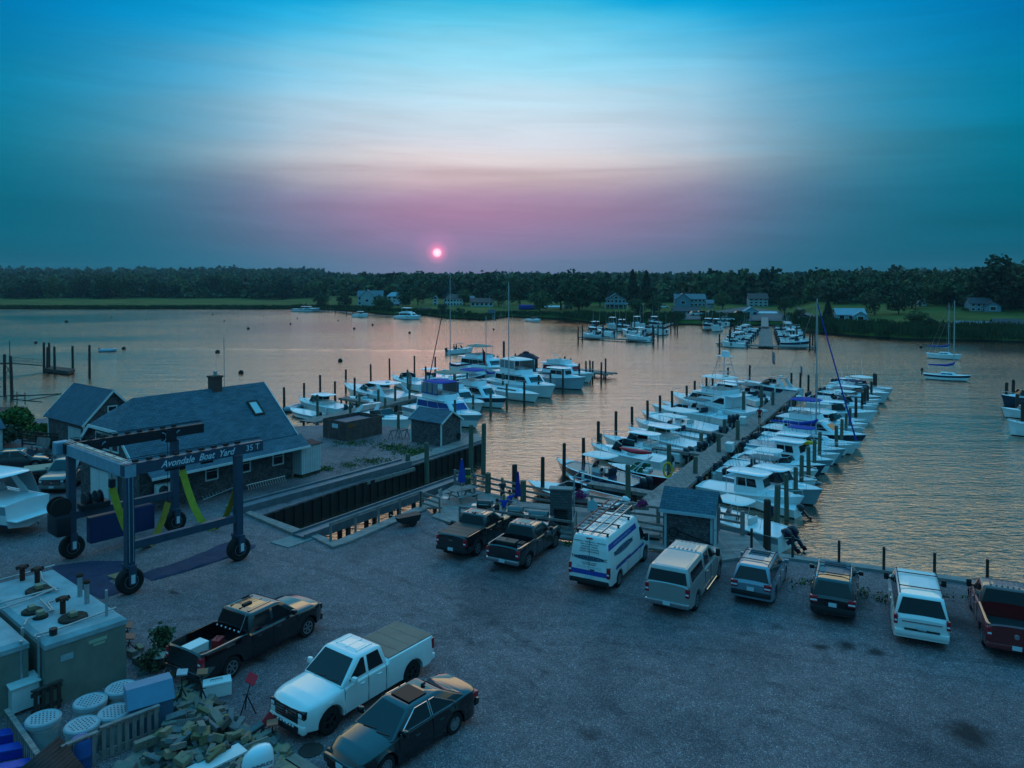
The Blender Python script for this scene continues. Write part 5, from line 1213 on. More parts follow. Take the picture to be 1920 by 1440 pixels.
for a, b in zip(RP, RP[1:]): rp.tube([a + (b - a) * (k / 8) - Vector((0, 0, 0.16 * 4 * (k / 8) * (1 - k / 8))) for k in range(9)], 0.012, 4)
tag(rp.build('seawall_rope', m_rope), 'thin rope slung between the seawall posts', 'rope')
# ------------------------------------------------------------------ shed on the deck
D2 = R(65.8)
d2 = Vector((math.cos(D2), math.sin(D2), 0)); n2 = Vector((d2.y, -d2.x, 0))
sb = P(1246, 1029) + n2 * 1.25
DS = thing('deck_shed', 'shingled shed with slate-blue roof and white corner posts behind the champagne pickup', 'shed', sb, D2 - PI / 2)
w_ = MB(); w_.box(-1.25, 0.0, 0.1, 1.25, 2.0, 2.3)
for x, fl in ((-1.25, 1), (1.25, 0)): w_.add([(x, 0, 2.3), (x, 2.0, 2.3), (x, 0.9, 3.05)], [(0, 1, 2) if not fl else (2, 1, 0)])
w_.build('wall', m_shingle, DS)
r_ = MB(); r_.slab([(-1.5, -0.28, 2.14), (1.45, -0.28, 2.14), (1.45, 0.9, 3.15), (-1.5, 0.9, 3.15)], 0.08); r_.slab([(1.45, 2.25, 2.2), (-1.5, 2.25, 2.2), (-1.5, 0.9, 3.15), (1.45, 0.9, 3.15)], 0.08); r_.build('roof', m_roof, DS)
tr_ = MB(); m_bluetrim = M('pale_blue_trim', (0.36, 0.46, 0.50), 0.6, var=0.1)
for x in (-1.26, 1.15): tr_.box(x, -0.05, 0.1, x + 0.12, 0.0, 2.28)
tr_.box(-1.5, -0.31, 2.04, 1.45, -0.28, 2.20); tr_.box(1.251, 0.25, 0.15, 1.30, 1.1, 2.2)
tr_.build('trim_board', m_bluetrim, DS)
MB().lathe([(0.02, 0), (0.03, 0.05)], 8, (1.32, 0.4, 1.2)).build('door_handle', m_plast, DS)
MB().tube([(1.30 + 0.26 * 0, -0.1, 0.6)] + [(-0.75 + 0.24 * math.cos(t_ * 0.5), -0.09, 1.0 + 0.24 * math.sin(t_ * 0.5)) for t_ in range(26)][1:], 0.03, 6).build('hung_hose', m_black, DS)
# ------------------------------------------------------------------ travelling boat hoist
W1, W2_, W3, W4 = P(127, 1048), P(252, 1110), P(453, 1048), P(323, 998)
ctr = (W1 + W2_ + W3 + W4) / 4; ax_ = ((W3 - W2_) + (W4 - W1)).normalized(); rzl = math.atan2(ax_.y, ax_.x)
LX, LY = ((W3 - W2_).length + (W4 - W1).length) / 4, ((W1 - W2_).length + (W4 - W3).length) / 4
m_lift = M('lift_blue_steel', (0.035, 0.062, 0.10), 0.45, var=0.15, vs=2, metal=0.1); m_liftp = M('lift_pale_steel', (0.17, 0.30, 0.38), 0.45, var=0.2, vs=2); m_liftd = M('lift_dark_steel', (0.010, 0.014, 0.022), 0.55, var=0.2)
T = thing('boat_lift', 'tall blue travelling boat hoist on four wheels with yellow slings', 'boat lift', ctr, rzl)
def lcol(x, y, label_=None): return MB().box(x - 0.18, y - 0.18, 1.35, x + 0.18, y + 0.18, 5.4).build('column', m_lift, T)
for x in (-LX, LX):
 for y in (-LY, LY):
  lcol(x, y)
  rw = 0.60; wm = MB().lathe([(rw * 0.5, -0.22), (rw * 0.86, -0.24), (rw * 0.97, -0.18), (rw, -0.08), (rw, 0.08), (rw * 0.97, 0.18), (rw * 0.86, 0.24), (rw * 0.5, 0.22)], 30, (0, 0, 0), 'y').build('wheel', m_tyre, T, smooth=40)
  wm.location = (x, y, rw); rr = MB()
  for s in (1, -1): rr.lathe([(rw * 0.34, s * 0.15), (rw * 0.50, s * 0.225), (rw * 0.53, s * 0.215), (rw * 0.53, s * 0.10)], 24, (0, 0, 0), 'y')
  rr.build('rim', m_galv, wm, smooth=50); hb = MB()
  for s in (1, -1): hb.lathe([(0.0, s * 0.2), (0.12, s * 0.2), (rw * 0.34, s * 0.15)], 16, (0, 0, 0), 'y')
  hb.build('hub', m_liftd, wm)
  fk = MB(); s = 1 if y > 0 else -1
  fk.box(x - 0.16, min(y + 0.26, y + 0.38), rw - 0.12, x + 0.16, max(y + 0.26, y + 0.38), 1.36); fk.box(x - 0.2, y - 0.26, 1.22, x + 0.2, y + 0.38, 1.36); fk.box(x - 0.16, y - 0.38, rw - 0.12, x + 0.16, y - 0.26, 1.36)
  fo_ = fk.build('wheel_fork', m_lift, T); MB().box(x - 0.09, y - 0.39, 0.55, x + 0.09, y - 0.385, 0.95).build('warning_plate', m_plate, fo_)
for y in (-LY, LY):
 x1 = LX + (1.35 if y < 0 else 1.7)
 MB().box(-LX - 0.3, y - 0.17, 5.46, x1, y + 0.17, 5.98).build('top_beam', m_lift if y < 0 else m_liftd, T)
 MB().box(-LX + 0.18, y - 0.14, 2.02, LX - 0.18, y + 0.14, 2.38).build('side_beam', m_lift, T)
 tk = MB()
 for k in range(9): xx = -LX + 0.3 + k * (2 * LX) / 8.5; tk.box(xx - 0.12, y - 0.09, 6.02, xx + 0.12, y + 0.09, 6.12)
 tk.tube([(-LX, y - 0.1, 6.16), (x1 - 0.1, y - 0.1, 6.14)], 0.02, 5); tk.tube([(-LX, y + 0.1, 6.20), (x1 - 0.1, y + 0.12, 6.14)], 0.02, 5)
 tk.build('trolley_rail', m_liftd, T)
 for xx in ((-0.6, 1.2) if y < 0 else (-1.6, LX - 0.3)):
  sh = MB(); sh.mat(m_liftd).box(xx - 0.3, y + (0.21 if y < 0 else -0.3), 5.25, xx + 0.3, y + 0.34, 5.9)
  so = sh.build('trolley', None, T)
  if y > 0:
   for s in (1, -1): MB().tube([(xx + s * 0.55 + 0.28 * s * math.cos(a) * -1, y - 0.26, 5.55 + 0.28 * math.sin(a)) for a in [R(q) for q in range(-80, 81, 20)]], 0.035, 6).build('sheave_guard', m_liftp, so)
cbm = MB(); cbm.box(-LX - 0.25, -LY - 0.22, 5.40, -LX + 0.25, LY + 0.3, 5.95)
cbo = cbm.build('cross_beam', m_liftp, T)
for k in range(5): yy = -LY + 0.8 + k * (2 * LY - 1.2) / 5; MB().box(-LX - 0.05, yy, 5.955, -LX + 0.2, yy + 0.8, 6.05).build('cable_tray', M('cream_panel', (0.5, 0.5, 0.42), 0.5), cbo)
pp = MB()
for k in range(3): pp.tube([(-LX - 0.2 + 0.1 * k, -LY - 0.2, 6.06 + 0.04 * k), (-LX - 0.22 + 0.1 * k, LY + 0.2, 6.06 + 0.04 * k)], 0.018, 5)
pp.build('hydraulic_pipe', m_steel, cbo)
MB().rbox(-LX - 0.6, LY + 0.25, 5.4, -LX + 0.1, LY + 0.8, 6.05, 0.06).build('junction_box', m_liftp, T)
tf = frame((-0.35 + 0.0, -LY - 0.205, 5.70), (1, 0, 0), (0, 0, 1)); m_let = M('pale_blue_letters', (0.50, 0.62, 0.70), 0.6)
text_part('lettering', 'Avondale  Boat  Yard', 0.46, m_let, T, frame((0.55, -LY - 0.176, 5.70), (1, 0, 0), (0, 0, 1)), shear=0.35, sx=0.92, bold=0.006)
text_part('lettering', '35 T', 0.42, m_let, T, frame((LX + 0.75, -LY - 0.176, 5.72), (1, 0, 0), (0, 0, 1)))
MB().rbox(-1.9, LY - 0.25, 0.55, 1.45, LY + 0.30, 1.90, 0.03).build('fuel_tank_panel', M('lift_navy_panel', (0.010, 0.030, 0.10), 0.4), T)
eg = MB(); eg.rbox(-LX - 1.0, LY - 0.9, 1.45, -LX - 0.28, LY + 0.5, 2.5, 0.12)
eo = eg.build('engine_housing', m_liftd, T, smooth=40)
MB().lathe([(0.15, -0.3), (0.5, -0.28), (0.5, -0.2), (0.34, -0.18), (0.34, 0.18), (0.5, 0.2), (0.5, 0.28), (0.15, 0.3)], 22, (-LX - 0.65, LY - 0.25, 2.85), 'y').build('cable_drum', m_black, T, smooth=50)
for k in range(2): MB().lathe([(0.1, -0.16), (0.42, -0.15), (0.42, -0.1), (0.26, -0.08), (0.26, 0.08), (0.42, 0.1), (0.42, 0.15), (0.1, 0.16)], 20, (-LX + 0.75 + k * 0.55, LY, 2.85), 'x').build('cable_drum', m_liftd, T, smooth=50)
MB().rbox(-LX + 0.4, LY - 0.4, 2.385, -LX + 1.8, LY + 0.4, 2.7, 0.05).build('drum_mount', m_liftd, T)
m_sling = M('yellow_green_sling', (0.42, 0.46, 0.05), 0.75, var=0.2, vs=3); m_sling2 = M('dirty_yellow_sling', (0.30, 0.20, 0.02), 0.8, var=0.3, vs=3)
inv = (Matrix.Translation(ctr) @ Matrix.Rotation(rzl, 4, 'Z')).inverted()
def sling(pts, wdir, w=0.26):
 pts = [inv @ Vector(p) for p in pts]; t = thing('lifting_sling', 'x', 'sling'); return pts
def strap(name, pts, m, w=0.36):
 """flat webbing band through local points"""
 V = []; side = Vector((1, 0, 0)) ; pts = [Vector(p) for p in pts]
 cur = []
 for i in range(len(pts) - 1):
  for k in range(6): cur.append(pts[i] + (pts[i + 1] - pts[i]) * (k / 6))
 cur.append(pts[-1]); b = MB(); rings = []
 for i, p in enumerate(cur):
  d = (cur[min(i + 1, len(cur) - 1)] - cur[max(0, i - 1)]).normalized(); sd = Vector((1, 0.15, 0)); sd = (sd - d * sd.dot(d)).normalized(); n = d.cross(sd).normalized()
  rings.append([p + sd * w / 2 + n * 0.015, p - sd * w / 2 + n * 0.015, p - sd * w / 2 - n * 0.015, p + sd * w / 2 - n * 0.015])
 b.loft(rings, closed=True, caps=True); return b.build(name, m, T)
def curve(a, m_, c, n=8):
 """sagging line from a through m_ to c (quadratic)"""
 a, m_, c = Vector(a), Vector(m_), Vector(c); k = m_ * 2 - (a + c) / 2
 return [a * (1 - t) ** 2 + k * 2 * t * (1 - t) + c * t * t for t in [i / n for i in range(n + 1)]]
a0 = inv @ PY(210, 914, 37.7); am = inv @ PY(266, 1026, 40.2); a1 = inv @ PY(315, 942, 42.6)
pa = curve(a0, am, a1, 10); strap('sling_band', pa[:6], m_sling); strap('sling_band', pa[5:], m_sling2)
b0 = inv @ PY(341, 880, 37.0); bmid = inv @ PY(395, 991, 38.4); b1 = inv @ PY(445, 908, 39.2)
pb_ = curve(b0, bmid, b1, 10); strap('sling_band', pb_[:6], m_sling); strap('sling_band', pb_[5:], m_sling2)
for q in (a0, b0): MB().rbox(q.x - 0.14, q.y - 0.14, q.z, q.x + 0.14, q.y + 0.14, q.z + 0.45, 0.05).build('hook_block', m_liftd, T); MB().tube([(q.x, q.y, q.z + 0.4), (q.x, q.y, 5.3)], 0.018, 5).build('hoist_cable', m_liftd, T)
for q in (a1, b1): MB().tube([(q.x, q.y, q.z), (q.x, q.y, 5.4)], 0.016, 5).build('hoist_cable', m_liftd, T)
for k in (0.1, -0.08): MB().tube([(-LX + k, -LY - 0.21, 1.5), (-LX + k, -LY - 0.21, 5.4)], 0.02, 5).build('hose_line', m_liftp, T)
m_tarp = M('navy_tarpaulin', (0.022, 0.034, 0.075), 0.85, var=0.3, vs=1.5)
def tarp(label, px_poly, seed):
 pts = [P(x, y, 0.0) for x, y in px_poly]; cx = sum((p for p in pts), Vector()) / len(pts)
 b = MB(); rings = []; n = len(pts); N = 10
 dense = []
 for i in range(n):
  for k in range(8): dense.append(pts[i] + (pts[(i + 1) % n] - pts[i]) * (k / 8))
 for j in range(N + 1):
  f = j / N; ring = []
  for i, p in enumerate(dense):
   q = cx + (p - cx) * (1 - f * 0.999); q = q.copy()
   h = 0.03 + 0.07 * abs(mnoise.noise(Vector((q.x * 1.3 + seed, q.y * 0.5, 0)))) * 2 + 0.05 * abs(mnoise.noise(Vector((q.x * 0.6, q.y * 3 + seed, 4))))
   if j == 0: h = 0.012
   q.z = h; ring.append(q)
  rings.append(ring)
 b.loft(rings, closed=True); o = b.build('tarpaulin', m_tarp, smooth=60); tag(o, label, 'tarpaulin')
tarp('long navy tarpaulin spread between the near wheels of the boat lift', [(262, 1078), (345, 1050), (430, 1016), (480, 1022), (478, 1028), (430, 1046), (350, 1072), (284, 1090)], 0)
tarp('crumpled navy tarpaulin between the boat lift and the white fuel tank', [(95, 1062), (170, 1052), (240, 1052), (262, 1078), (225, 1080), (190, 1095), (232, 1110), (190, 1124), (130, 1095)], 5)
tag(MB().prism([tuple(P(x, y).xy) for x, y in ((200, 1083), (228, 1075), (232, 1083), (215, 1088))], 0.0, 0.10).build('plywood_sheet', M('plywood', (0.30, 0.17, 0.09), 0.8, var=0.3)), 'orange-brown plywood offcut by the nearest lift wheel', 'plywood')
# ------------------------------------------------------------------ pilings
PROT = {}
def pile(px, yt, yb=None, zt=1.6, kind='d', label='dark wooden piling standing in the water among the moored boats', group='pilings of the marina', r=0.15):
 if yb is not None:
  b = P(px, yb, WZ); z = ztop(px, yt, b)
 else:
  b = P(px, yt, zt); z = zt
 key = (kind, r)
 if key not in PROT:
  m = {'d': m_pile, 'p': m_pile_pale, 'w': m_pile_pale}[kind]
  mb = MB(); mb.lathe([(r * 1.05, -1.0), (r * 0.97, -0.35), (r * 0.93, -0.02), (r * 0.80, 0.0)], 10)
  PROT[key] = mb.build('piling', m, smooth=40); pr = PROT[key]
  me = pr.data; bpy.data.objects.remove(pr); PROT[key] = me
 h = z + 3.1; o = bpy.data.objects.new('piling', PROT[key]); COL.objects.link(o)
 o.location = (b.x, b.y, z); o.scale = (1, 1, h); o.rotation_euler = (R(random.uniform(-1, 1)), R(random.uniform(-1, 1)), random.uniform(0, 6))
 tag(o, label, 'piling', group); return o
random.seed(8)
LO = 'dark piling in the outer row on the open river side of the right-hand dock'
for px, yt in ((1017.7, 857), (1058, 831), (1094, 821), (1122, 790), (1155, 771), (1185, 762.5), (1214, 751), (1237.5, 741.5), (1260, 733), (1287.5, 723), (1302.7, 714), (1324.6, 708), (1336.5, 702), (1365, 689), (1406, 685)): pile(px, yt, label=LO, group='outer pilings left of the right-hand dock')
for px, yt, yb in ((1254, 833, 902), (1314.6, 811, 847), (1347, 813, 872), (1304, 856, 915), (1177, 871, 952), (1358, 786, 830), (1383, 788, 848), (1394, 734, 790), (1428, 723, 770), (1449, 734, 778), (1125.6, 813, 850)): pile(px, yt, yb, kind='p', label='pale green stained piling beside the planks of the right-hand dock', group='pilings along the right-hand dock', r=0.19)
for px, yt in ((1484, 699), (1501, 699), (1516, 703), (1531, 700)): pile(px, yt, label='dark piling behind the far end of the right-hand dock', group='pilings at the far end of the right-hand dock')
for px, yt in ((1474, 889), (1492, 876), (1503.5, 853.5), (1515.6, 838), (1527.5, 824), (1537.5, 810), (1568, 798), (1579, 786), (1587, 775), (1594, 765), (1605, 745), (1617, 736), (1622, 727.5), (1627, 723), (1634, 715), (1639, 700), (1642.5, 701)):
 pile(px, yt, kind='p' if px < 1600 else 'd', zt=1.5, label='piling by the bows along the outer right side of the right-hand dock', group='outer pilings right of the right-hand dock', r=0.16)
pile(1438, 937, 1046, kind='d', label='thick dark piling nearest the parked cars, beside the twin outboards', group=None, r=0.22)
pile(1457.6, 909, 990, kind='p', label='thick pale piling just behind the twin outboards nearest the cars', group=None, r=0.2)
for px, yt, yb in ((965, 871, 945), (883.5, 797, 880), (907.5, 794, 884), (800, 830, 905), (765, 851, 905)): pile(px, yt, yb, kind='p' if px < 960 else 'd', r=0.2, label={965: 'tall dark piling behind the picnic deck railing', 883.5: 'tall blue-grey piling left of its twin at the corner of the point', 907.5: 'tall piling at the outermost corner of the point', 800: 'blue-grey piling against the slip wall nearer the point', 765: 'blue-grey piling at the end of the steel slip runway'}[px], group=None)
for px, yt in ((532.5, 726), (570, 718), (600, 703), (628, 715), (648.5, 693), (665, 708), (695, 683), (730, 672), (777, 667), (816, 669), (798, 687), (867, 667), (966.6, 663), (926, 665), (933, 667), (1007, 669.6), (1050, 670.6), (1059, 668), (1070, 672)):
 pile(px, yt, zt=1.5, label='dark piling on the river side of the left-hand marina', group='river side pilings of the left-hand marina')
for px, yt in ((764, 693), (741, 723), (709.6, 730), (674, 738), (656.5, 753), (595, 740), (768, 720), (851, 701), (876, 699), (943, 700), (853, 701)):
 pile(px, yt, zt=1.5, kind='p', label='piling rising beside the planks of the left-hand marina walkway', group='walkway pilings of the left-hand marina')
for px, yt in ((722, 746), (747, 776), (853, 750), (887, 740), (920, 731), (950, 719), (983, 716), (1010, 703), (1032, 698), (1055.5, 692), (1086, 681.5)):
 pile(px, yt, zt=1.5, kind='p' if px < 960 else 'd', label='piling on the near side of the left-hand marina, by the bows', group='near side pilings of the left-hand marina')
for px, yt in ((1098.6, 677), (1106, 675.6), (1111.5, 677), (1127.7, 679), (1135.6, 672)): pile(px, yt, zt=1.7, label='dark piling at the outer end of the left-hand marina', group='end pilings of the left-hand marina')
pile(944.6, 640, zt=4.2, label='tallest dark piling in the middle of the left-hand marina', group=None, r=0.2)
for px, yt, yb in ((83, 642, 697), (89.5, 651, 697), (92.7, 643, 695), (102.5, 650, 700), (136.5, 649, 697)): pile(px, yt, yb, r=0.2, label='tall black piling at the small float on the left', group='pilings of the small left float')
pile(168.5, 647, 707, r=0.2, label='tall black piling standing alone in open water left', group=None)
for px, yt, yb in ((9.5, 664, 740), (20.8, 667, 742)): pile(px, yt, yb, r=0.2, label='dark piling of the trestle at the left edge', group='trestle pilings')
for px, yt, yb in ((1887, 717, 757), (1899.5, 712, 757), (1907, 739, 780), (1917, 752, 790)): pile(px, yt, yb, r=0.2, label='dark piling by the boats at the right edge of the view', group='pilings at the right edge')
# ------------------------------------------------------------------ docks
def weeds():
 rg = np.random.default_rng(4); V = []
 for (x, y, sx, sy, n) in ((660, 832, 50, 5, 120), (760, 845, 30, 9, 260), (790, 850, 16, 6, 200), (700, 866, 30, 6, 120), (610, 880, 14, 4, 60), (730, 838, 30, 5, 120), (655, 874, 20, 4, 60), (560, 893, 30, 3, 50), (1080, 1022, 20, 3, 30), (1560, 1098, 60, 8, 90), (1690, 1120, 80, 8, 90)):
  for k in range(n // 2):
   px, py = rg.normal(x, sx * 0.6), rg.normal(y, sy * 0.6); b = P(px, py, 0.0); m = 7; pts = np.array(b)[None, :] + np.stack([rg.uniform(-.22, .22, m), rg.uniform(-.22, .22, m), rg.uniform(0.01, 0.16, m)], 1); V.append(leaf_quads(pts, 0.05, rg))
 o = bpy.data.objects.new('ground_weeds', quads_mesh('ground_weeds', np.concatenate(V), [M('weed_green', (0.07, 0.11, 0.02), 0.9, var=0.5, vs=2)])); COL.objects.link(o); tag(o, 'sparse green weeds growing through the gravel of the point and by the seawall', 'weeds', kind='stuff')
weeds()
def dock(name, label, pts, w, z=-0.35, under=True, th=0.22, pw=3.0, tag_=True):
 W_ = [P(*p, z) if len(p) == 2 else Vector(p) for p in pts]; t = thing(name, label, 'dock', (W_[0].x, W_[0].y, 0)); o = Vector((W_[0].x, W_[0].y, 0))
 b = MB()
 for i in range(len(W_) - 1):
  a, c = W_[i] - o, W_[i + 1] - o; d = (c - a).normalized(); n = Vector((-d.y, d.x, 0)) * w / 2
  n_ = int((c - a).length / 0.16)
  for k in range(n_):
   p0 = a + d * (k * 0.16 + 0.008 - (0 if i == 0 else w * 0.0)); p1 = p0 + d * 0.145
   zz = Vector((0, 0, random.uniform(-0.006, 0.006)))
   q = [p0 - n + zz, p1 - n + zz, p1 + n + zz, p0 + n + zz]
   b.add(q + [v - Vector((0, 0, 0.05)) for v in q], [(0, 1, 2, 3), (0, 4, 5, 1), (2, 6, 7, 3), (1, 5, 6, 2), (3, 7, 4, 0)])
 b.build('decking', m_wood, t)
 s_ = MB()
 for i in range(len(W_) - 1):
  a, c = W_[i] - o, W_[i + 1] - o; d = (c - a).normalized(); n = Vector((-d.y, d.x, 0)) * (w / 2 - 0.06)
  for q in (-1, 0, 1): s_.bar(a + n * q - Vector((0, 0, 0.16)), c + n * q - Vector((0, 0, 0.16)), 0.08, 0.2)
 s_.build('stringer', m_timber, t)
 if under:
  for i in range(len(W_) - 1):
   a, c = W_[i] - o, W_[i + 1] - o; d = (c - a).normalized(); n = Vector((-d.y, d.x, 0)) * (w / 2 - 0.1); L_ = (c - a).length; k = 0.5
   while k < L_:
    for q in (-1, 1): p = a + d * k + n * q; MB().tube([(p.x, p.y, -3.0), (p.x, p.y, z - 0.06)], 0.12, 7).build('support_pile', m_pile, t)
    k += pw
 return t
dock('plank_dock', 'long grey plank dock running out between the boats on the right', [(1215, 950), (1488, 729)], 1.9, pw=4.0)
dock('marina_walkway', 'plank walkway of the left-hand marina curving past the gazebo', [(575, 790), (728, 755), (865, 722), (1000, 700), (1072, 690)], 2.0, pw=5.0)
dock('outer_float', 'dark float at the outer end of the left-hand marina', [(1066, 691), (1149, 700)], 2.6, z=-0.7, pw=6.0)
dock('finger_pier', 'narrow finger pier beside the dark skiff, nearest the picnic deck', [(1105, 904), (1232, 925)], 0.9, z=-0.5)
dock('finger_pier', 'finger pier below the white boat with a red kayak', [(1225, 838), (1330, 852)], 0.8, z=-0.5)
dock('finger_pier', 'finger pier beside the green-windowed hardtop boat', [(1280, 803), (1362, 815)], 0.8, z=-0.5)
dock('finger_pier', 'finger pier at the near end of the left-hand marina', [(640, 745), (735, 760)], 1.0, z=-0.5)
dock('finger_pier', 'long finger pier on the river side of the left-hand marina', [(632, 742), (712, 747)], 1.0, z=-0.5) if False else None
# ------------------------------------------------------------------ boats
m_gel = M('gelcoat_white', (0.74, 0.78, 0.80), 0.22, var=0.06, vs=1, coat=0.3); m_deck = M('deck_white', (0.72, 0.75, 0.74), 0.5, var=0.12, vs=2)
m_hblue = M('hull_navy', (0.02, 0.035, 0.07), 0.2, coat=0.5); m_hmar = M('hull_maroon', (0.10, 0.010, 0.018), 0.2, coat=0.5); m_hgrey = M('hull_grey_blue', (0.22, 0.32, 0.38), 0.3, coat=0.3)
m_bott = M('bottom_paint', (0.02, 0.03, 0.05), 0.7); m_cover = M('grey_canvas', (0.16, 0.17, 0.17), 0.85, var=0.15)
m_cblue = M('blue_canvas', (0.010, 0.045, 0.30), 0.8, var=0.15, vs=3); m_cnavy = M('navy_canvas', (0.012, 0.02, 0.07), 0.8, var=0.15); m_cbeige = M('beige_canvas', (0.28, 0.24, 0.19), 0.85, var=0.12); m_cred = M('red_canvas', (0.30, 0.008, 0.02), 0.7)
m_engd = M('dark_cowling', (0.02, 0.028, 0.04), 0.3, coat=0.4); m_green = M('green_tinted_glass', (0.03, 0.12, 0.06), 0.1, spec=0.7); m_bglass = M('blue_shade', (0.01, 0.05, 0.22), 0.3)
m_clear = M('clear_vinyl', (0.18, 0.20, 0.22), 0.15, spec=0.7); m_alu = M('anodised_tube', (0.5, 0.52, 0.54), 0.3, metal=0.7); m_seat = M('seat_white', (0.55, 0.55, 0.53), 0.6); m_navyseat = M('seat_cover', (0.02, 0.03, 0.05), 0.8)
m_sole = M('cockpit_sole', (0.20, 0.215, 0.215), 0.7, var=0.35, vs=3)
class Hull:
 def __init__(s, L, Bm, fb, style='power'):
  s.L, s.B, s.fb, s.st = L, Bm, fb, style
 def b(s, u):
  if s.st == 'sail': return s.B / 2 * max(0.0, 0.62 + 0.38 * math.sin(min(1, u / 0.45) * PI / 2) if u < 0.45 else (1 - ((u - 0.45) / 0.55) ** 1.9))
  return s.B / 2 * ((0.90 + 0.10 * math.sin(min(1, u / 0.45) * PI / 2)) if u < 0.45 else max(0.0, (1 - ((u - 0.45) / 0.55) ** 2.5)))
 def zs(s, u): return s.fb * ((1 + 0.42 * u * u) if s.st != 'sail' else (1.0 + 0.25 * (u - 0.35) ** 2 * 2))
def boat_hull(t, H, hullm, cockpit=(0.05, 0.6), floor=None, deckm=None, stripe=None):
 n = 18; us = sorted(set([i / n for i in range(n + 1)] + [0.97, cockpit[0], cockpit[0] + 0.004, cockpit[1], cockpit[1] - 0.004]))
 rings = []; dk = []; rr = []; L = H.L; fl = floor if floor is not None else 0.22
 for u in us:
  b, zs = max(H.b(u), 0.02), H.zs(u); xs = u * L; rk = (u ** 3) * 0.10 * L if H.st != 'sail' else ((u ** 2) * 0.10 * L - (1 - u) ** 6 * 0.08 * L)
  wl = b * (0.92 - 0.30 * u ** 3); ch = b * (0.86 - 0.5 * u ** 3); zc = 0.02 + 0.10 * u + 0.4 * u ** 6; kz = -0.35 + 0.25 * u ** 5
  half = [(xs - rk, 0, kz), (xs - rk * 0.9, ch, -0.12 + 0.25 * u ** 4), (xs - rk * 0.75, wl, 0.08), (xs - rk * 0.4, b * (0.97 - 0.10 * u ** 2), zs * 0.55), (xs - rk * 0.03, b, zs - 0.06), (xs, b + 0.015, zs - 0.03), (xs, b + 0.01, zs)]
  rings.append([(x - L / 2, y, z) for x, y, z in half] + [(x - L / 2, -y, z) for x, y, z in half[-1:0:-1]])
  gw = min(b * 0.5, 0.16); inb = cockpit[0] <= u <= cockpit[1] and b > 0.3
  z1 = fl if inb else zs + 0.02; yi = max(b - gw - 0.02, 0.01)
  dk.append([(xs - L / 2, b + 0.008, zs + 0.002), (xs - L / 2, b - gw, zs + 0.03), (xs - L / 2, yi, z1), (xs - L / 2, 0, z1 if inb else zs + 0.04 + 0.08 * min(1, b))] + [(xs - L / 2, -yi, z1), (xs - L / 2, -(b - gw), zs + 0.03), (xs - L / 2, -b - 0.008, zs + 0.002)])
 hb = MB().mat(hullm); n_ = len(rings[0]); m = len(us)
 hb.v = [p for r_ in rings for p in r_]
 hb.mat(m_bott); ib = hb.cur; hb.mat(hullm); ih = hb.cur
 if stripe: hb.mat(stripe); ist = hb.cur
 for i in range(m - 1):
  for j in range(n_ - 1):
   hb.f.append((i * n_ + j, (i + 1) * n_ + j, (i + 1) * n_ + j + 1, i * n_ + j + 1))
   lev = min(j, n_ - 1 - j); hb.m.append(ib if lev < 2 else (ist if (stripe and lev in (3,)) else ih))
  hb.f.append((i * n_ + n_ - 1, (i + 1) * n_ + n_ - 1, (i + 1) * n_, i * n_)); hb.m.append(ib)
 o = len(hb.v); hb.v += rings[0]; h = n_ // 2
 for i in range(h):
  q = tuple(dict.fromkeys((o + i, o + i + 1, o + (n_ - i - 1) % n_, o + (n_ - i) % n_)))
  if len(q) >= 3: hb.f.append(q); hb.m.append(ih)
 ho = hb.build('hull', None, t, smooth=40)
 d = MB(); k = len(dk[0])
 d.v = [p for r_ in dk for p in r_]
 for i in range(m - 1):
  inn = cockpit[0] <= us[i] and us[i + 1] <= cockpit[1] and H.b(us[i + 1]) > 0.3
  for j in range(k - 1): d.f.append((i * k + j, (i + 1) * k + j, (i + 1) * k + j + 1, i * k + j + 1)); d.m.append(1 if inn and j in (2, 3) else 0)
 s0 = dk[0]; d.add(s0, [tuple(range(k))])
 d.mats = [deckm or m_deck, m_sole]; d.build('deck', None, t, smooth=25)
 return ho
def outboard(t, x, y, z, m=None, tilt=0.0, s=1.0):
 m = m or m_engd; b = MB()
 rings = []
 for zz, lx, ly, ox in ((0, .20, .13, 0), (0.06, .27, .17, 0), (0.26, .29, .19, 0.0), (0.42, .25, .17, 0.03), (0.50, .14, .10, 0.07)):
  rings.append([(ox + lx * math.cos(a) * s * (1.0 if math.cos(a) > 0 else 1.15), ly * math.sin(a) * s, zz * s * 1.25) for a in [2 * PI * k / 14 for k in range(14)]])
 b.loft(rings, closed=True, caps=True)
 ob_ = b.build('outboard', m, t, smooth=50); ob_.location = (x - 0.30, y, z); ob_.rotation_euler = (0, tilt, 0)
 MB().box(-0.12 * s, -0.06 * s, -0.75 * s, 0.08 * s, 0.06 * s, 0.01).box(-0.22 * s, -0.015, -0.95 * s, 0.06 * s, 0.015, -0.70 * s).box(0.05 * s, -0.12, -0.30 * s, 0.26 * s, 0.12, -0.06 * s).build('leg', m, ob_)
 return ob_
def bow_rail(t, H, u0=0.55, u1=0.985, h=0.45, off=0.06):
 b = MB()
 for s in (1, -1):
  pts = []
  for i in range(8):
   u = u0 + (u1 - u0) * i / 7; pts.append((u * H.L - H.L / 2, s * max(0.02, H.b(u) - off), H.zs(u) + h * min(1, i * 0.6 + 0.05)))
  b.tube(pts, 0.018, 5)
  for i in (1, 3, 5, 7): p = pts[i]; b.tube([(p[0], p[1], p[2]), (p[0], p[1], p[2] - h)], 0.015, 5)
 b.build('bow_rail', m_alu, t)
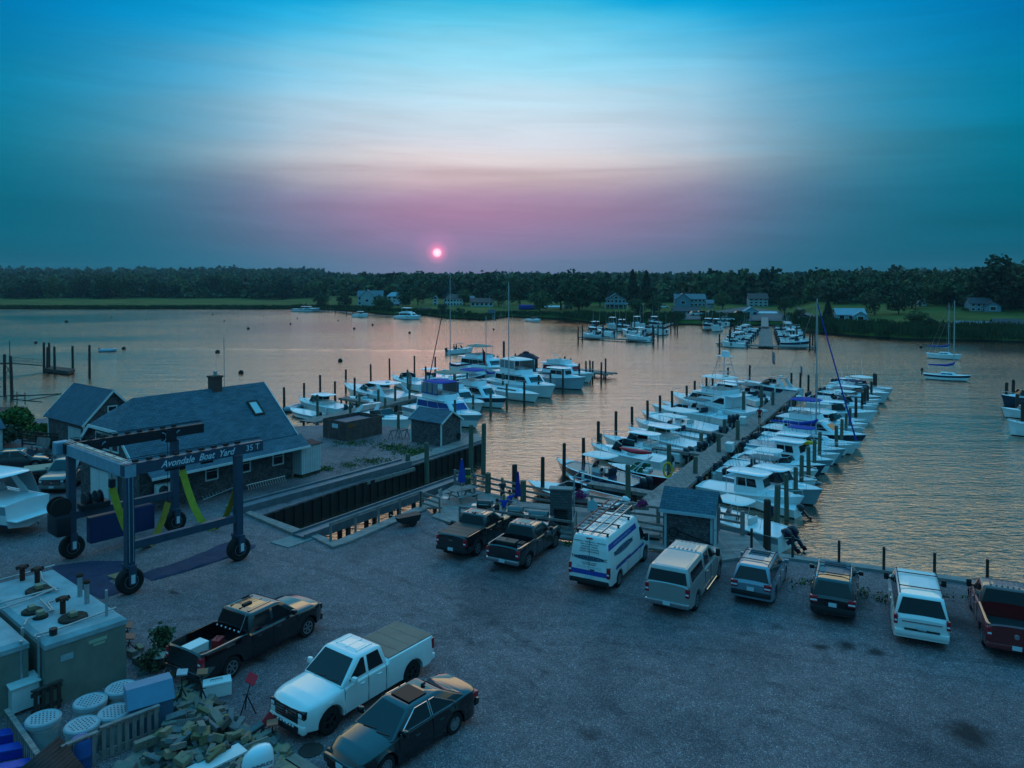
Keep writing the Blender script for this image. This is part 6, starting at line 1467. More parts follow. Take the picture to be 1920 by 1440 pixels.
def plate_top(t, x0, x1, w, z, m, name='t_top', th=0.07, crown=0.05):
 b = MB(); rings = []; xc, hl = (x0 + x1) / 2, (x1 - x0) / 2
 for ins, zz in ((0.03, z - th / 2), (0, z), (0.05, z + th / 2), (0.35, z + th / 2 + crown)):
  ring = []
  for k in range(20):
   a = 2 * PI * k / 20; cx = math.copysign(abs(math.cos(a)) ** 0.45, math.cos(a)); sy = math.copysign(abs(math.sin(a)) ** 0.45, math.sin(a))
   ring.append((xc + (hl - ins) * cx, (w / 2 - min(ins, w / 2 - 0.05)) * sy, zz))
  rings.append(ring)
 b.loft(rings, closed=True, caps=True); return b.build(name, m, t, smooth=50)
def posts(t, pts, name='top_frame', r=0.025, m=None):
 b = MB()
 for a, c in pts: b.tube([a, c], r, 6)
 return b.build(name, m or m_alu, t)
def whip(t, x, y, z, h, lean=0.12, name='antenna'): return MB().tube([(x, y, z), (x - h * lean, y * 1.1, z + h)], 0.014, 5, r2=0.005).build(name, m_white, t)
def rods(t, x, z, w, n, h=1.3):
 for k in range(n):
  y = -w / 2 + w * k / max(1, n - 1); MB().tube([(x, y, z), (x - 0.35, y * 1.05, z + h)], 0.012, 4, r2=0.004).build('fishing_rod', m_plast, t)
def console_set(t, x, fl, top=None, topw=1.7, topl=2.3, seatm=None, dark=False, zt=2.15, glassm=None):
 c = MB(); c.rbox(x - 0.35, -0.42, fl, x + 0.45, 0.42, fl + 0.95, 0.06); c.build('console', m_gel, t, smooth=40)
 MB().slab([(x + 0.42, -0.40, fl + 0.95), (x + 0.42, 0.40, fl + 0.95), (x + 0.15, 0.36, fl + 1.45), (x + 0.15, -0.36, fl + 1.45)], 0.02).build('windshield', glassm or m_glass, t)
 s_ = MB().rbox(x - 1.35, -0.50, fl + 0.45, x - 0.85, 0.50, fl + 0.72, 0.05).rbox(x - 1.42, -0.50, fl + 0.70, x - 1.28, 0.50, fl + 1.15, 0.04).box(x - 1.25, -0.40, fl, x - 0.95, 0.40, fl + 0.46)
 s_.build('helm_seat', seatm or (m_navyseat if dark else m_seat), t, smooth=40)
 MB().lathe([(0.02, 0), (0.17, 0.0), (0.17, 0.02)], 12, (x - 0.38, 0.1, fl + 0.85), 'x').build('steering_wheel', m_plast, t)
 if top is not None:
  plate_top(t, x - topl * 0.55, x + topl * 0.45, topw, fl + zt - 0.2, top)
  zz = fl + zt - 0.24
  posts(t, [((x + 0.5 * 0.8, s * 0.45, fl), (x + 0.55, s * topw * 0.38, zz)) for s in (1, -1)] + [((x - 0.6, s * 0.50, fl), (x - 0.75, s * topw * 0.40, zz)) for s in (1, -1)] + [((x + 0.55, s * topw * 0.38, zz - 0.02), (x - 0.75, s * topw * 0.40, zz - 0.02)) for s in (1, -1)])
def trunk(t, x0, x1, w0, w1, z0, z1, m, name='cabin', slope=0.5, back=0.1, win=None, winm=None, frontwin=True):
 """low cabin: x0 aft, x1 forward"""
 rings = []
 for z, i in ((z0, 0), (z1 - 0.08, 1), (z1, 1.15), (z1 + 0.03, 1.6)):
  a = min(1, i); xf_ = x1 - slope * a - (0.1 if i > 1.1 else 0) - (0.2 if i > 1.5 else 0); xr_ = x0 + back * a + (0.15 if i > 1.5 else 0); wf, wr = w1 / 2 - 0.10 * a - (0.06 if i > 1.1 else 0) - (0.15 if i > 1.5 else 0), w0 / 2 - 0.10 * a - (0.06 if i > 1.1 else 0) - (0.15 if i > 1.5 else 0)
  rings.append([(xf_, max(0.05, wf * 0.75), z), (xf_ - 0.25, wf, z), (xr_, wr, z), (xr_, -wr, z), (xf_ - 0.25, -wf, z), (xf_, -max(0.05, wf * 0.75), z)])
 b = MB(); b.loft(rings, closed=True); b.add(rings[-1], [tuple(range(6))]); o = b.build(name, m, t, smooth=35)
 if win:
  f0, f1 = win; zh = z1 - 0.08 - z0
  def sp(x, f, s):
   k = (x - x0) / (x1 - 0.25 - x0); wv = (w0 + (w1 - w0) * k) / 2 - 0.10 * f + 0.012; return (x - (slope * f * k) + back * f * (1 - k), s * wv, z0 + zh * f)
  for s in (1, -1):
   nn = 2 if (x1 - x0) < 3 else 3
   for q in range(nn):
    xa = x0 + 0.18 + (x1 - x0 - 0.6) * q / nn; xb = x0 + 0.10 + (x1 - x0 - 0.6) * (q + 1) / nn
    p = [sp(xa, f0, s), sp(xb, f0, s), sp(xb, f1, s), sp(xa, f1, s)]
    MB().slab(p if s < 0 else p[::-1], 0.015).build('side_window', winm or m_glass, t)
  if frontwin:
   def fp(y, f): return (x1 - slope * f + 0.012, y * (w1 / 2 * 0.75 - 0.06), z0 + zh * f)
   MB().slab([fp(-1, f0), fp(1, f0), fp(0.95, f1), fp(-0.95, f1)], 0.015).build('windshield', winm or m_glass, t)
 return o
def raised_windshield(t, x, w, z, h, m=None, sweep=0.7, side=1.3):
 g = MB(); m = m or m_glass
 g.slab([(x, -w * 0.30, z), (x, w * 0.30, z), (x - sweep * h, w * 0.26, z + h), (x - sweep * h, -w * 0.26, z + h)], 0.02)
 for s in (1, -1):
  p = [(x - 0.02, s * w * 0.31, z), (x - side, s * w * 0.46, z), (x - side - 0.05, s * w * 0.43, z + h * 0.8), (x - sweep * h - 0.02, s * w * 0.27, z + h)]
  g.slab(p if s > 0 else p[::-1], 0.02)
 go = g.build('windshield', m, t); fr = MB()
 fr.tube([(x - side - 0.05, w * 0.43, z + h * 0.8), (x - sweep * h, w * 0.27, z + h), (x - sweep * h, -w * 0.27, z + h), (x - side - 0.05, -w * 0.43, z + h * 0.8)], 0.025, 5); fr.build('windshield_frame', m_alu, go)
ALLB = []
def make_boat(kind, label, bow, stern, Bm=None, fb=0.75, hull=None, top=None, eng=2, engm=None, group=None, canvas=None, glassm=None, stripe=None, name=None, tilt=0.0, extra=(), Lmin=4.0, z=None):
 bz = WZ if z is None else z
 a = P(*bow, bz + fb * 1.4); b_ = P(*stern, bz + fb); d = a - b_; d.z = 0; L = max(Lmin, d.length); rz = math.atan2(d.y, d.x); c = (a + b_) / 2
 names = {'cc': 'centre_console_boat', 'walk': 'hardtop_boat', 'express': 'express_cruiser', 'fly': 'flybridge_cruiser', 'down': 'lobster_style_boat', 'sail': 'sailboat', 'bow': 'bowrider_boat', 'skiff': 'skiff', 'sport': 'sport_fishing_boat', 'rib': 'inflatable_dinghy'}
 Bm = Bm or {'sail': 0.30}.get(kind, 0.36) * L * (1.0 if L < 8 else 0.92)
 t = thing(name or names[kind], label, 'sailboat' if kind == 'sail' else ('dinghy' if kind == 'rib' else 'boat'), (c.x, c.y, bz), rz, group)
 ALLB.append((label, round(L, 1)))
 if hull is None and kind not in ('rib',) and len(ALLB) % 3 == 1: stripe = (m_hblue, m_hgrey, m_cnavy)[len(ALLB) % 2]
 hull = hull or m_gel; H = Hull(L, Bm, fb, 'sail' if kind == 'sail' else 'power'); fl = 0.25; hl = L / 2
 if kind == 'rib':
  b = MB(); r_ = 0.2 * Bm
  pts = [(-hl, Bm / 2 - r_, 0.25)] + [(hl * 0.45, Bm / 2 - r_, 0.27), (hl * 0.85, Bm * 0.2, 0.36), (hl, 0, 0.42), (hl * 0.85, -Bm * 0.2, 0.36), (hl * 0.45, -Bm / 2 + r_, 0.27)] + [(-hl, -Bm / 2 + r_, 0.25)]
  b.tube(pts, r_, 10); b.build('tube', hull, t, smooth=60)
  MB().box(-hl * 0.85, -Bm / 2 + r_, 0.12, hl * 0.7, Bm / 2 - r_, 0.2).box(-hl * 0.85, -Bm * 0.3, 0.1, -hl * 0.8, Bm * 0.3, 0.5).build('floor', m_deck, t)
  if eng: outboard(t, -hl * 0.85, 0, 0.5, engm, tilt, 0.6)
  return t
 if kind == 'sail':
  boat_hull(t, H, hull, (0.10, 0.34), 0.35, m_deck, stripe)
  trunk(t, -hl + L * 0.35, -hl + L * 0.72, Bm * 0.55, Bm * 0.34, fb + 0.02, fb + 0.42, m_gel, slope=0.4, win=(0.3, 0.8), frontwin=False)
  return t
 ck = {'cc': (0.05, 0.80), 'skiff': (0.05, 0.85), 'bow': (0.06, 0.50), 'walk': (0.05, 0.42), 'express': (0.05, 0.36), 'fly': (0.04, 0.22), 'down': (0.04, 0.40), 'sport': (0.04, 0.25)}[kind]
 boat_hull(t, H, hull, ck, fl, None, stripe)
 xs = lambda u: u * L - hl
 if kind == 'cc':
  console_set(t, xs(0.48), fl, top, Bm * 0.72, L * 0.30, dark=bool(engm is None), glassm=glassm)
  MB().rbox(xs(0.60), -0.35, fl, xs(0.68), 0.35, fl + 0.45, 0.05).build('cooler_seat', m_seat, t, smooth=40)
  bow_rail(t, H, 0.7, 0.985, 0.16)
  if top is not None: whip(t, xs(0.42), 0.5, fl + 2.0, 2.4)
 if kind == 'skiff':
  MB().box(xs(0.35), -Bm * 0.4, fl + 0.25, xs(0.40), Bm * 0.4, fl + 0.3).build('thwart', m_seat, t); MB().box(xs(0.62), -Bm * 0.36, fl + 0.25, xs(0.67), Bm * 0.36, fl + 0.3).build('thwart', m_seat, t)
 if kind == 'bow':
  raised_windshield(t, xs(0.66), Bm * 0.9, H.zs(0.55), 0.5, glassm)
  for y in (-0.45, 0.45): MB().rbox(xs(0.38), y - 0.25, fl, xs(0.38) + 0.55, y + 0.25, fl + 0.75, 0.06).build('seat', m_seat, t, smooth=40)
  MB().rbox(xs(0.09), -Bm * 0.36, fl, xs(0.09) + 0.6, Bm * 0.36, fl + 0.45, 0.06).build('bench_seat', m_seat, t, smooth=40)
 if kind == 'walk':
  trunk(t, xs(0.42), xs(0.90), Bm * 0.80, Bm * 0.30, H.zs(0.55) - 0.05, H.zs(0.6) + 0.28, m_gel, slope=0.5)
  raised_windshield(t, xs(0.66), Bm * 0.86, H.zs(0.6) + 0.2, 0.75, glassm, sweep=0.6, side=L * 0.16)
  MB().rbox(xs(0.36), -Bm * 0.36, fl, xs(0.42), Bm * 0.36, fl + 0.9, 0.05).build('helm_seat', m_seat, t, smooth=40)
  if top is not None:
   zz = H.zs(0.6) + 1.02; plate_top(t, xs(0.30), xs(0.64), Bm * 0.74, zz, top, 'hardtop')
   posts(t, [((xs(0.33), s * Bm * 0.36, H.zs(0.3)), (xs(0.35), s * Bm * 0.32, zz)) for s in (1, -1)] + [((xs(0.50), s * Bm * 0.38, H.zs(0.5) + 0.2), (xs(0.50), s * Bm * 0.33, zz)) for s in (1, -1)])
   whip(t, xs(0.40), 0.6, zz, 2.5); whip(t, xs(0.40), -0.6, zz, 2.1)
  bow_rail(t, H, 0.60)
 if kind == 'express':
  trunk(t, xs(0.36), xs(0.93), Bm * 0.84, Bm * 0.28, H.zs(0.5) - 0.05, H.zs(0.6) + 0.22, m_gel, slope=0.7)
  raised_windshield(t, xs(0.64), Bm * 0.88, H.zs(0.6) + 0.15, 0.65, glassm, sweep=1.2, side=L * 0.18)
  zz = H.zs(0.6) + 1.15
  if top is not None:
   plate_top(t, xs(0.22), xs(0.52), Bm * 0.72, zz, top, 'hardtop')
  ar = MB()
  for s in (1, -1): ar.slab([(xs(0.16), s * Bm * 0.44, fb), (xs(0.24), s * Bm * 0.44, fb), (xs(0.34), s * Bm * 0.36, zz - 0.02), (xs(0.29), s * Bm * 0.36, zz - 0.02)][::(1 if s < 0 else -1)], 0.08)
  ar.box(xs(0.29), -Bm * 0.36, zz - 0.10, xs(0.34), Bm * 0.36, zz - 0.03); ar.build('radar_arch', m_gel, t)
  MB().lathe([(0.26, 0), (0.30, 0.05), (0.26, 0.16), (0.1, 0.2)], 14, (xs(0.32), 0, zz + 0.06)).build('radar_dome', m_white, t, smooth=50)
  for y in (-0.5, 0.45): MB().rbox(xs(0.42), y - 0.28, fl + 0.3, xs(0.42) + 0.5, y + 0.28, fl + 1.2, 0.08).build('helm_seat', m_seat, t, smooth=40)
  bow_rail(t, H, 0.50)
 if kind in ('fly', 'sport'):
  z0 = H.zs(0.4) - 0.03; z1 = z0 + (1.15 if L < 10 else 1.35)
  trunk(t, xs(0.62), xs(0.95), Bm * 0.66, Bm * 0.2, H.zs(0.7) - 0.02, H.zs(0.7) + 0.25, m_gel, name='foredeck_trunk', slope=0.7)
  trunk(t, xs(0.22), xs(0.76), Bm * 0.82, Bm * 0.60, z0, z1, m_gel, slope=1.3, back=0.1, win=(0.35, 0.88), winm=glassm or m_glass)
  MB().rbox(xs(0.14), -Bm * 0.37, z1 + 0.005, xs(0.60), Bm * 0.37, z1 + 0.08, 0.03).build('bridge_deck', m_gel, t)
  fb_ = MB(); r0 = []
  for z_, i in ((z1 + 0.082, 0), (z1 + 0.55, 0.12)):
   r0.append([(xs(0.57) - i * 2, Bm * 0.20, z_), (xs(0.52) - i, Bm * 0.33, z_), (xs(0.28), Bm * 0.34, z_), (xs(0.28), -Bm * 0.34, z_), (xs(0.52) - i, -Bm * 0.33, z_), (xs(0.57) - i * 2, -Bm * 0.20, z_)])
  fb_.loft(r0, closed=True); fb_.build('flybridge', m_gel, t)
  MB().rbox(xs(0.46), -0.4, z1 + 0.08, xs(0.46) + 0.35, 0.5, z1 + 0.65, 0.04).build('helm_console', m_gel, t); MB().rbox(xs(0.36), -0.5, z1 + 0.08, xs(0.36) + 0.45, 0.5, z1 + 0.7, 0.06).build('bridge_seat', m_seat, t)
  zz = z1 + 1.85
  cm = canvas or top
  if cm is not None:
   plate_top(t, xs(0.26), xs(0.55), Bm * 0.70, zz, cm, 'bimini_top' if canvas else 'hardtop', crown=0.10)
   posts(t, [((xs(0.30 + 0.20 * i), s * Bm * 0.33, z1 + 0.5), (xs(0.30 + 0.20 * i), s * Bm * 0.33, zz)) for s in (1, -1) for i in (0, 1)])
   if canvas and 'enclosed' in extra:
    for s in (1, -1):
     MB().slab([(xs(0.29), s * Bm * 0.345, z1 + 0.58), (xs(0.53), s * Bm * 0.345, z1 + 0.58), (xs(0.52), s * Bm * 0.345, zz - 0.05), (xs(0.29), s * Bm * 0.345, zz - 0.05)][::(1 if s < 0 else -1)], 0.01).build('clear_curtain', m_clear, t)
     cb_ = MB()
     for q in (0.285, 0.365, 0.445, 0.525): cb_.bar((xs(q), s * Bm * 0.352, z1 + 0.55), (xs(q), s * Bm * 0.352, zz), 0.10, 0.02)
     cb_.bar((xs(0.28), s * Bm * 0.352, z1 + 0.62), (xs(0.53), s * Bm * 0.352, z1 + 0.62), 0.02, 0.14); cb_.build('canvas_band', canvas, t)
  if kind == 'sport':
   for s in (1, -1):
    MB().tube([(xs(0.36), s * Bm * 0.40, z0 + 0.4), (xs(0.16), s * (Bm * 0.9), z1 + 4.6)], 0.03, 6, r2=0.012).build('outrigger', m_alu, t)
   tw_ = MB()
   for s in (1, -1):
    for x in (0.28, 0.46): tw_.tube([(xs(x), s * Bm * 0.36, z1), (xs(0.32 + (x - 0.28) * 0.35), s * 0.38, z1 + 4.3)], 0.035, 6)
   for zq, q in ((2.5, 0.55), (3.4, 0.47)): tw_.tube([(xs(0.31), q, z1 + zq), (xs(0.40), q, z1 + zq), (xs(0.40), -q, z1 + zq), (xs(0.31), -q, z1 + zq), (xs(0.31), q, z1 + zq)], 0.03, 5)
   for k in range(6): tw_.tube([(xs(0.30), -0.5, z1 + 1.9 + k * 0.4), (xs(0.30), 0.5, z1 + 1.9 + k * 0.4)], 0.02, 5)
   to = tw_.build('tuna_tower', m_alu, t); MB().rbox(xs(0.28), -0.55, z1 + 4.3, xs(0.42), 0.55, z1 + 4.38, 0.03).rbox(xs(0.31), -0.3, z1 + 4.38, xs(0.37), 0.3, z1 + 4.95, 0.05).build('crow_nest', m_gel, to)
  bow_rail(t, H, 0.45, 0.985, 0.55); whip(t, xs(0.30), 0.9, z1 + 0.5, 3.0); whip(t, xs(0.30), -0.9, z1 + 0.5, 2.6)
  MB().lathe([(0.24, 0), (0.28, 0.05), (0.24, 0.15), (0.08, 0.19)], 14, (xs(0.33), 0, (zz + 0.15) if cm is not None else z1 + 1.1)).build('radar_dome', m_white, t, smooth=50)
 if kind == 'down':
  z0 = H.zs(0.55); trunk(t, xs(0.60), xs(0.90), Bm * 0.70, Bm * 0.34, H.zs(0.7) - 0.02, H.zs(0.7) + 0.32, m_gel, name='foredeck_trunk', slope=0.5)
  trunk(t, xs(0.38), xs(0.68), Bm * 0.72, Bm * 0.62, z0 - 0.1, z0 + 1.25, m_gel, name='pilothouse', slope=0.35, win=(0.45, 0.88), back=0.0)
  plate_top(t, xs(0.28), xs(0.68), Bm * 0.78, z0 + 1.32, top or m_gel, 'hardtop'); bow_rail(t, H, 0.66, 0.985, 0.4); whip(t, xs(0.5), 0.5, z0 + 1.3, 2.2)
  posts(t, [((xs(0.30), s * Bm * 0.34, fb), (xs(0.30), s * Bm * 0.34, z0 + 1.3)) for s in (1, -1)])
 rb = random.Random(len(ALLB) * 7 + 1)
 for q in range(rb.choice((1, 2, 3))):
  u = rb.uniform(ck[0] + 0.03, ck[0] + 0.16); y = rb.uniform(-0.3, 0.3) * Bm; w_ = rb.uniform(0.15, 0.32)
  MB().rbox(xs(u) - w_, y - w_ * 0.6, fl + 0.01, xs(u) + w_, y + w_ * 0.6, fl + rb.uniform(0.25, 0.5), 0.03).build(rb.choice(('cooler', 'gear_box', 'cushion')), rb.choice((m_white, m_plast, m_cnavy, m_cbeige, m_deck, m_cred)), t)
 for q in range(rb.choice((1, 2))):
  u = rb.uniform(0.2, 0.6); s = rb.choice((1, -1)); bb_ = H.b(u) + 0.12; MB().tube([(xs(u), s * bb_, H.zs(u) - 0.05), (xs(u), s * bb_, H.zs(u) - 0.55)], 0.11, 8).build('fender', rb.choice((m_white, m_cnavy, m_black)), t)
 if kind in ('cc', 'walk', 'sport'): rods(t, xs(ck[0] + 0.12), H.zs(0.2) + 0.1, Bm * 0.7, rb.choice((2, 3, 4)), rb.uniform(1.2, 2.0))
 elif rb.random() < 0.6: whip(t, xs(0.35), Bm * 0.3, H.zs(0.3) + 0.3, rb.uniform(2, 3.4))
 if eng:
  ys = {1: [0], 2: [-0.38, 0.38], 3: [-0.6, 0, 0.6]}[eng]
  for y in ys: outboard(t, -hl, y, fb * 0.85, engm, tilt, 1.0 if L > 6 else 0.8)
 return t
def mast(t, x, z0, h, boom=0, boomz=1.3, cover=None, stays=(None, None), r=0.075):
 MB().tube([(x, 0, z0), (x, 0, z0 + h)], r, 8, r2=r * 0.7).build('mast', m_alu, t)
 sp_ = MB().tube([(x, -0.9, z0 + h * 0.55), (x, 0.9, z0 + h * 0.55)], 0.025, 5); sp_.build('spreader', m_alu, t)
 if boom:
  MB().tube([(x - 0.05, 0, z0 + boomz), (x - boom, 0, z0 + boomz + 0.1)], 0.06, 8).build('boom', m_alu, t)
  if cover: MB().tube([(x + 0.12, 0, z0 + boomz + 0.75), (x - 0.15, 0, z0 + boomz + 0.45), (x - boom * 0.3, 0, z0 + boomz + 0.2), (x - boom * 0.98, 0, z0 + boomz + 0.16)], [0.10, 0.20, 0.17, 0.10], 8).build('sail_cover', cover, t, smooth=60)
 st_ = MB(); f, a = stays
 if a is not None: st_.tube([(x, 0, z0 + h), (a, 0, z0 + 0.1)], 0.012, 4)
 for s in (1, -1): st_.tube([(x, 0, z0 + h * 0.97), (x, s * 0.9, z0 + h * 0.55), (x - 0.1, s * 1.2, z0)], 0.010, 4)
 st_.build('rigging', m_steel, t)
 if f is not None: MB().tube([(x, 0, z0 + h * 0.97), (f, 0, z0 + 0.4)], 0.05, 6, r2=0.08).build('furled_jib', cover or m_cnavy, t)
# ---- right-hand dock, left side (bows to the left)
G1 = 'boats on the left side of the right-hand dock'
make_boat('bow', 'maroon hulled runabout tied beside the picnic deck, behind the fireplace', (991, 901), (1166, 944), hull=m_hmar, eng=1, engm=m_gel, fb=0.7)
make_boat('skiff', 'low dark covered skiff between the picnic deck and the navy boat', (1068, 893), (1140, 915), fb=0.45, hull=m_hblue, eng=0)
make_boat('cc', 'navy hulled open boat with white oval top and twin dark outboards', (1043, 860), (1205, 905), hull=m_hblue, top=m_white, eng=2, fb=0.8)
b5 = make_boat('bow', 'maroon striped tow boat with folded tower, next to the navy open boat', (1140, 868), (1270, 893), hull=m_hmar, eng=0, fb=0.75, glassm=m_green)
posts(b5, [((0.2, s * 0.9, 0.8), (-0.6, s * 0.7, 1.9)) for s in (1, -1)] + [((-0.6, 0.7, 1.9), (-0.6, -0.7, 1.9)), ((0.6, 0.9, 0.8), (-0.6, 0.7, 1.9)), ((0.6, -0.9, 0.8), (-0.6, -0.7, 1.9))], 'wake_tower', 0.04, m_white)
b4 = make_boat('walk', 'white cuddy boat carrying a red kayak on its frame', (1108, 831), (1252, 862), eng=1, top=None, fb=0.75)
make_boat('walk', 'white hardtop boat with bright green windshield and dark outboards', (1178, 800), (1312, 836), top=m_gel, eng=2, fb=0.85, glassm=m_green)
make_boat('cc', 'large white open boat with white top and two navy outboards, behind the green-windowed boat', (1202, 770), (1352, 806), top=m_white, eng=2, fb=0.95, engm=M('navy_cowling', (0.015, 0.025, 0.06), 0.25, coat=0.5))
make_boat('bow', 'small white boat tucked in front of the sport fisher with the tower', (1222, 758), (1345, 778), eng=1, fb=0.8, engm=m_gel)
make_boat('sport', 'tall white sport fishing boat with tuna tower and outriggers', (1260, 735), (1418, 772), eng=0, fb=1.3, top=m_white)
make_boat('express', 'large white express cruiser with black hardtop at the end of the right-hand dock', (1392, 712), (1500, 730), eng=0, fb=1.3, top=m_blackgloss)
make_boat('walk', 'white boat with grey canvas between the sport fisher and the black-topped cruiser', (1330, 718), (1420, 738), eng=2, fb=0.9, top=m_gel)
make_boat('cc', 'open boat moored behind the sport fisher tower', (1368, 724), (1440, 752), eng=2, fb=0.8, top=m_cover)
# ---- right side (bows to the right)
make_boat('cc', 'big white open boat beside the deck shed with twin outboards swung towards the river', (1275, 938), (1477, 1000), eng=2, fb=0.95, top=m_white, tilt=R(35), engm=M('purple_black_cowling', (0.02, 0.015, 0.035), 0.25, coat=0.5))
make_boat('skiff', 'small white open boat with rolled canvas behind the twin outboard boat', (1400, 925), (1492, 952), eng=1, fb=0.6, tilt=R(45))
make_boat('down', 'white hardtop boat with triangular side glass, second from the shed side', (1508, 931), (1318, 905), eng=1, fb=0.85)
make_boat('walk', 'white walkaround with pale blue lower hull and its bow sticking farthest near the deck shed', (1543, 918), (1372, 888), eng=2, fb=0.9, top=m_gel, hull=m_hgrey)
make_boat('cc', 'open boat with a long plain white top on pipes, stern ladder side to the dock', (1534, 882), (1365, 866), eng=1, fb=0.8, top=m_white)
make_boat('skiff', 'small open white boat with blue-grey inner sides right against the dock planks', (1400, 872), (1335, 884), eng=1, fb=0.6)
b7 = make_boat('down', 'white pilothouse boat carrying a yellow kayak on its roof', (1563, 862), (1402, 845), eng=0, fb=0.9)
make_boat('walk', 'grey hulled boat with orange-brown bench pad just behind the kayak carrying pilothouse boat', (1586, 842), (1405, 828), eng=2, fb=1.0, hull=m_hgrey, top=m_gel)
b9 = make_boat('sail', 'sloop with tall mast, blue sail cover and blue furled jib in the right-hand dock', (1613, 827), (1432, 812), eng=0, fb=0.95)
Lb9 = ALLB[-1][1]; q = inv_ = None
mast(b9, Lb9 * 0.06, 0.9, 13.2, boom=4.3, boomz=1.2, cover=m_cblue, stays=(Lb9 * 0.46, -Lb9 * 0.46))
make_boat('fly', 'white flybridge cruiser with royal blue bimini beside the sloop', (1625, 815), (1440, 797), eng=0, fb=1.05, canvas=m_cblue)
make_boat('cc', 'white open boat with oval white top between the blue bimini cruiser and its neighbour', (1618, 802), (1470, 788), eng=2, fb=0.85, top=m_white)
make_boat('walk', 'long white boat whose sharp bow casts a dark reflection, halfway along the row', (1646, 771), (1480, 766), eng=2, fb=1.0, top=m_gel)
make_boat('bow', 'low white runabout with dark cockpit cover, bow beside the paired pilings', (1622, 788), (1495, 778), eng=1, fb=0.7, hull=m_gel)
make_boat('walk', 'white cuddy without a top beside the standing man', (1638, 761), (1520, 752), eng=1, fb=0.8, top=None)
make_boat('cc', 'white open boat with lime green gear near the far end of the row', (1652, 750), (1520, 742), eng=2, fb=0.85, top=m_cover)
make_boat('walk', 'white boat with yellowish windshield, third from the river end of the row', (1652, 744), (1545, 733), eng=2, fb=0.95, top=m_gel)
make_boat('express', 'white cruiser with dark canopy, second from the river end of the row', (1668, 737), (1560, 725), eng=0, fb=1.05, top=m_cnavy)
make_boat('cc', 'white open boat with rod-topped roof at the river end of the row', (1675, 729), (1570, 716), eng=3, fb=0.9, top=m_white)
for k_, bw, st, e_, tp, hu, lb in (('cc', (1532, 900), (1352, 878), 2, m_cover, m_gel, 'open boat with grey top wedged between the pale blue hull and the pipe-topped boat'),
 ('bow', (1548, 872), (1380, 854), 1, None, m_hblue, 'navy runabout squeezed in beside the kayak carrying pilothouse boat'), ('walk', (1575, 851), (1402, 836), 2, m_gel, m_gel, 'white hardtop boat just beyond the yellow kayak'),
 ('cc', (1598, 834), (1425, 820), 2, m_cblue, m_gel, 'open boat with blue top between the grey hull and the sloop'), ('walk', (1628, 795), (1470, 782), 2, m_gel, m_gel, 'white hardtop boat beyond the oval-topped one halfway out'),
 ('cc', (1648, 758), (1530, 748), 2, m_white, m_gel, 'white topped open boat right behind the standing man'), ('express', (1660, 733), (1556, 722), 0, m_gel, m_gel, 'cream-topped cruiser next to the dark canopied one'),
 ('walk', (1130, 815), (1285, 848), 2, m_gel, m_gel, 'white hardtop boat behind the red kayak'), ('cc', (1190, 785), (1330, 820), 2, m_white, m_gel, 'white topped open boat between the green-windowed boat and the twin navy outboards'),
 ('cc', (1240, 752), (1372, 785), 3, m_cover, m_gel, 'grey topped open boat just in front of the sport fisher'), ('walk', (1310, 722), (1425, 745), 2, m_gel, m_gel, 'white hardtop boat just behind the sport fisher hull')):
 make_boat(k_, lb, bw, st, eng=e_, fb=0.8, top=tp, hull=hu, Bm=2.4)
# ---- left-hand marina
make_boat('rib', 'pale grey inflatable dinghy at the near end of the left-hand marina', (536, 757), (566, 752), Bm=1.5, eng=0, hull=m_hgrey, Lmin=2.8)
make_boat('skiff', 'small white open boat with cream floor at the near end of the left-hand marina', (545, 764), (598, 778), eng=1, fb=0.55)
make_boat('walk', 'white walkaround fishing boat with its bow out, nearest the building roof', (560, 745), (650, 764), eng=2, fb=0.85, top=m_gel)
make_boat('express', 'long white express boat with hardtop and clear curtains, bow towards open river', (647, 718), (768, 744), eng=0, fb=1.05, top=m_gel)
make_boat('bow', 'small white boat with black outboard in front of the long express boat', (655, 742), (700, 752), eng=1, fb=0.6)
make_boat('walk', 'white hull with flat pale deck behind the long express boat', (735, 703), (800, 720), eng=0, fb=1.0, top=None)
make_boat('express', 'white express with its cover on, lying behind the board enclosure', (772, 786), (664, 772), eng=0, fb=1.0, top=None)
make_boat('fly', 'flybridge cruiser with bright blue enclosed canopy and blue windows', (903, 778), (778, 758), eng=0, fb=1.1, canvas=m_cblue, glassm=m_bglass, extra=('enclosed',))
make_boat('fly', 'flybridge cruiser with beige canopy behind the blue-canopied one', (908, 755), (800, 738), eng=0, fb=1.0, canvas=m_cbeige)
make_boat('express', 'white express with radar arch among the masts of the left-hand marina', (806, 716), (862, 728), eng=0, fb=0.9, top=m_gel)
make_boat('fly', 'white cruiser with tall dark side windows and small blue bimini', (950, 746), (848, 733), eng=0, fb=1.0, canvas=m_cblue)
b = make_boat('sail', 'cream hulled sloop with small cabin ports beside the large flybridge cruiser', (1012, 736), (905, 722), eng=0, fb=1.0)
Ls = ALLB[-1][1]; mast(b, Ls * -0.02, 0.9, 14.6, boom=4.0, boomz=1.2, cover=None, stays=(None, -Ls * 0.5))
make_boat('fly', 'large white flybridge cruiser with enclosed bridge and high bow rail', (1042, 723), (925, 708), eng=0, fb=1.3, canvas=m_white, extra=('enclosed',))
make_boat('down', 'white pilothouse boat with pale blue hull nearest the gazebo', (1099, 707), (1005, 703), eng=0, fb=1.35, hull=M('hull_pale_blue', (0.30, 0.40, 0.46), 0.25, coat=0.3))
make_boat('fly', 'white flybridge boat with a red windshield cover at the outer end of the marina', (1114, 700), (1008, 692), eng=0, fb=1.1, top=None, glassm=m_cred)
make_boat('fly', 'big trawler with beige bimini over its long upper deck and a red flag', (960, 688), (862, 680), eng=0, fb=1.6, canvas=m_cbeige)
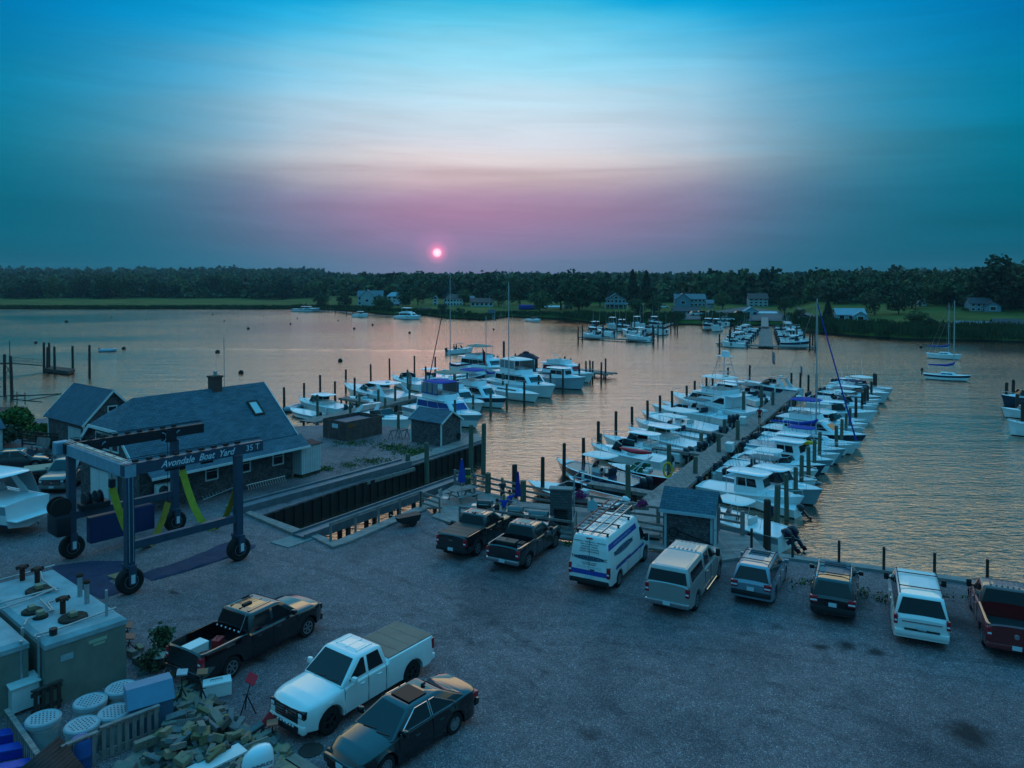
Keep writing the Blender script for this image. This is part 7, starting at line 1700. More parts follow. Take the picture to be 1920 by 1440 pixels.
b = make_boat('sail', 'ketch-like sloop with blue sail cover, left of the trawler', (800, 712), (905, 700), eng=0, fb=0.9, hull=m_hblue)
Ls = ALLB[-1][1]; mast(b, Ls * 0.10, 0.9, 16.0, boom=5.2, boomz=1.6, cover=m_cnavy, stays=(Ls * 0.46, -Ls * 0.48))
b = make_boat('sail', 'small dark-masted sloop behind the flybridge boats of the left-hand marina', (880, 716), (945, 712), eng=0, fb=0.9)
Ls = ALLB[-1][1]; mast(b, 0.2, 0.9, 9.6, boom=2.6, boomz=1.0, cover=m_cblue, stays=(None, -Ls * 0.48), r=0.06)
make_boat('cc', 'small open boat with a pale top just left of the ketch-like sloop', (775, 712), (830, 702), eng=1, fb=0.8, top=m_gel)
make_boat('bow', 'small white boat with dinghy shaped bow between the two canopied cruisers', (905, 760), (850, 752), eng=1, fb=0.6)
# ---- boats out on the water
mv = make_boat('cc', 'centre console motor boat under way on the open river with people aboard', (887, 650), (840, 656), eng=1, fb=0.9, top=m_blackgloss, Lmin=6.5)
s1 = make_boat('sail', 'moored sailboat farther of the two on the right, blue sail cover', (1804, 663), (1738, 662), eng=0, fb=0.9)
Ls = ALLB[-1][1]; mast(s1, Ls * 0.12, 0.9, 10.2, boom=3.8, boomz=1.3, cover=m_cblue, stays=(None, -Ls * 0.45))
s2 = make_boat('sail', 'moored sailboat nearer of the two on the right, with outboard on its stern', (1821, 702), (1732, 700), eng=0, fb=0.8)
Ls = ALLB[-1][1]; mast(s2, Ls * 0.14, 0.9, 11.6, boom=3.6, boomz=1.2, cover=m_cblue, stays=(None, -Ls * 0.44)); outboard(s2, -Ls / 2, 0.3, 1.2, m_engd, 0, 0.7)
make_boat('fly', 'white cabin cruiser anchored off the far bank below the brown roofed houses', (790, 592), (745, 592), eng=0, fb=1.1, top=m_white)
make_boat('walk', 'small white motor boat off the far bank below the wide lawn', (1013, 599), (990, 598), eng=1, fb=0.8, top=None)
make_boat('walk', 'white boat at the jetty where the marsh ends', (600, 578), (552, 579), eng=0, fb=1.2, top=m_gel)
make_boat('walk', 'white boat at the jetty below the two-gabled house', (690, 588), (664, 589), eng=1, fb=1.1, top=m_gel)
make_boat('rib', 'grey inflatable boat floating alone near the left pilings', (215, 650), (188, 653), Bm=1.7, eng=1, hull=m_hgrey, Lmin=3.2)
make_boat('walk', 'dark hulled boat, farthest of the three at the right edge', (1877, 740), (1960, 746), eng=0, fb=1.0, hull=m_hblue, top=None)
make_boat('bow', 'white low boat, middle one of the three at the right edge', (1878, 764), (1965, 772), eng=1, fb=0.8)
make_boat('cc', 'white boat, nearest of the three at the right edge', (1888, 787), (1985, 800), eng=1, fb=1.1)
def kayak(name, label, ctr, rz, L, m):
 b = MB(); rings = []
 for i in range(13):
  u = i / 12; w = 0.36 * math.sin(PI * min(1, max(0.03, u))) ** 0.7 + 0.01; h = 0.18 * math.sin(PI * min(1, max(0.05, u))) ** 0.5 + 0.02; z = 0.10 * (2 * u - 1) ** 2
  rings.append([((u - 0.5) * L, w * math.cos(a), z + h * math.sin(a)) for a in [2 * PI * k / 10 for k in range(10)]])
 b.loft(rings, closed=True, caps=True); o = b.build(name, m, smooth=60); o.location = ctr; o.rotation_euler = (0, 0, rz); tag(o, label, 'kayak')
m_yel = M('yellow_plastic', (0.62, 0.36, 0.005), 0.4); m_redk = M('red_plastic', (0.60, 0.012, 0.03), 0.35)
kp = PY(1191, 846, P(1191, 860, WZ + 1).y); kayak('red_kayak', 'red kayak lying across the white cuddy boat', kp, b4.rotation_euler.z, 3.1, m_redk)
kp = PY(1498, 828, P(1480, 852, WZ + 1).y); kayak('yellow_kayak', 'yellow kayak on the pilothouse roof', kp, b7.rotation_euler.z, 3.3, m_yel)
def flag(name, label, px, py, Y, w, h, m, pole=1.6, parent=None):
 p = PY(px, py, Y); t = thing(name, label, 'flag', p)
 MB().tube([(0, 0, -pole), (0, 0, 0.3)], 0.02, 6).build('pole', m_alu, t)
 b = MB(); rings = []
 for i in range(7):
  u = i / 6; rings.append([(u * w * 0.45, 0.12 * math.sin(u * 7), 0.2 - k / 4 * h - u * 0.35 * h) for k in range(5)])
 b.loft(rings); b.build('cloth', m, t); return t
m_flag = M('striped_flag', (0.40, 0.03, 0.06), 0.8, tex='plankx', ts=(5, 0.09), c2=(0.5, 0.45, 0.45))
flag('red_flag', 'red flag flying at the stern of the trawler', 905, 655, 115, 0.9, 2.0, m_cred, 3.0)
flag('national_flag', 'red striped flag on the cruiser at the far end of the right-hand dock', 1448, 660, 97, 0.9, 1.5, m_flag, 4)
flag('national_flag', 'red striped flag on the pole behind the blue-canopied cruiser', 767, 700, 95, 0.7, 1.4, m_flag, 2.5)
flag('national_flag', 'red striped flag near the tall piling left of the far boats', 1501, 688, 104, 0.7, 1.2, m_flag, 2.5)
gz = thing('dock_gazebo', 'dark hexagonal hut with low roof on the left-hand marina walkway', 'gazebo', P(986, 704, -0.3), R(20))
for k in range(6):
 a = PI / 3 * k; a2 = PI / 3 * (k + 1); p, q_ = Vector((math.cos(a) * 1.6, math.sin(a) * 1.6, 0)), Vector((math.cos(a2) * 1.6, math.sin(a2) * 1.6, 0))
 MB().tube([p, p + Vector((0, 0, 2.7))], 0.09, 6).build('post', m_dark_timber, gz)
 if k not in (4,): MB().slab([p, q_, q_ + Vector((0, 0, 2.6)), p + Vector((0, 0, 2.6))], 0.05).build('wall_panel', m_hblue if k % 2 else m_dark_timber, gz)
MB().lathe([(2.15, 2.55), (2.2, 2.65), (0.9, 3.35), (0.55, 3.40), (0.5, 3.6), (0.0, 3.75)], 6, (0, 0, 0)).build('roof', M('dark_purple_roof', (0.035, 0.02, 0.035), 0.8, var=0.2), gz)
# ------------------------------------------------------------------ cabin cruiser on land at the left edge
cc_ = make_boat('express', 'white cabin cruiser with pale canopy standing on land, cut by the left edge', (-150, 897), (52, 938), eng=0, fb=1.15, top=m_gel, z=0.75, Bm=3.0)
Lc = ALLB[-1][1]
MB().rbox(-Lc / 2 - 0.75, -1.25, 0.28, -Lc / 2 + 0.1, 1.25, 0.36, 0.03).build('swim_platform', m_deck, cc_)
text_part('lettering', 'SEA RAY', 0.55, m_vtext, cc_, frame((-2.6, -1.40, 0.80), (1, 0, 0), (0, 0, 1)))
st_ = MB(); st_.slab([(-3.8, -1.28, 1.25), (-0.6, -1.28, 1.35), (-0.7, -1.15, 2.45), (-3.3, -1.15, 2.45)], 0.02); st_.build('canvas_side', m_clear, cc_)
plate_top(cc_, -3.5, 0.0, 2.6, 2.52, m_gel, 'canopy_roof')
for i, (x, y) in enumerate(((-3.2, -1.3), (-3.2, 1.3), (0.5, -1.3))):
 w = local_pt(cc_, x, y, 0); js = thing('boat_stand', 'boat stand under the land-stored cabin cruiser', 'boat stand', (w.x, w.y, 0), i, 'stands under the cabin cruiser')
 for k in range(3): MB().tube([(0, 0, 0.55), (0.35 * math.cos(k * 2.1), 0.35 * math.sin(k * 2.1), 0)], 0.025, 6).build('leg', m_red if i else m_plast, js)
 MB().tube([(0, 0, 0.5), (0, 0, 0.95)], 0.025, 6).build('screw_post', m_steel, js); MB().box(-0.15, -0.15, 0.95, 0.15, 0.15, 0.99).build('pad', m_org, js)
rf_ = flag('marker_flag', 'small red rag on a stick beside the cabin cruiser stern', 72, 1010, 42.5, 0.5, 0.6, m_red, 0.9)
# ------------------------------------------------------------------ left corner: fence, bench, shrubs, platform
railing('yard_fence', 'dark slatted fence behind the bench at the left', [(42, 838), (150, 848)], 1.3, 0.1, 5, 1.5, m_dark_timber)
bn = thing('garden_bench', 'grey wooden bench with high back near the left cars', 'bench', P(75, 848), R(-20))
MB().box(-0.75, -0.25, 0.42, 0.75, 0.25, 0.47).build('seat', m_timber, bn); MB().slab([(-0.75, 0.25, 0.5), (0.75, 0.25, 0.5), (0.75, 0.38, 1.15), (-0.75, 0.38, 1.15)], 0.04).build('backrest', m_timber, bn)
for x in (-0.68, 0.68):
 for y in (-0.2, 0.25): MB().box(x - 0.04, y - 0.04, 0, x + 0.04, y + 0.04, 0.62).build('leg', m_timber, bn)
def bush_at(name, label, p, rx, h, m, n=900, ls=0.14, cat='bush', seed=1, group=None, flower=None):
 rg = np.random.default_rng(seed); t = thing(name, label, cat, p, 0, group)
 V = leaf_quads(crown_pts(n, rx, h * 0.5, h * 0.52, rg, lobes=8), ls, rg); mats = [m]; mi = None
 if flower: mats.append(flower); mi = (rg.uniform(0, 1, n // 8 * 8) > 0.35).astype(int)
 me = quads_mesh('foliage', V, mats, mi); o = bpy.data.objects.new('foliage', me); COL.objects.link(o); o.parent = t
 st = MB()
 for k in range(5): a = k * 1.26; st.tube([(0, 0, 0), (math.cos(a) * rx * 0.4, math.sin(a) * rx * 0.4, h * 0.6)], 0.02, 5)
 st.build('stems', m_bark, t); return t
m_bushg = M('bright_bush', (0.05, 0.115, 0.02), 0.8, var=0.4, vs=2)
bush_at('green_bush', 'bright green bush left of the gabled shed', P(28, 812), 2.0, 2.2, m_bushg, 1500, 0.2, seed=2); bush_at('green_bush', 'low green bush right of the bright one behind the fence', P(70, 822), 1.4, 1.3, m_bushg, 900, 0.16, seed=3)
bush_at('dark_shrub', 'dark shrub below the platform at the left edge', P(5, 835), 1.8, 1.7, m_leaf[1], 900, 0.2, seed=4)
lw_ = thing('left_edge_shed', 'blue-grey shed corner at the left edge above the cars', 'shed', P(-30, 870), D1)
MB().box(-2.0, 0, 0, 1.3, 3, 2.6).build('wall', m_board, lw_); MB().slab([(-2.2, -0.2, 2.6), (1.5, -0.2, 2.6), (1.5, 1.5, 3.5), (-2.2, 1.5, 3.5)], 0.08).slab([(1.5, 3.2, 2.6), (-2.2, 3.2, 2.6), (-2.2, 1.5, 3.5), (1.5, 1.5, 3.5)], 0.08).build('roof', m_roof2, lw_)
tag(MB().bar(P(110, 862), P(235, 884), 0.25, 0.25).build('log_kerb', m_timber), 'grey log lying as a kerb between the bench and the boat lift', 'log')
pf = thing('old_pier', 'dark pier platform with rail frame and boom poles at the left edge', 'pier', P(0, 772, 0.3)); o_ = pf.location
def rel(px, py, z): return P(px, py, z) - o_
MB().prism([tuple(rel(x, y, 0.6).xy) for x, y in ((-60, 790), (46, 776), (46, 762), (-60, 764))], -0.1, 0.3).build('platform', m_dark_timber, pf)
for px in (-20, 12, 40): q = rel(px, 782, 0.3); MB().tube([(q.x, q.y, -3.3), (q.x, q.y, 0.0)], 0.2, 8).build('support_pile', m_pile, pf)
fr = MB(); A_, B__, C__ = rel(-5, 762, 0.6), rel(32, 757, 0.6), rel(47, 758, 0.6)
for q in (A_, B__, C__): fr.tube([(q.x, q.y, 0.2), (q.x, q.y, 1.6)], 0.05, 6)
fr.tube([A_ + Vector((0, 0, 1.0)), B__ + Vector((0, 0, 1.0)), C__ + Vector((0, 0, 1.0))], 0.05, 6); fr.build('rail_frame', m_dark_timber, pf)
a, b = rel(25, 743, 1.6), rel(116, 738, 1.3)
MB().tube([a, b], 0.07, 6, r2=0.05).build('boom_pole', m_dark_timber, pf); MB().tube([rel(52, 751, 1.2), rel(113, 739, 1.3)], 0.05, 6).build('boom_pole', m_dark_timber, pf); MB().tube([rel(20, 748, 1.2), rel(79, 754, 1.0)], 0.06, 6).build('boom_pole', m_dark_timber, pf)
MB().tube([rel(20, 760, 0.6), rel(20, 760, 0.6) + Vector((0, 0, 7.0))], 0.04, 6).build('flag_pole', m_dark_timber, pf)
fl_ = thing('small_float', 'small dark float reached by a thin railed gangway at the left', 'dock', P(110, 696, WZ))
o_ = fl_.location
MB().prism([tuple((P(x, y, -0.9) - o_).xy) for x, y in ((80, 691), (128, 697), (141, 692), (95, 686))], 0.1, 0.65).build('float_deck', m_dark_timber, fl_)
g0, g1 = P(22, 681, 0.4) - o_, P(84, 686, -0.6) - o_; gw = MB(); gw.bar(g0, g1, 0.9, 0.15); gwo = gw.build('gangway', m_dark_timber, fl_)
rl = MB(); sd = (g1 - g0).cross(Vector((0, 0, 1))).normalized() * 0.42
for s in (1, -1):
 for h in (0.5, 1.0): rl.tube([g0 + sd * s + Vector((0, 0, h)), g1 + sd * s + Vector((0, 0, h))], 0.025, 5)
 for k in range(8): q = g0 + (g1 - g0) * (k / 7) + sd * s; rl.tube([q, q + Vector((0, 0, 1.0))], 0.02, 5)
rl.build('handrail', m_dark_timber, gwo)
tr_ = thing('trestle_walk', 'dark raised trestle walk entering at the left edge', 'pier', P(0, 683, 0.4)); o_ = tr_.location
MB().bar(P(-80, 684, 0.4) - o_, P(23, 681, 0.4) - o_, 1.2, 0.22).build('walk', m_dark_timber, tr_)
xb = MB(); p, q = P(9.5, 682, 0.3) - o_, P(21, 682, 0.3) - o_; xb.bar(p, q - Vector((0, 0, 2.0)), 0.08); xb.bar(q, p - Vector((0, 0, 2.0)), 0.08); xb.build('cross_brace', m_dark_timber, tr_)
# ------------------------------------------------------------------ concrete fuel tank
m_vault = M('pale_green_concrete', (0.26, 0.34, 0.36), 0.8, var=0.28, vs=1.2, bump=0.25, bs=20); m_vaults = M('vault_side_concrete', (0.18, 0.185, 0.155), 0.85, var=0.2, vs=1.5, bump=0.25, bs=20); m_rust = M('rusty_iron', (0.07, 0.022, 0.015), 0.85, var=0.4, vs=6)
VR = math.atan2(0.65, -0.76); VT = thing('fuel_tank_vault', 'large pale concrete fuel tank with pipes and valve heads on its top', 'fuel tank', P(237, 1273), VR)
def vault(t, x0, y0, x1, y1, h):
 MB().box(x0, y0, 0, x1, y1, h - 0.28).build('wall', m_vaults, t)
 MB().box(x0 - 0.03, y0 - 0.03, h - 0.28, x1 + 0.03, y1 + 0.03, h - 0.12).build('rim', m_vault, t)
 b = MB(); b.loft([[(x0 - 0.03, y0 - 0.03, h - 0.12), (x1 + 0.03, y0 - 0.03, h - 0.12), (x1 + 0.03, y1 + 0.03, h - 0.12), (x0 - 0.03, y1 + 0.03, h - 0.12)], [(x0 + 0.12, y0 + 0.12, h), (x1 - 0.12, y0 + 0.12, h), (x1 - 0.12, y1 - 0.12, h), (x0 + 0.12, y1 - 0.12, h)]], closed=True)
 b.add([(x0 + 0.12, y0 + 0.12, h), (x1 - 0.12, y0 + 0.12, h), (x1 - 0.12, y1 - 0.12, h), (x0 + 0.12, y1 - 0.12, h)], [(0, 1, 2, 3)]); b.build('top_slab', m_vault, t)
vault(VT, 0, 0, 7.0, 2.6, 2.3)
V2 = thing('fuel_tank_vault', 'second concrete fuel tank, left of and behind the one with labels', 'fuel tank', P(237, 1273), VR)
vault(V2, 0.7, 2.9, 7.0, 5.6, 2.28)
vinv = (Matrix.Translation(VT.location) @ Matrix.Rotation(VR, 4, 'Z')).inverted()
def vp(px, py, z=2.3): return vinv @ P(px, py, z)
def valve(t, q, h=0.5):
 b = MB().tube([q, q + Vector((0, 0, h))], 0.10, 8); b.lathe([(0.16, 0), (0.20, 0.04), (0.16, 0.10)], 10, tuple(q + Vector((0, 0, h))))
 for k in range(7): a = k * 0.9; b.tube([q + Vector((0.14 * math.cos(a), 0.14 * math.sin(a), h + 0.02)), q + Vector((0.2 * math.cos(a), 0.2 * math.sin(a), h + 0.02 + 0.05 * (k % 3)))], 0.04, 6); b.ball(q + Vector((0.2 * math.cos(a), 0.2 * math.sin(a), h + 0.03)), 0.055, 6)
 b.build('valve_head', m_rust, t)
for q in ((42, 1088), (118, 1150), (70, 1092)): valve(VT if q[0] > 50 else V2, vp(*q))
for q, r_ in (((73, 1108), 0.48), ((137, 1160), 0.48), ((60, 1148), 0.35), ((76, 1158), 0.25)):
 p = vp(*q); MB().lathe([(r_, 0), (r_, 0.07), (r_ - 0.05, 0.10), (0.0, 0.10)], 12, tuple(p)).build('manhole_lid', M('black_brown_lid', (0.025, 0.02, 0.015), 0.8, var=0.4, vs=5), VT)
 MB().rbox(p.x - 0.14, p.y - 0.12, p.z + 0.10, p.x + 0.14, p.y + 0.12, p.z + 0.26, 0.02).build('lid_cap', M('buff_cap', (0.25, 0.20, 0.13), 0.7), VT)
for q in ((150, 1118), (163, 1131)): p = vp(*q); MB().tube([p, p + Vector((0, 0, 0.75))], 0.09, 10).build('vent_pipe', m_galv, VT); MB().lathe([(0.12, 0), (0.13, 0.08), (0.05, 0.14)], 10, tuple(p + Vector((0, 0, 0.76)))).build('vent_cap', m_rust, VT)
p = vp(200, 1155); MB().tube([p, p + Vector((0, 0, 0.95))], 0.05, 8).build('gauge_pipe', m_galv, VT)
p = vp(100, 1190); MB().lathe([(0.12, 0), (0.13, 0.22), (0.0, 0.22)], 12, tuple(p)).build('filler_cap', m_plast, VT)
pipes = [[(0, 1147), (50, 1130), (98, 1110)], [(0, 1136), (110, 1106)], [(66, 1200), (66, 1196), (100, 1188), (218, 1144)], [(45, 1178), (52, 1166), (96, 1150), (75, 1128)], [(100, 1150), (90, 1135), (115, 1127)], [(0, 1092), (102, 1064)], [(75, 1070), (80, 1092), (108, 1113)]]
for pp_ in pipes: MB().tube([vp(x, y, 2.3) + Vector((0, 0, 0.10)) for x, y in pp_], 0.035, 6).build('fuel_pipe', m_galv, VT)
for q in ((66, 1200), (45, 1180)):
 p = vp(*q) ; p.y = 2.66 if q[0] > 50 else 2.80; p.x = max(0.0, p.x); MB().tube([(p.x, p.y, 0.3), (p.x, p.y, 2.38)], 0.05, 8).build('down_pipe', m_galv, VT)
MB().box(-0.012, 1.75, 1.45, -0.002, 2.15, 1.66).build('notice', m_vault, VT) ; MB().box(-0.012, 0.65, 1.72, -0.002, 1.25, 1.84).build('notice', M('buff_label', (0.35, 0.38, 0.28), 0.6), VT); MB().box(-0.012, 0.72, 1.60, -0.002, 1.1, 1.68).build('notice', MATS['buff_label'], VT)
eb = thing('electrical_box', 'white electrical box with sloped lid at the foot of the fuel tank', 'electrical box', P(43, 1330), VR)
MB().box(-0.3, -0.4, 0.12, 0.3, 0.4, 0.95).build('casing', m_trim, eb); MB().slab([(-0.36, -0.46, 0.955), (0.36, -0.46, 1.05), (0.36, 0.46, 1.05), (-0.36, 0.46, 0.955)], 0.04).build('lid', m_trim, eb); MB().tube([(0.1, 0, 1.0), (0.1, 0, 2.3)], 0.05, 8).build('conduit', m_galv, eb)
# ------------------------------------------------------------------ tubs with perforated lids
m_tub = M('white_tub', (0.40, 0.43, 0.42), 0.6, var=0.25, vs=3); m_lid = M('lid_grey', (0.30, 0.37, 0.40), 0.6, var=0.15, vs=4); m_hole = M('dark_hole', (0.01, 0.012, 0.013), 0.9)
for i, (px, py, lab) in enumerate(((81, 1345, 'white tub with perforated lid nearest the electrical box'), (169, 1313, 'white tub with perforated lid against the fuel tank wall'), (154, 1357, 'white tub with ringed perforated lid nearest the rusty corrugated sheet'), (215, 1333, 'white tub with perforated lid beside the slatted fence'), (227, 1288, 'white tub with perforated lid half behind the blue-grey bin'))):
 p = P(px, py, 0.85); t = thing('storage_tub', lab, 'tub', (p.x, p.y, 0), i * 0.7)
 MB().lathe([(0.40, 0), (0.44, 0.35), (0.45, 0.72), (0.47, 0.74), (0.47, 0.78)], 28).build('body', m_tub, t, smooth=40)
 lo = MB().lathe([(0.50, 0.70), (0.505, 0.82), (0.47, 0.86), (0.44, 0.84), (0.0, 0.845)], 28).build('lid', m_lid, t, smooth=30)
 hb = MB()
 for a_ in range(-3, 4):
  for c_ in range(-3, 4):
   x, y = a_ * 0.115 + (c_ % 2) * 0.055, c_ * 0.10
   if x * x + y * y < 0.13: hb.lathe([(0.028, 0.846), (0.0, 0.8475)], 8, (x, y, 0))
 hb.build('lid_holes', m_hole, lo)
 MB().lathe([(0.452, 0.58), (0.462, 0.60), (0.452, 0.62)], 28).build('hoop', m_galv, t)
m_binblue = M('blue_grey_sheet', (0.065, 0.125, 0.20), 0.55, var=0.15, vs=2)
bp0, bp1 = P(243, 1392), P(326, 1366); bd_ = (bp1 - bp0); Lb = bd_.length
bn_ = thing('salt_bin', 'blue-grey bin with sloping lid between the tubs and the lumber heap', 'bin', bp0, math.atan2(bd_.y, bd_.x))
MB().vprism([(0, 0), (Lb, 0), (Lb, 1.0), (0, 1.0)], 0, 0.85).build('body', m_binblue, bn_)
MB().add([(-0.04, -0.05, 1.003), (Lb + 0.04, -0.05, 1.003), (Lb + 0.04, 0.32, 1.50), (-0.04, 0.32, 1.50), (-0.04, 0.9, 1.45), (Lb + 0.04, 0.9, 1.45), (Lb + 0.04, 0.9, 1.003), (-0.04, 0.9, 1.003)], [(0, 1, 2, 3), (3, 2, 5, 4), (4, 5, 6, 7), (0, 3, 4, 7), (1, 6, 5, 2)]).build('lid', M('blue_grey_lid', (0.10, 0.22, 0.32), 0.5, var=0.12, vs=2), bn_)
def pallet_fence(label, a, b, h=1.0, n=None, m=None):
 A_, B_ = P(*a), P(*b); d = B_ - A_; L = d.length; t = thing('pallet_fence', label, 'fence', A_, math.atan2(d.y, d.x)); n = n or int(L / 0.2)
 for k in range(n): x = L * (k + 0.5) / n; MB().box(x - 0.06, -0.02, 0.02, x + 0.06, 0.02, h).build('slat', m or m_timber, t)
 [MB().box(0, 0.022, z_, L, 0.08, z_ + 0.12).build('cross_rail', m or m_timber, t) for z_ in (0.15, h - 0.2)]; MB().box(0, -0.06, h + 0.002, L, 0.09, h + 0.04).build('cap', m or m_timber, t)
pallet_fence('slatted pallet fence between the white tubs and the lumber heap', (188, 1428), (300, 1382), 1.0)
pallet_fence('short slatted fence left of the blue barrel', (115, 1462), (185, 1432), 0.95)
pallet_fence('rough pale rail running down from the electrical box to the corrugated sheet', (12, 1372), (72, 1462), 0.7, m=m_wood)
pallet_fence('dark boards propped against the tank wall behind the tubs', (60, 1350), (118, 1325), 0.9, m=m_dark_timber)
cs = MB(); u0, u1, u2 = P(15, 1460, 0.7), P(112, 1380, 1.05), P(175, 1462, 0.7); rings = []
ex, ey_ = (u1 - u0), (u2 - u1)
for i in range(57):
 f = i / 56; h = 0.035 * math.sin(f * 14 * 2 * PI); rings.append([u0 + ey_ * f * 0.95 + Vector((0, 0, h)), u1 + ey_ * f * 0.95 + Vector((0, 0, h))])
cs.loft(rings); o2 = cs.build('corrugated_sheet', M('rusty_corrugated', (0.055, 0.028, 0.025), 0.75, var=0.4, vs=3), smooth=60); so_ = o2.modifiers.new('thick', 'SOLIDIFY'); so_.thickness = 0.01; tag(o2, 'rusty dark corrugated roof sheet at the bottom left corner', 'corrugated roof')
m_btarp = M('blue_plastic', (0.008, 0.03, 0.36), 0.4, var=0.25, vs=3)
for i, (px, py, lab) in enumerate(((22, 1372, 'blue plastic crate farthest from the corrugated sheet'), (30, 1400, 'blue plastic crate in the middle of the three at the bottom left'), (42, 1432, 'blue plastic crate beside the corrugated sheet'))):
 t = toolbox('plastic_crate', lab, 'crate', P(px - 8, py, 0.3) - Vector((0, 0, 0.3)), R(22), (1.25, 0.40, 0.32), (m_btarp, M('blue_lid', (0.02, 0.06, 0.42), 0.35, var=0.3, vs=3)), False)
br_ = thing('blue_barrel', 'blue plastic barrel behind the corrugated sheet', 'barrel', P(153, 1440)); MB().lathe([(0.28, 0), (0.30, 0.1), (0.30, 0.4), (0.315, 0.43), (0.30, 0.46), (0.30, 0.82), (0.26, 0.9), (0, 0.9)], 22).build('body', M('barrel_blue', (0.02, 0.08, 0.25), 0.4), br_, smooth=40); MB().lathe([(0.05, 0.9), (0.05, 0.94), (0, 0.94)], 8, (0.12, 0, 0)).build('bung', m_white, br_)
# ------------------------------------------------------------------ lumber heap
random.seed(21); m_lum = [M('lumber_%s' % n, c, 0.85, var=0.3, vs=4, bump=0.3, bs=30) for n, c in (('tan', (0.26, 0.19, 0.12)), ('grey', (0.20, 0.17, 0.14)), ('blue', (0.15, 0.15, 0.15)), ('dark', (0.06, 0.05, 0.042)), ('ochre', (0.20, 0.14, 0.07)))]
protoB = []
for k in range(8):
 L_, w_, h_ = random.uniform(0.3, 0.75), random.uniform(0.14, 0.25), random.uniform(0.11, 0.22)
 b = MB().rbox(-L_ / 2, -w_ / 2, 0, L_ / 2, w_ / 2, h_, 0.012); o = b.build('timber_block', m_lum[k % 5]); protoB.append(o)
def inside(p, poly):
 c = False; n = len(poly)
 for i in range(n):
  (x1, y1), (x2, y2) = poly[i], poly[(i + 1) % n]
  if (y1 > p[1]) != (y2 > p[1]) and p[0] < (x2 - x1) * (p[1] - y1) / (y2 - y1) + x1: c = not c
 return c
heap = [(205, 1475), (300, 1410), (335, 1365), (338, 1290), (372, 1310), (440, 1372), (525, 1398), (560, 1432), (470, 1480)]
cx_, cy_ = P(370, 1420).xy; first = set(); nb = 0
while nb < 285:
 x, y = random.uniform(200, 560), random.uniform(1290, 1475)
 if not inside((x, y), heap): continue
 p = P(x, y); dd = max(0, 1 - (p.xy - Vector((cx_, cy_))).length / 3.2); k = nb % 8
 o = protoB[k] if k not in first else protoB[k].copy()
 if k in first: COL.objects.link(o)
 first.add(k); z = random.uniform(0, 0.95) * dd + random.uniform(0, 0.05)
 o.location = (p.x, p.y, z); o.rotation_euler = (random.uniform(-0.5, 0.5) * (dd > 0.2), random.uniform(-0.45, 0.45) * (dd > 0.2), random.uniform(0, PI)); o.scale = (random.uniform(0.8, 1.3), random.uniform(0.8, 1.4), random.uniform(0.8, 1.3))
 tag(o, 'rough sawn timber block in the lumber heap in front of the slatted fence', 'timber block', 'timber blocks of the lumber heap'); nb += 1
for i, (px, py) in enumerate([(262, 1218), (285, 1238), (262, 1245), (300, 1255), (330, 1262), (352, 1268), (318, 1236), (276, 1262), (345, 1290), (248, 1232), (295, 1222), (338, 1250)]):
 o = protoB[i % 8].copy(); COL.objects.link(o); p = P(px, py); o.location = (p.x, p.y, 0.02); o.rotation_euler = (0, random.uniform(-0.2, 0.2), random.uniform(0, 3)); tag(o, 'loose timber block among the debris between the fuel tank and the black pickup', 'timber block', 'timber blocks by the fuel tank')
for i, (a, b) in enumerate((((350, 1310), (412, 1345)), ((415, 1347), (470, 1382)), ((476, 1386), (540, 1424)), ((544, 1427), (612, 1470)), ((500, 1420), (560, 1460)))):
 A_, B_ = P(*a, 0.15), P(*b, 0.15); o = MB().bar(A_, B_, 0.38, 0.3).build('heavy_timber', m_lum[i % 2]); tag(o, 'long heavy squared timber laid along the edge of the lumber heap', 'timber', 'heavy timbers edging the heap')
def boat_stand(label, px, py, h, m, lean=0.0, padm=None, rz=0.0):
 t = thing('boat_stand', label, 'boat stand', P(px, py), rz);
 for k in range(3): MB().tube([(0, 0, h * 0.55), (0.3 * math.cos(k * 2.1), 0.3 * math.sin(k * 2.1), 0)], 0.022, 6).build('leg', m, t)
 MB().tube([(0, 0, h * 0.5), (lean * 0.2, 0, h)], 0.02, 6).build('screw_post', m_plast, t)
 MB().tube([(-0.14, 0, h * 0.55), (0.14, 0, h * 0.58)], 0.015, 5).build('handle', m, t)
 q = MB().box(-0.17, -0.17, -0.02, 0.17, 0.17, 0.03).build('pad', padm or m, t); q.location = (lean * 0.2, 0, h + 0.02); q.rotation_euler = (lean, lean * 0.8, 0.3); return t
m_orpad = M('orange_pad', (0.45, 0.12, 0.07), 0.6)
boat_stand('tall boat stand with brown pad in front of the white cooler', 379, 1330, 1.25, m_plast, 0.1, M('brown_pad', (0.22, 0.10, 0.05), 0.7))
boat_stand('boat stand with pale blue-grey pad left of the cooler', 341, 1322, 1.1, m_plast, 0.1, m_lid)
boat_stand('leaning boat stand with red pad alone on the gravel', 463, 1338, 1.15, m_plast, 0.8, m_redk)
boat_stand('boat stand with dark red tilted pad at the lumber heap', 492, 1386, 0.6, m_plast, 1.1, m_red)
boat_stand('boat stand with orange flat pad right of the lumber heap', 511, 1392, 0.6, m_plast, 0.0, m_orpad)
boat_stand('boat stand with orange pad nearer the fuel tank corner', 242, 1218, 0.5, m_plast, 0.2, m_orpad); boat_stand('boat stand with orange pad farther behind the fuel tank corner', 238, 1196, 0.5, m_plast, 0.3, m_orpad)
boat_stand('boat stand with brown pad by the black pickup bumper', 318, 1268, 0.8, m_plast, 0.1, MATS['brown_pad'])
ck_ = toolbox('white_cooler', 'white cooler standing on the gravel beside the boat stands', 'cooler', P(406, 1302), R(25), (0.95, 0.48, 0.50), (m_white, m_white));
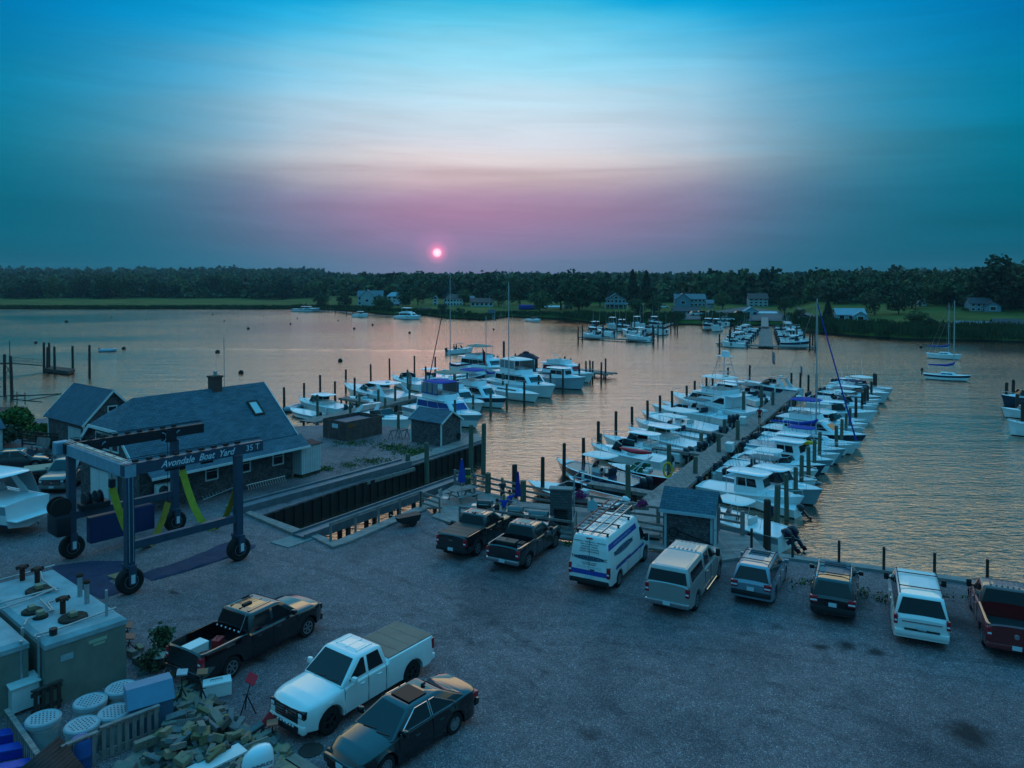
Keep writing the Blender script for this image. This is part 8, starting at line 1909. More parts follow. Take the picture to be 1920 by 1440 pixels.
tag(MB().lathe([(0.38, 0.0), (0.38, 0.02), (0.33, 0.03), (0, 0.03)], 24, tuple(P(583, 1407))).build('drain_cover', m_dark_timber), 'round dark drain cover in the gravel by the white pickup', 'drain cover')
tb = thing('round_table_top', 'round pale wooden disc lying on debris by the black pickup', 'table top', P(302, 1250)); MB().lathe([(0.48, 0.5), (0.5, 0.52), (0.5, 0.55), (0, 0.56)], 24).build('top', M('pale_wood', (0.32, 0.27, 0.22), 0.7), tb); MB().lathe([(0.16, 0), (0.1, 0.5)], 10).build('pedestal', m_timber, tb)
bush_at('leafy_weed', 'dark leafy weed with pink flowers beside the fuel tank', P(300, 1238), 0.55, 1.3, m_leaf[0], 420, 0.07, cat='plant', seed=9)
bush_at('leafy_weed', 'smaller weed at the foot of the round disc', P(282, 1262), 0.45, 0.8, m_leaf[3], 320, 0.06, cat='plant', seed=10)
wb2 = thing('long_white_box', 'long white box at the bottom edge beside the white outboard', 'box', P(352, 1500), math.atan2((P(440, 1455) - P(352, 1500)).y, (P(440, 1455) - P(352, 1500)).x))
MB().box(-0.8, 0, 0, 1.75, 0.5, 0.52).build('body', m_trim, wb2); MB().box(-0.83, -0.03, 0.522, 1.78, 0.53, 0.58).build('lid', m_trim, wb2)
eo_ = thing('stored_outboard', 'large white outboard motor standing at the bottom edge of the view', 'outboard motor', P(484, 1500), R(35))
cw = MB(); rings = []
for zz, lx, ly, ox in ((0.78, .34, .24, 0), (0.85, .42, .29, 0), (1.10, .44, .30, 0.0), (1.32, .40, .27, 0.02), (1.46, .27, .19, 0.08), (1.50, .12, .09, 0.12)):
 rings.append([(ox + lx * math.cos(a), ly * math.sin(a), zz) for a in [2 * PI * k / 24 for k in range(24)]])
cw.loft(rings, closed=True, caps=True); cw.build('cowling', m_gel, eo_, smooth=60)
MB().box(-0.12, -0.08, 0.1, 0.14, 0.08, 0.79).box(-0.3, -0.02, 0.0, 0.1, 0.02, 0.25).build('leg', m_gel, eo_); MB().box(-0.3, -0.3, 0.0, -0.22, 0.3, 0.75).build('stand', m_timber, eo_)
text_part('lettering', 'EVINRUDE', 0.125, m_vtext, eo_, frame((0.02, -0.303, 1.12), (1, 0, 0), (0, 0, 1)), shear=0.2, bold=0.002)
MB().box(-0.25, -0.300, 0.965, 0.3, -0.288, 0.98).build('stripe', m_redk, eo_)
ct = thing('yard_cart', 'black two-wheeled yard cart beside the pool boardwalk', 'cart', P(765, 985), R(35))
MB().vprism([(-0.55, 0.25), (0.55, 0.25), (0.72, 0.62), (-0.72, 0.62)], -0.35, 0.35).build('tub', m_plast, ct)
for s in (1, -1):
 wh = MB().lathe([(0.25, -0.025), (0.28, 0), (0.25, 0.025)], 22, (0, 0, 0), 'y'); wo = wh.build('wheel', m_tyre, ct); wo.location = (0.1, s * 0.42, 0.28); sp2 = MB()
 sp2.lathe([(0.23, -0.02), (0.25, 0), (0.23, 0.02)], 22, (0, 0, 0), 'y')
 for k in range(8): sp2.bar((0, 0, 0), (0.24 * math.cos(k * PI / 4), 0, 0.24 * math.sin(k * PI / 4)), 0.02)
 sp2.build('rim', m_white, wo)
MB().tube([(-0.6, -0.25, 0.55), (-1.05, -0.2, 0.75), (-1.05, 0.2, 0.75), (-0.6, 0.25, 0.55)], 0.018, 6).build('handle', m_steel, ct)
# ------------------------------------------------------------------ picnic deck furniture
Z0 = 0.12
def picnic(label, px, py, rz, L=1.9):
 t = thing('picnic_table', label, 'picnic table', P(px, py, Z0), rz)
 for k in range(5): y = -0.36 + k * 0.18; MB().box(-L / 2, y - 0.08, 0.72, L / 2, y + 0.08, 0.76).build('top_board', m_plank, t)
 for s in (1, -1): MB().box(-L / 2, s * 0.72 - 0.13, 0.42, L / 2, s * 0.72 + 0.13, 0.46).build('bench_board', m_plank, t)
 for x in (-L / 2 + 0.3, L / 2 - 0.3):
  for s in (1, -1): MB().bar((x, s * 0.30, 0.70), (x, s * 0.70, 0.0), 0.05, 0.09).build('leg', m_timber, t)
  MB().box(x - 0.07, -0.82, 0.34, x - 0.03, 0.82, 0.42).build('cross_brace', m_timber, t)
 return t
p1 = picnic('picnic table on the left of the deck, with the closed blue umbrella', 868, 937, R(40)); p2 = picnic('long picnic table on the right of the deck, with people around its end', 1003, 972, R(-20), 2.9)
def umbrella(label, base, m, h=2.5, w=0.17, lean=0.0):
 t = thing('closed_umbrella', label, 'umbrella', base, 0); MB().tube([(0, 0, 0), (lean * 0.5, 0, h * 0.6), (lean, 0, h)], 0.025, 8).build('pole', m_alu, t)
 rings = []
 for z, r_ in ((h * 0.45, w * 1.25), (h * 0.55, w * 1.15), (h * 0.8, w * 0.7), (h * 0.98, 0.05)):
  rings.append([(lean * z / h + r_ * (1 + 0.28 * (k % 2)) * math.cos(2 * PI * k / 16), r_ * (1 + 0.28 * (k % 2)) * math.sin(2 * PI * k / 16), z) for k in range(16)])
 MB().loft(rings, closed=True, caps=True).build('canopy', m, t, smooth=50)
umbrella('closed royal blue umbrella above the left picnic table', P(866, 939, Z0), m_cblue, 2.75); umbrella('closed violet-blue umbrella above the right picnic table', P(971, 968, Z0), M('violet_canvas', (0.03, 0.02, 0.22), 0.8), 2.75, 0.13)
m_grill = M('grill_black', (0.015, 0.015, 0.017), 0.4, coat=0.3)
def grill(label, px, py, rz, w, lidm):
 t = thing('barbecue_grill', label, 'grill', P(px, py, Z0), rz)
 MB().box(-w / 2, -0.25, 0.35, w / 2, 0.25, 0.85).build('firebox', m_grill, t)
 r = []
 for x in (-w / 2 - 0.02, w / 2 + 0.02): r.append([(x, 0.29 * math.cos(R(a)), 0.86 + 0.30 * math.sin(R(a))) for a in range(0, 181, 20)])
 MB().loft(r, caps=True).add([r[0][0], r[0][-1], r[1][-1], r[1][0]], [(0, 1, 2, 3)]).build('lid', lidm, t, smooth=30)
 for x in (-w / 2 + 0.05, w / 2 - 0.05):
  for y in (-0.2, 0.2): MB().box(x - 0.03, y - 0.03, 0, x + 0.03, y + 0.03, 0.36).build('leg', m_grill, t)
 for s in (1, -1): MB().box(s * w / 2 + (0.02 if s > 0 else -0.36), -0.22, 0.82, s * w / 2 + (0.36 if s > 0 else -0.02), 0.22, 0.85).build('side_shelf', m_steel, t)
 MB().tube([(-w * 0.35, -0.33, 0.98), (w * 0.35, -0.33, 0.98)], 0.015, 6).build('handle', m_steel, t)
m_ss = M('brushed_steel', (0.12, 0.12, 0.12), 0.35, metal=0.6)
grill('black barbecue grill left of the people on the deck', 909, 974, R(-12), 0.85, m_grill); grill('middle barbecue grill with tan lit lid at the truck railing', 967, 986, R(-12), 0.85, m_ss); grill('right barbecue grill with steel lid beside the kettle grill', 1010, 995, R(-14), 1.05, m_ss)
kg = thing('kettle_grill', 'round kettle grill between two long grills', 'grill', P(990, 986, Z0)); MB().ball((0, 0, 0.75), 0.27, 16, (1, 1, 0.75)).build('kettle', m_ss, kg, smooth=60)
for k in range(3): MB().tube([(0.1 * math.cos(k * 2.1), 0.1 * math.sin(k * 2.1), 0.65), (0.28 * math.cos(k * 2.1), 0.28 * math.sin(k * 2.1), 0)], 0.015, 5).build('leg', m_steel, kg)
fp = thing('fireplace_chimney', 'grey block fireplace wall with a dark opening on the deck', 'fireplace', P(1052, 990, Z0), R(-10))
m_block = M('grey_blocks', (0.11, 0.105, 0.11), 0.9, tex='brick', ts=(0.3, 0.15), c2=(0.085, 0.08, 0.085), bump=0.5)
MB().box(-0.62, -0.2, 0, -0.4, 0.35, 2.25).box(0.4, -0.2, 0, 0.62, 0.35, 2.25).box(-0.4, -0.2, 1.15, 0.4, 0.35, 2.25).box(-0.4, 0.25, 0, 0.4, 0.35, 1.15).build('block_wall', m_block, fp); MB().box(-0.68, -0.25, 2.252, 0.68, 0.4, 2.32).build('cap', m_conc, fp); MB().box(-0.38, -0.1, 0.0, 0.38, 0.24, 0.5).build('stove', m_black, fp)
MB().tube([(0.75, 0, 0), (0.75, 0, 3.0), (1.1, 0, 3.35), (1.5, 0, 3.3)], 0.04, 8).build('hook_pole', m_galv, fp)
ac2 = thing('outdoor_bench', 'light metal chair at the left end of the deck', 'chair', P(834, 946, Z0), R(70)); MB().box(-0.25, -0.25, 0.42, 0.25, 0.25, 0.45).build('seat', m_galv, ac2); MB().slab([(-0.25, 0.25, 0.5), (0.25, 0.25, 0.5), (0.25, 0.33, 0.95), (-0.25, 0.33, 0.95)], 0.03).build('backrest', m_galv, ac2)
for x in (-0.22, 0.22):
 for y in (-0.22, 0.25): MB().tube([(x, y, 0), (x, y, 0.45)], 0.015, 6).build('leg', m_steel, ac2)
sg = thing('green_pump_post', 'green and yellow post behind the blue umbrella', 'post', P(877, 920, Z0)); MB().rbox(-0.2, -0.2, 0, 0.2, 0.2, 1.5, 0.03).build('body', M('dark_green_paint', (0.02, 0.07, 0.04), 0.5), sg); MB().box(-0.21, -0.21, 0.95, 0.21, 0.21, 1.08).build('band', M('lime_band', (0.3, 0.4, 0.05), 0.5), sg)
m_pink = M('magenta_petals', (0.50, 0.02, 0.22), 0.7, var=0.4, vs=20); m_boxw = m_timber
for px, py, lab in ((1088, 938, 'magenta flower box on the railing behind the fireplace'), (1202, 952, 'magenta flower box on the railing beside the dock entrance')):
 p = P(px, py, 1.05); t = bush_at('flower_box', lab, p + Vector((0, 0, 0.05)), 0.42, 0.5, m_leaf[0], 400, 0.05, cat='flower box', seed=px, flower=m_pink); MB().box(-0.45, -0.12, -0.15, 0.45, 0.12, 0.1).build('box', m_boxw, t); t.rotation_euler = (0, 0, R(-12))
wc = thing('white_notice_board', 'pale blue notice with scroll top on the deck railing', 'sign', P(1111, 958, 0.6), R(-10)); MB().vprism([(-0.3, 0), (0.3, 0), (0.3, 0.55), (0.12, 0.6), (0.0, 0.75), (-0.12, 0.6), (-0.3, 0.55)], -0.02, 0.02).build('board', M('pale_blue_board', (0.30, 0.50, 0.55), 0.5), wc); MB().box(-0.05, 0.03, -0.6, 0.05, 0.1, 0.3).build('post', m_timber, wc)
for px, lab in ((1143, 'curved metal gangway rail nearer the fireplace'), (1168, 'curved metal gangway rail nearer the dock entrance')):
 t = thing('gangway_rail', lab, 'handrail', P(px, 975, 0.1), R(-10)); MB().tube([(-0.1, 0, 0), (-0.12, 0, 0.8), (0.1, 0, 1.05), (0.6, 0, 1.1), (1.1, 0.0, 1.0)], 0.03, 6).build('top_rail', m_galv, t)
 for x in (0.25, 0.7): MB().tube([(x, 0, 0), (x, 0, 1.06)], 0.02, 5).build('post', m_galv, t)
lr = thing('yellow_rope_coil', 'yellow hose coil hanging on a piling above the shed roof', 'hose', P(1252, 905, 0.2)); MB().tube([(0.3 * math.cos(2 * PI * k / 20), 0.0, 0.9 + 0.5 * math.sin(2 * PI * k / 20)) for k in range(21)], 0.07, 6, cap=False).build('coil', m_yel, lr)
for px, py, lab in ((1368, 846, 'white dock locker beside the planks, nearest the shed'), (1393, 795, 'white dock locker farther along the right-hand dock')):
 toolbox('dock_locker', lab, 'locker', P(px, py, -0.34), R(60), (0.9, 0.6, 0.75), (m_trim, m_white), False)
skf = toolbox('skid_box', 'open dark wooden box behind the van railing', 'box', P(1210, 1006, Z0), R(-15), (1.6, 0.9, 0.3), (m_dark_timber, m_timber), False)
# ------------------------------------------------------------------ buoys
for i, (px, py, s) in enumerate(((124.5, 604, 0.6), (208.6, 595.5, .3), (232, 655, .45), (398.5, 590.5, .35), (420.5, 602.5, .3), (465.5, 617, .45), (494.6, 592.5, .3), (544.7, 608, .35), (557.7, 597.5, .3), (408, 661.5, .5), (452, 700.5, .45), (638, 678, .45), (67, 643.5, .4), (664, 617, .4), (698.7, 610, .4), (768, 625, .4), (925.6, 618.5, .35), (1727, 652, .35), (634, 602, 0.3))):
 t = thing('mooring_buoy', 'small round dark buoy floating on the open river', 'buoy', P(px, py, WZ), 0, 'mooring buoys on the river'); MB().ball((0, 0, s * 0.35), s, 12).build('float', m_black if i % 3 else m_dark_timber, t, smooth=60); MB().lathe([(0.05, s), (0.05, s * 1.6), (0.09, s * 1.7)], 8).build('ring', m_galv, t)
# ------------------------------------------------------------------ people
m_skin = M('skin', (0.36, 0.20, 0.14), 0.6); m_hair = M('brown_hair', (0.06, 0.035, 0.02), 0.8); m_blond = M('blond_hair', (0.30, 0.19, 0.09), 0.8)
def skin_mesh(name, pts, edges, mat, parent, sub=1, root=0):
 me = bpy.data.meshes.new(name); me.from_pydata([p[:3] for p in pts], edges, []); o = bpy.data.objects.new(name, me); COL.objects.link(o)
 md = o.modifiers.new('skin', 'SKIN'); md.use_smooth_shade = True
 for i, v in enumerate(me.skin_vertices[0].data): v.radius = (pts[i][3], pts[i][4] if len(pts[i]) > 4 else pts[i][3]); v.use_root = (i == root)
 if sub: sm = o.modifiers.new('sub', 'SUBSURF'); sm.levels = sub; sm.render_levels = sub
 bpy.context.view_layer.update(); me2 = bpy.data.meshes.new_from_object(o.evaluated_get(bpy.context.evaluated_depsgraph_get())); bpy.data.objects.remove(o)
 me2.name = name; me2.materials.clear(); me2.materials.append(mat); o2 = bpy.data.objects.new(name, me2); COL.objects.link(o2); o2.parent = parent; return o2
def person(label, loc, rz, shirt, trousers, hair=None, h=1.75, pose='stand', bare_legs=True, arms=((0.0, 0.25), (0.0, 0.25)), dress=False, cat='person'):
 """local: faces +x; arms: (forward, out) reach of each hand"""
 t = thing('person', label, cat, loc, rz); k = h / 1.75; hair = hair or m_hair
 hipz = 0.92 if pose != 'sit' else 0.47; sh = hipz + 0.50
 V = [(0, 0, hipz, .13, .15), (0, 0, hipz + .20, .12, .145), (0, 0, sh - .08, .12, .17), (0, 0, sh + .06, .055), (0.01, 0, sh + .14, .055), (0.015, 0, sh + .24, .10, .085), (0.01, 0, sh + .31, .07, .065)]
 E = [(0, 1), (1, 2), (2, 3), (3, 4), (4, 5), (5, 6)]
 hands = []
 for s, (fw, out) in zip((1, -1), arms):
  i = len(V); el = (fw * 0.4 - 0.03, s * (0.24 + out * 0.25), sh - 0.28 + fw * 0.12); ha = (fw * 0.75 + 0.03, s * (0.20 + out * 0.45), sh - 0.50 + fw * 0.55)
  V += [(0, s * .19, sh - .02, .055), (*el, .042), (*ha, .027)]; E += [(2, i), (i, i + 1), (i + 1, i + 2)]
  d = (Vector(ha) - Vector(el)).normalized(); pc = Vector(ha) + d * 0.06; V.append((*pc, .034, .02)); E.append((i + 2, i + 3)); j = len(V) - 1
  for q in range(5):
   o_ = (q - 2) * 0.016; ln = (0.05, 0.075, 0.085, 0.078, 0.06)[q]; f = pc + d * (0.03 + ln * 0.5) + Vector((o_, 0.3 * o_, 0)); f2 = f + d * ln * 0.5 + Vector((0.008, -0.01 * s, -0.012)); V += [(*f, .009), (*f2, .008)]; E += [(j, len(V) - 2), (len(V) - 2, len(V) - 1)]
 for s in (1, -1):
  i = len(V)
  if pose == 'sit': kn, an = (0.42, s * .12, 0.50), (0.44, s * .12, 0.08)
  elif pose == 'walk': kn, an = (0.10 * s, s * .09, 0.50), (0.16 * s, s * .09, 0.08)
  else: kn, an = (0.02, s * .10, 0.50), (-0.01, s * .11, 0.08)
  V += [(0, s * .09, hipz - .05, .085), (*kn, .058), (*an, .038), (an[0] + 0.13, an[1] + 0.02 * s, 0.03, .035, .028)]; E += [(0, i), (i, i + 1), (i + 1, i + 2), (i + 2, i + 3)]
 V = [tuple(c * k for c in v) for v in V]
 body = skin_mesh('body', V, E, m_skin, t, 1)
 a1 = 7; n_arm = 14
 sv = [(0, 0, hipz - .02, .145, .165), (0, 0, hipz + .20, .135, .16), (0, 0, sh - .08, .135, .185), (0, 0, sh + .01, .08, .09)]; se = [(0, 1), (1, 2), (2, 3)]
 for q, s in ((a1, 1), (a1 + n_arm, -1)):
  p = Vector(V[q][:3]) / k; e = Vector(V[q + 1][:3]) / k; m2 = p + (e - p) * 0.6; i = len(sv); sv += [(*p, .07), (*m2, .06)]; se += [(2, i), (i, i + 1)]
 skin_mesh('shirt', [tuple(c * k for c in v) for v in sv], se, shirt, t, 1)
 l0 = a1 + 2 * n_arm; tv = [(0, 0, hipz + 0.01, .15, .17), (0, 0, hipz - .04, .14, .165)]; te = [(0, 1)]
 for q in (l0, l0 + 4):
  p = Vector(V[q][:3]) / k; kn = Vector(V[q + 1][:3]) / k; an = Vector(V[q + 2][:3]) / k; i = len(tv)
  if bare_legs: m2 = p + (kn - p) * 0.75; tv += [(*p, .10), (*m2, .085)]; te += [(1, i), (i, i + 1)]
  else: tv += [(*p, .10), (*kn, .072), (*(kn + (an - kn) * 0.95), .055)]; te += [(1, i), (i, i + 1), (i + 1, i + 2)]
 skin_mesh('trousers' if not dress else 'skirt', [tuple(c * k for c in v) for v in tv], te, trousers, t, 1)
 hz = (sh + .27) * k; hb = MB().ball((-0.015 * k, 0, hz + 0.02 * k), 0.115 * k, 14, (1, 0.88, 1.0));
 if hair is m_blond or dress: hb.ball((-0.05 * k, 0, hz - 0.09 * k), 0.095 * k, 12, (0.7, 0.95, 1.6))
 hb.build('hair', hair, t, smooth=60)
 fc = MB().mat(m_white)
 for s in (1, -1): fc.ball((0.095 * k, s * 0.033 * k, hz - 0.01), 0.014 * k, 8)
 fc.mat(m_skin).ball((0.118 * k, 0, hz - 0.045 * k), 0.017 * k, 8, (1, 0.8, 1.5));
 for s in (1, -1): fc.ball((0.0, s * 0.092 * k, hz - 0.03 * k), 0.022 * k, 8, (0.7, 0.4, 1.3))
 fc.mat(m_redlamp).ball((0.10 * k, 0, hz - 0.085 * k), 0.018 * k, 8, (0.5, 1.3, 0.4)); fc.build('face', None, t, smooth=60)
 sh_ = MB()
 for q in (l0 + 2, l0 + 6): a = V[q]; sh_.rbox(a[0] - 0.07 * k, a[1] - 0.045 * k, 0.0, a[0] + 0.20 * k, a[1] + 0.045 * k, 0.075 * k, 0.03)
 sh_.build('shoes', m_plast, t, smooth=50)
 return t
m_gsh = M('grey_shirt', (0.10, 0.11, 0.14), 0.9, var=0.1); m_tan = M('tan_shorts', (0.16, 0.10, 0.08), 0.9); m_blsh = M('royal_blue_shirt', (0.01, 0.05, 0.38), 0.85); m_khaki = M('pale_khaki', (0.32, 0.29, 0.24), 0.9); m_dress = M('dark_floral_dress', (0.04, 0.035, 0.05), 0.9, var=0.8, vs=25); m_darkc = M('dark_cloth', (0.02, 0.02, 0.03), 0.9); m_rsh = M('red_shirt', (0.30, 0.015, 0.02), 0.9)
person('man in grey T-shirt and shorts leaning on the river railing', P(890, 930, Z0), R(200), m_gsh, m_tan, arms=((0.25, 0.1), (0.25, 0.9)))
person('woman with fair hair in a dark patterned dress by the railing', P(942, 946, Z0), R(-60), m_dress, m_dress, m_blond, 1.66, dress=True, arms=((0.3, 0.0), (0.3, 0.0)))
person('person in royal blue shirt and pale trousers seen from behind at the grills', P(945, 981, Z0), R(80), m_blsh, m_khaki, m_blond, 1.68, bare_legs=False, arms=((0.35, 0.8), (0.35, 0.6)))
person('person seated at the picnic table in a blue shirt', P(956, 958, Z0), R(-40), m_blsh, m_darkc, M('auburn_hair', (0.12, 0.04, 0.02), 0.8), 1.7, 'sit', arms=((0.5, 0.0), (0.5, 0.0)))
person('person in dark clothes seated left of the blue-shirted one, reaching out', P(932, 976, Z0), R(150), m_darkc, m_darkc, None, 1.7, 'sit', arms=((0.6, 0.4), (0.5, 0.1)))
person('person in red shirt and dark shorts walking on the right-hand dock', P(1424, 795, -0.33), R(240), m_rsh, m_darkc, None, 1.78, 'walk')
person('person in grey shirt and black shorts standing on a foredeck at the right', P(1578, 767, -0.35), R(60), m_gsh, m_darkc, None, 1.8, arms=((0.3, 0.5), (0.3, 0.5)))
person('person in black at the helm of the motor boat under way', local_pt(mv, -0.9, 0.2, 0.27), mv.rotation_euler.z, m_darkc, m_darkc, None, 1.75); person('person in red standing behind the helm of the motor boat under way', local_pt(mv, -1.7, -0.1, 0.27), mv.rotation_euler.z, m_red, m_darkc, None, 1.75)
# ------------------------------------------------------------------ houses on the far bank
m_hw = {n: M('siding_' + n, c, 0.75, var=0.08, vs=0.5) for n, c in (('pale', (0.34, 0.40, 0.42)), ('white', (0.50, 0.52, 0.52)), ('blue', (0.17, 0.26, 0.32)), ('grey', (0.20, 0.24, 0.26)), ('aqua', (0.26, 0.42, 0.48)))}
m_hr = {n: M('roofing_' + n, c, 0.85, var=0.1, vs=0.5) for n, c in (('grey', (0.13, 0.17, 0.19)), ('brown', (0.12, 0.065, 0.06)), ('dark', (0.05, 0.06, 0.07)), ('aqua', (0.20, 0.33, 0.38)), ('white', (0.5, 0.58, 0.6)))}
def house(label, px, py, wpx, hpx, wall, roof, depth=9, rot=0.0, floors=2, gable_front=False, hip=False, chimney=False, wins=4, porch=False, wing=None, cat='house', name='riverside_house', lit=False):
 """px, py: middle of the base line; wpx, hpx: size in photo pixels"""
 b = G(px, py); s = b.y / F; W_, H_ = wpx * s, hpx * s; az_ = math.atan2(b.x, b.y); t = thing(name, label, cat, (b.x, b.y + depth / 2, b.z - 0.3), -az_ * 0.6 + R(rot))
 hw_ = H_ * (0.62 if floors > 1 else 0.55); D = depth; w2 = W_ / 2
 wb_ = MB(); wb_.box(-w2, -D / 2, -1.5, w2, D / 2, hw_)
 rf_ = MB(); ov = 0.35
 if hip:
  q = [(-w2 - ov, -D / 2 - ov, hw_), (w2 + ov, -D / 2 - ov, hw_), (w2 + ov, D / 2 + ov, hw_), (-w2 - ov, D / 2 + ov, hw_)]; r1, r2 = (-w2 * 0.45, 0, H_), (w2 * 0.45, 0, H_)
  rf_.add(q + [r1, r2], [(0, 1, 5, 4), (1, 2, 5), (2, 3, 4, 5), (3, 0, 4), (3, 2, 1, 0)])
 elif gable_front:
  wb_.add([(-w2, -D / 2, hw_), (w2, -D / 2, hw_), (0, -D / 2, H_ - 0.1), (-w2, D / 2, hw_), (w2, D / 2, hw_), (0, D / 2, H_ - 0.1)], [(0, 1, 2), (5, 4, 3)])
  for sg_ in (1, -1): rf_.slab([(sg_ * (w2 + ov), -D / 2 - ov, hw_ - 0.2), (sg_ * (w2 + ov), D / 2 + ov, hw_ - 0.2), (0, D / 2 + ov, H_), (0, -D / 2 - ov, H_)][::sg_], 0.2)
 else:
  wb_.add([(-w2, -D / 2, hw_), (-w2, D / 2, hw_), (-w2, 0, H_ - 0.1), (w2, -D / 2, hw_), (w2, D / 2, hw_), (w2, 0, H_ - 0.1)], [(2, 1, 0), (3, 4, 5)])
  rf_.slab([(-w2 - ov, -D / 2 - ov, hw_ - 0.15), (w2 + ov, -D / 2 - ov, hw_ - 0.15), (w2 + ov, 0, H_), (-w2 - ov, 0, H_)], 0.2); rf_.slab([(w2 + ov, D / 2 + ov, hw_ - 0.15), (-w2 - ov, D / 2 + ov, hw_ - 0.15), (-w2 - ov, 0, H_), (w2 + ov, 0, H_)], 0.2)
 wb_.build('wall', wall, t); ro_ = rf_.build('roof', roof, t)
 if chimney: MB().box(w2 * 0.3 if chimney > 0 else -w2 * 0.8, -0.3, hw_, (w2 * 0.3 if chimney > 0 else -w2 * 0.8) + 0.7, 0.5, H_ + 0.9).build('chimney', M('far_brick', (0.10, 0.06, 0.055), 0.9), ro_)
 fh = hw_ / floors
 for f_ in range(floors):
  for k in range(wins):
   x = -w2 + W_ * (k + 0.5) / wins; ww = min(1.3, W_ / wins * 0.55); z = fh * f_ + fh * 0.55; wh = min(1.5, fh * 0.5)
   fo = MB().box(x - ww / 2 - 0.12, -D / 2 - 0.05, z - wh / 2 - 0.12, x + ww / 2 + 0.12, -D / 2 - 0.003, z + wh / 2 + 0.12).build('window', m_white, t); MB().box(x - ww / 2, -D / 2 - 0.08, z - wh / 2, x + ww / 2, -D / 2 - 0.052, z + wh / 2).build('pane', m_glass, fo)
 if gable_front and floors > 1: fo = MB().box(-0.8, -D / 2 - 0.05, hw_ + 0.1, 0.8, -D / 2 - 0.003, hw_ + 1.2).build('window', m_white, t); MB().box(-0.65, -D / 2 - 0.08, hw_ + 0.2, 0.65, -D / 2 - 0.052, hw_ + 1.1).build('pane', m_glass, fo)
 if porch:
  MB().slab([(-w2 - 0.8, -D / 2 - 2.6, fh * 0.9), (w2 + 0.8, -D / 2 - 2.6, fh * 0.9), (w2 + 0.8, -D / 2 - 0.01, fh * 1.25), (-w2 - 0.8, -D / 2 - 0.01, fh * 1.25)], 0.2).build('porch_roof', roof, t)
  for k in range(6): x = -w2 - 0.6 + (W_ + 1.2) * k / 5; MB().box(x - 0.1, -D / 2 - 2.5, -1.2, x + 0.1, -D / 2 - 2.3, fh * 0.9).build('porch_post', m_white, t)
 if wing:
  wx, ww, wh, wr = wing; x0 = w2 * wx; x1 = x0 + ww * s; dd = D * 0.7
  MB().box(x0, -D / 2 - 1.5, -1.5, x1, dd / 2, wh * s * 0.6).build('wing_wall', wall, t); cxm = (x0 + x1) / 2
  g = MB(); g.add([(x0, -D / 2 - 1.5, wh * s * 0.6), (x1, -D / 2 - 1.5, wh * s * 0.6), (cxm, -D / 2 - 1.5, wh * s)], [(0, 1, 2)]); g.build('wing_gable', wall, t)
  r_ = MB()
  for q0, sg_ in ((x1 + 0.3, 1), (x0 - 0.3, -1)): r_.slab([(q0, -D / 2 - 1.8, wh * s * 0.6 - 0.15), (q0, dd / 2, wh * s * 0.6 - 0.15), (cxm, dd / 2, wh * s + 0.12), (cxm, -D / 2 - 1.8, wh * s + 0.12)][::sg_], 0.2)
  r_.build('wing_roof', roof, t); zc_ = wh * s * 0.33; fo = MB().box(cxm - 0.9, -D / 2 - 1.56, zc_ - 0.7, cxm + 0.9, -D / 2 - 1.505, zc_ + 0.7).build('window', m_white, t); MB().box(cxm - 0.75, -D / 2 - 1.60, zc_ - 0.55, cxm + 0.75, -D / 2 - 1.562, zc_ + 0.55).build('pane', m_glass, fo)
 return t
house('pale two-gabled house on the far bank left of the sun', 692, 572, 46, 28, m_hw['pale'], m_hr['grey'], wing=(-0.75, 24, 30, 0), wins=5)
house('small white two-storey house just right of the two-gabled one', 738, 567, 28, 20, m_hw['white'], m_hr['aqua'], floors=2, wins=3, hip=True)
house('low pale garage in front of the small white house', 740, 574, 18, 10, m_hw['pale'], m_hr['grey'], floors=1, wins=2, depth=6)
house('white gable end between dark trees below the sun', 815, 572, 9, 19, m_hw['white'], m_hr['grey'], gable_front=True, wins=1, depth=8)
house('white house with brown hip roof and a row of windows', 849, 573, 34, 22, m_hw['white'], m_hr['brown'], hip=True, wins=6)
house('low white house with long brown roof right of the hip roofed one', 903, 574, 42, 16, m_hw['white'], m_hr['brown'], floors=1, wins=5)
house('grey roofed house hidden behind trees between the two brown roofed ones', 877, 566, 22, 12, m_hw['pale'], m_hr['grey'], floors=1, wins=3)
house('small white boathouse at the water with dark openings', 795, 584, 24, 8, m_hw['white'], m_hr['brown'], floors=1, wins=4, depth=5, name='boathouse')
house('tiny open pavilion on the far lawn edge', 922, 592, 12, 12, m_hw['pale'], m_hr['dark'], floors=1, wins=2, depth=4, name='lawn_pavilion', cat='pavilion')
house('small white shed at the right end of the far lawn', 1063, 578, 10, 9, m_hw['white'], m_hr['grey'], floors=1, wins=1, depth=4, gable_front=True, name='garden_shed', cat='shed')
house('long low white tent-like building at the back of the far lawn', 1034, 577, 30, 5, m_hw['white'], m_hr['white'], floors=1, wins=6, depth=4, name='low_outbuilding')
house('grey gabled house with full width porch and chimney', 1157, 577, 36, 28, m_hw['grey'], m_hr['grey'], gable_front=True, porch=True, chimney=-1, wins=5)
house('large blue house with long roof and central white gable', 1297, 574, 56, 24, m_hw['blue'], m_hr['grey'], wins=8, wing=(-0.95, 26, 25, 0), chimney=-1)
house('long pale blue boat shop below the large blue house', 1290, 589, 48, 14, m_hw['aqua'], m_hr['dark'], floors=1, wins=6, depth=7, name='boat_shop', cat='building')
house('small blue annex right of the large blue house', 1334, 577, 12, 16, m_hw['blue'], m_hr['grey'], wins=2, depth=6)
house('three-storey house with brown roof and white balconies', 1426, 574, 34, 25, m_hw['pale'], m_hr['brown'], floors=3, wins=4)
house('small pale blue gabled hut in the far parking lot', 1412, 591, 24, 17, m_hw['aqua'], m_hr['aqua'], gable_front=True, floors=1, wins=2, depth=6, name='marina_hut', cat='hut')
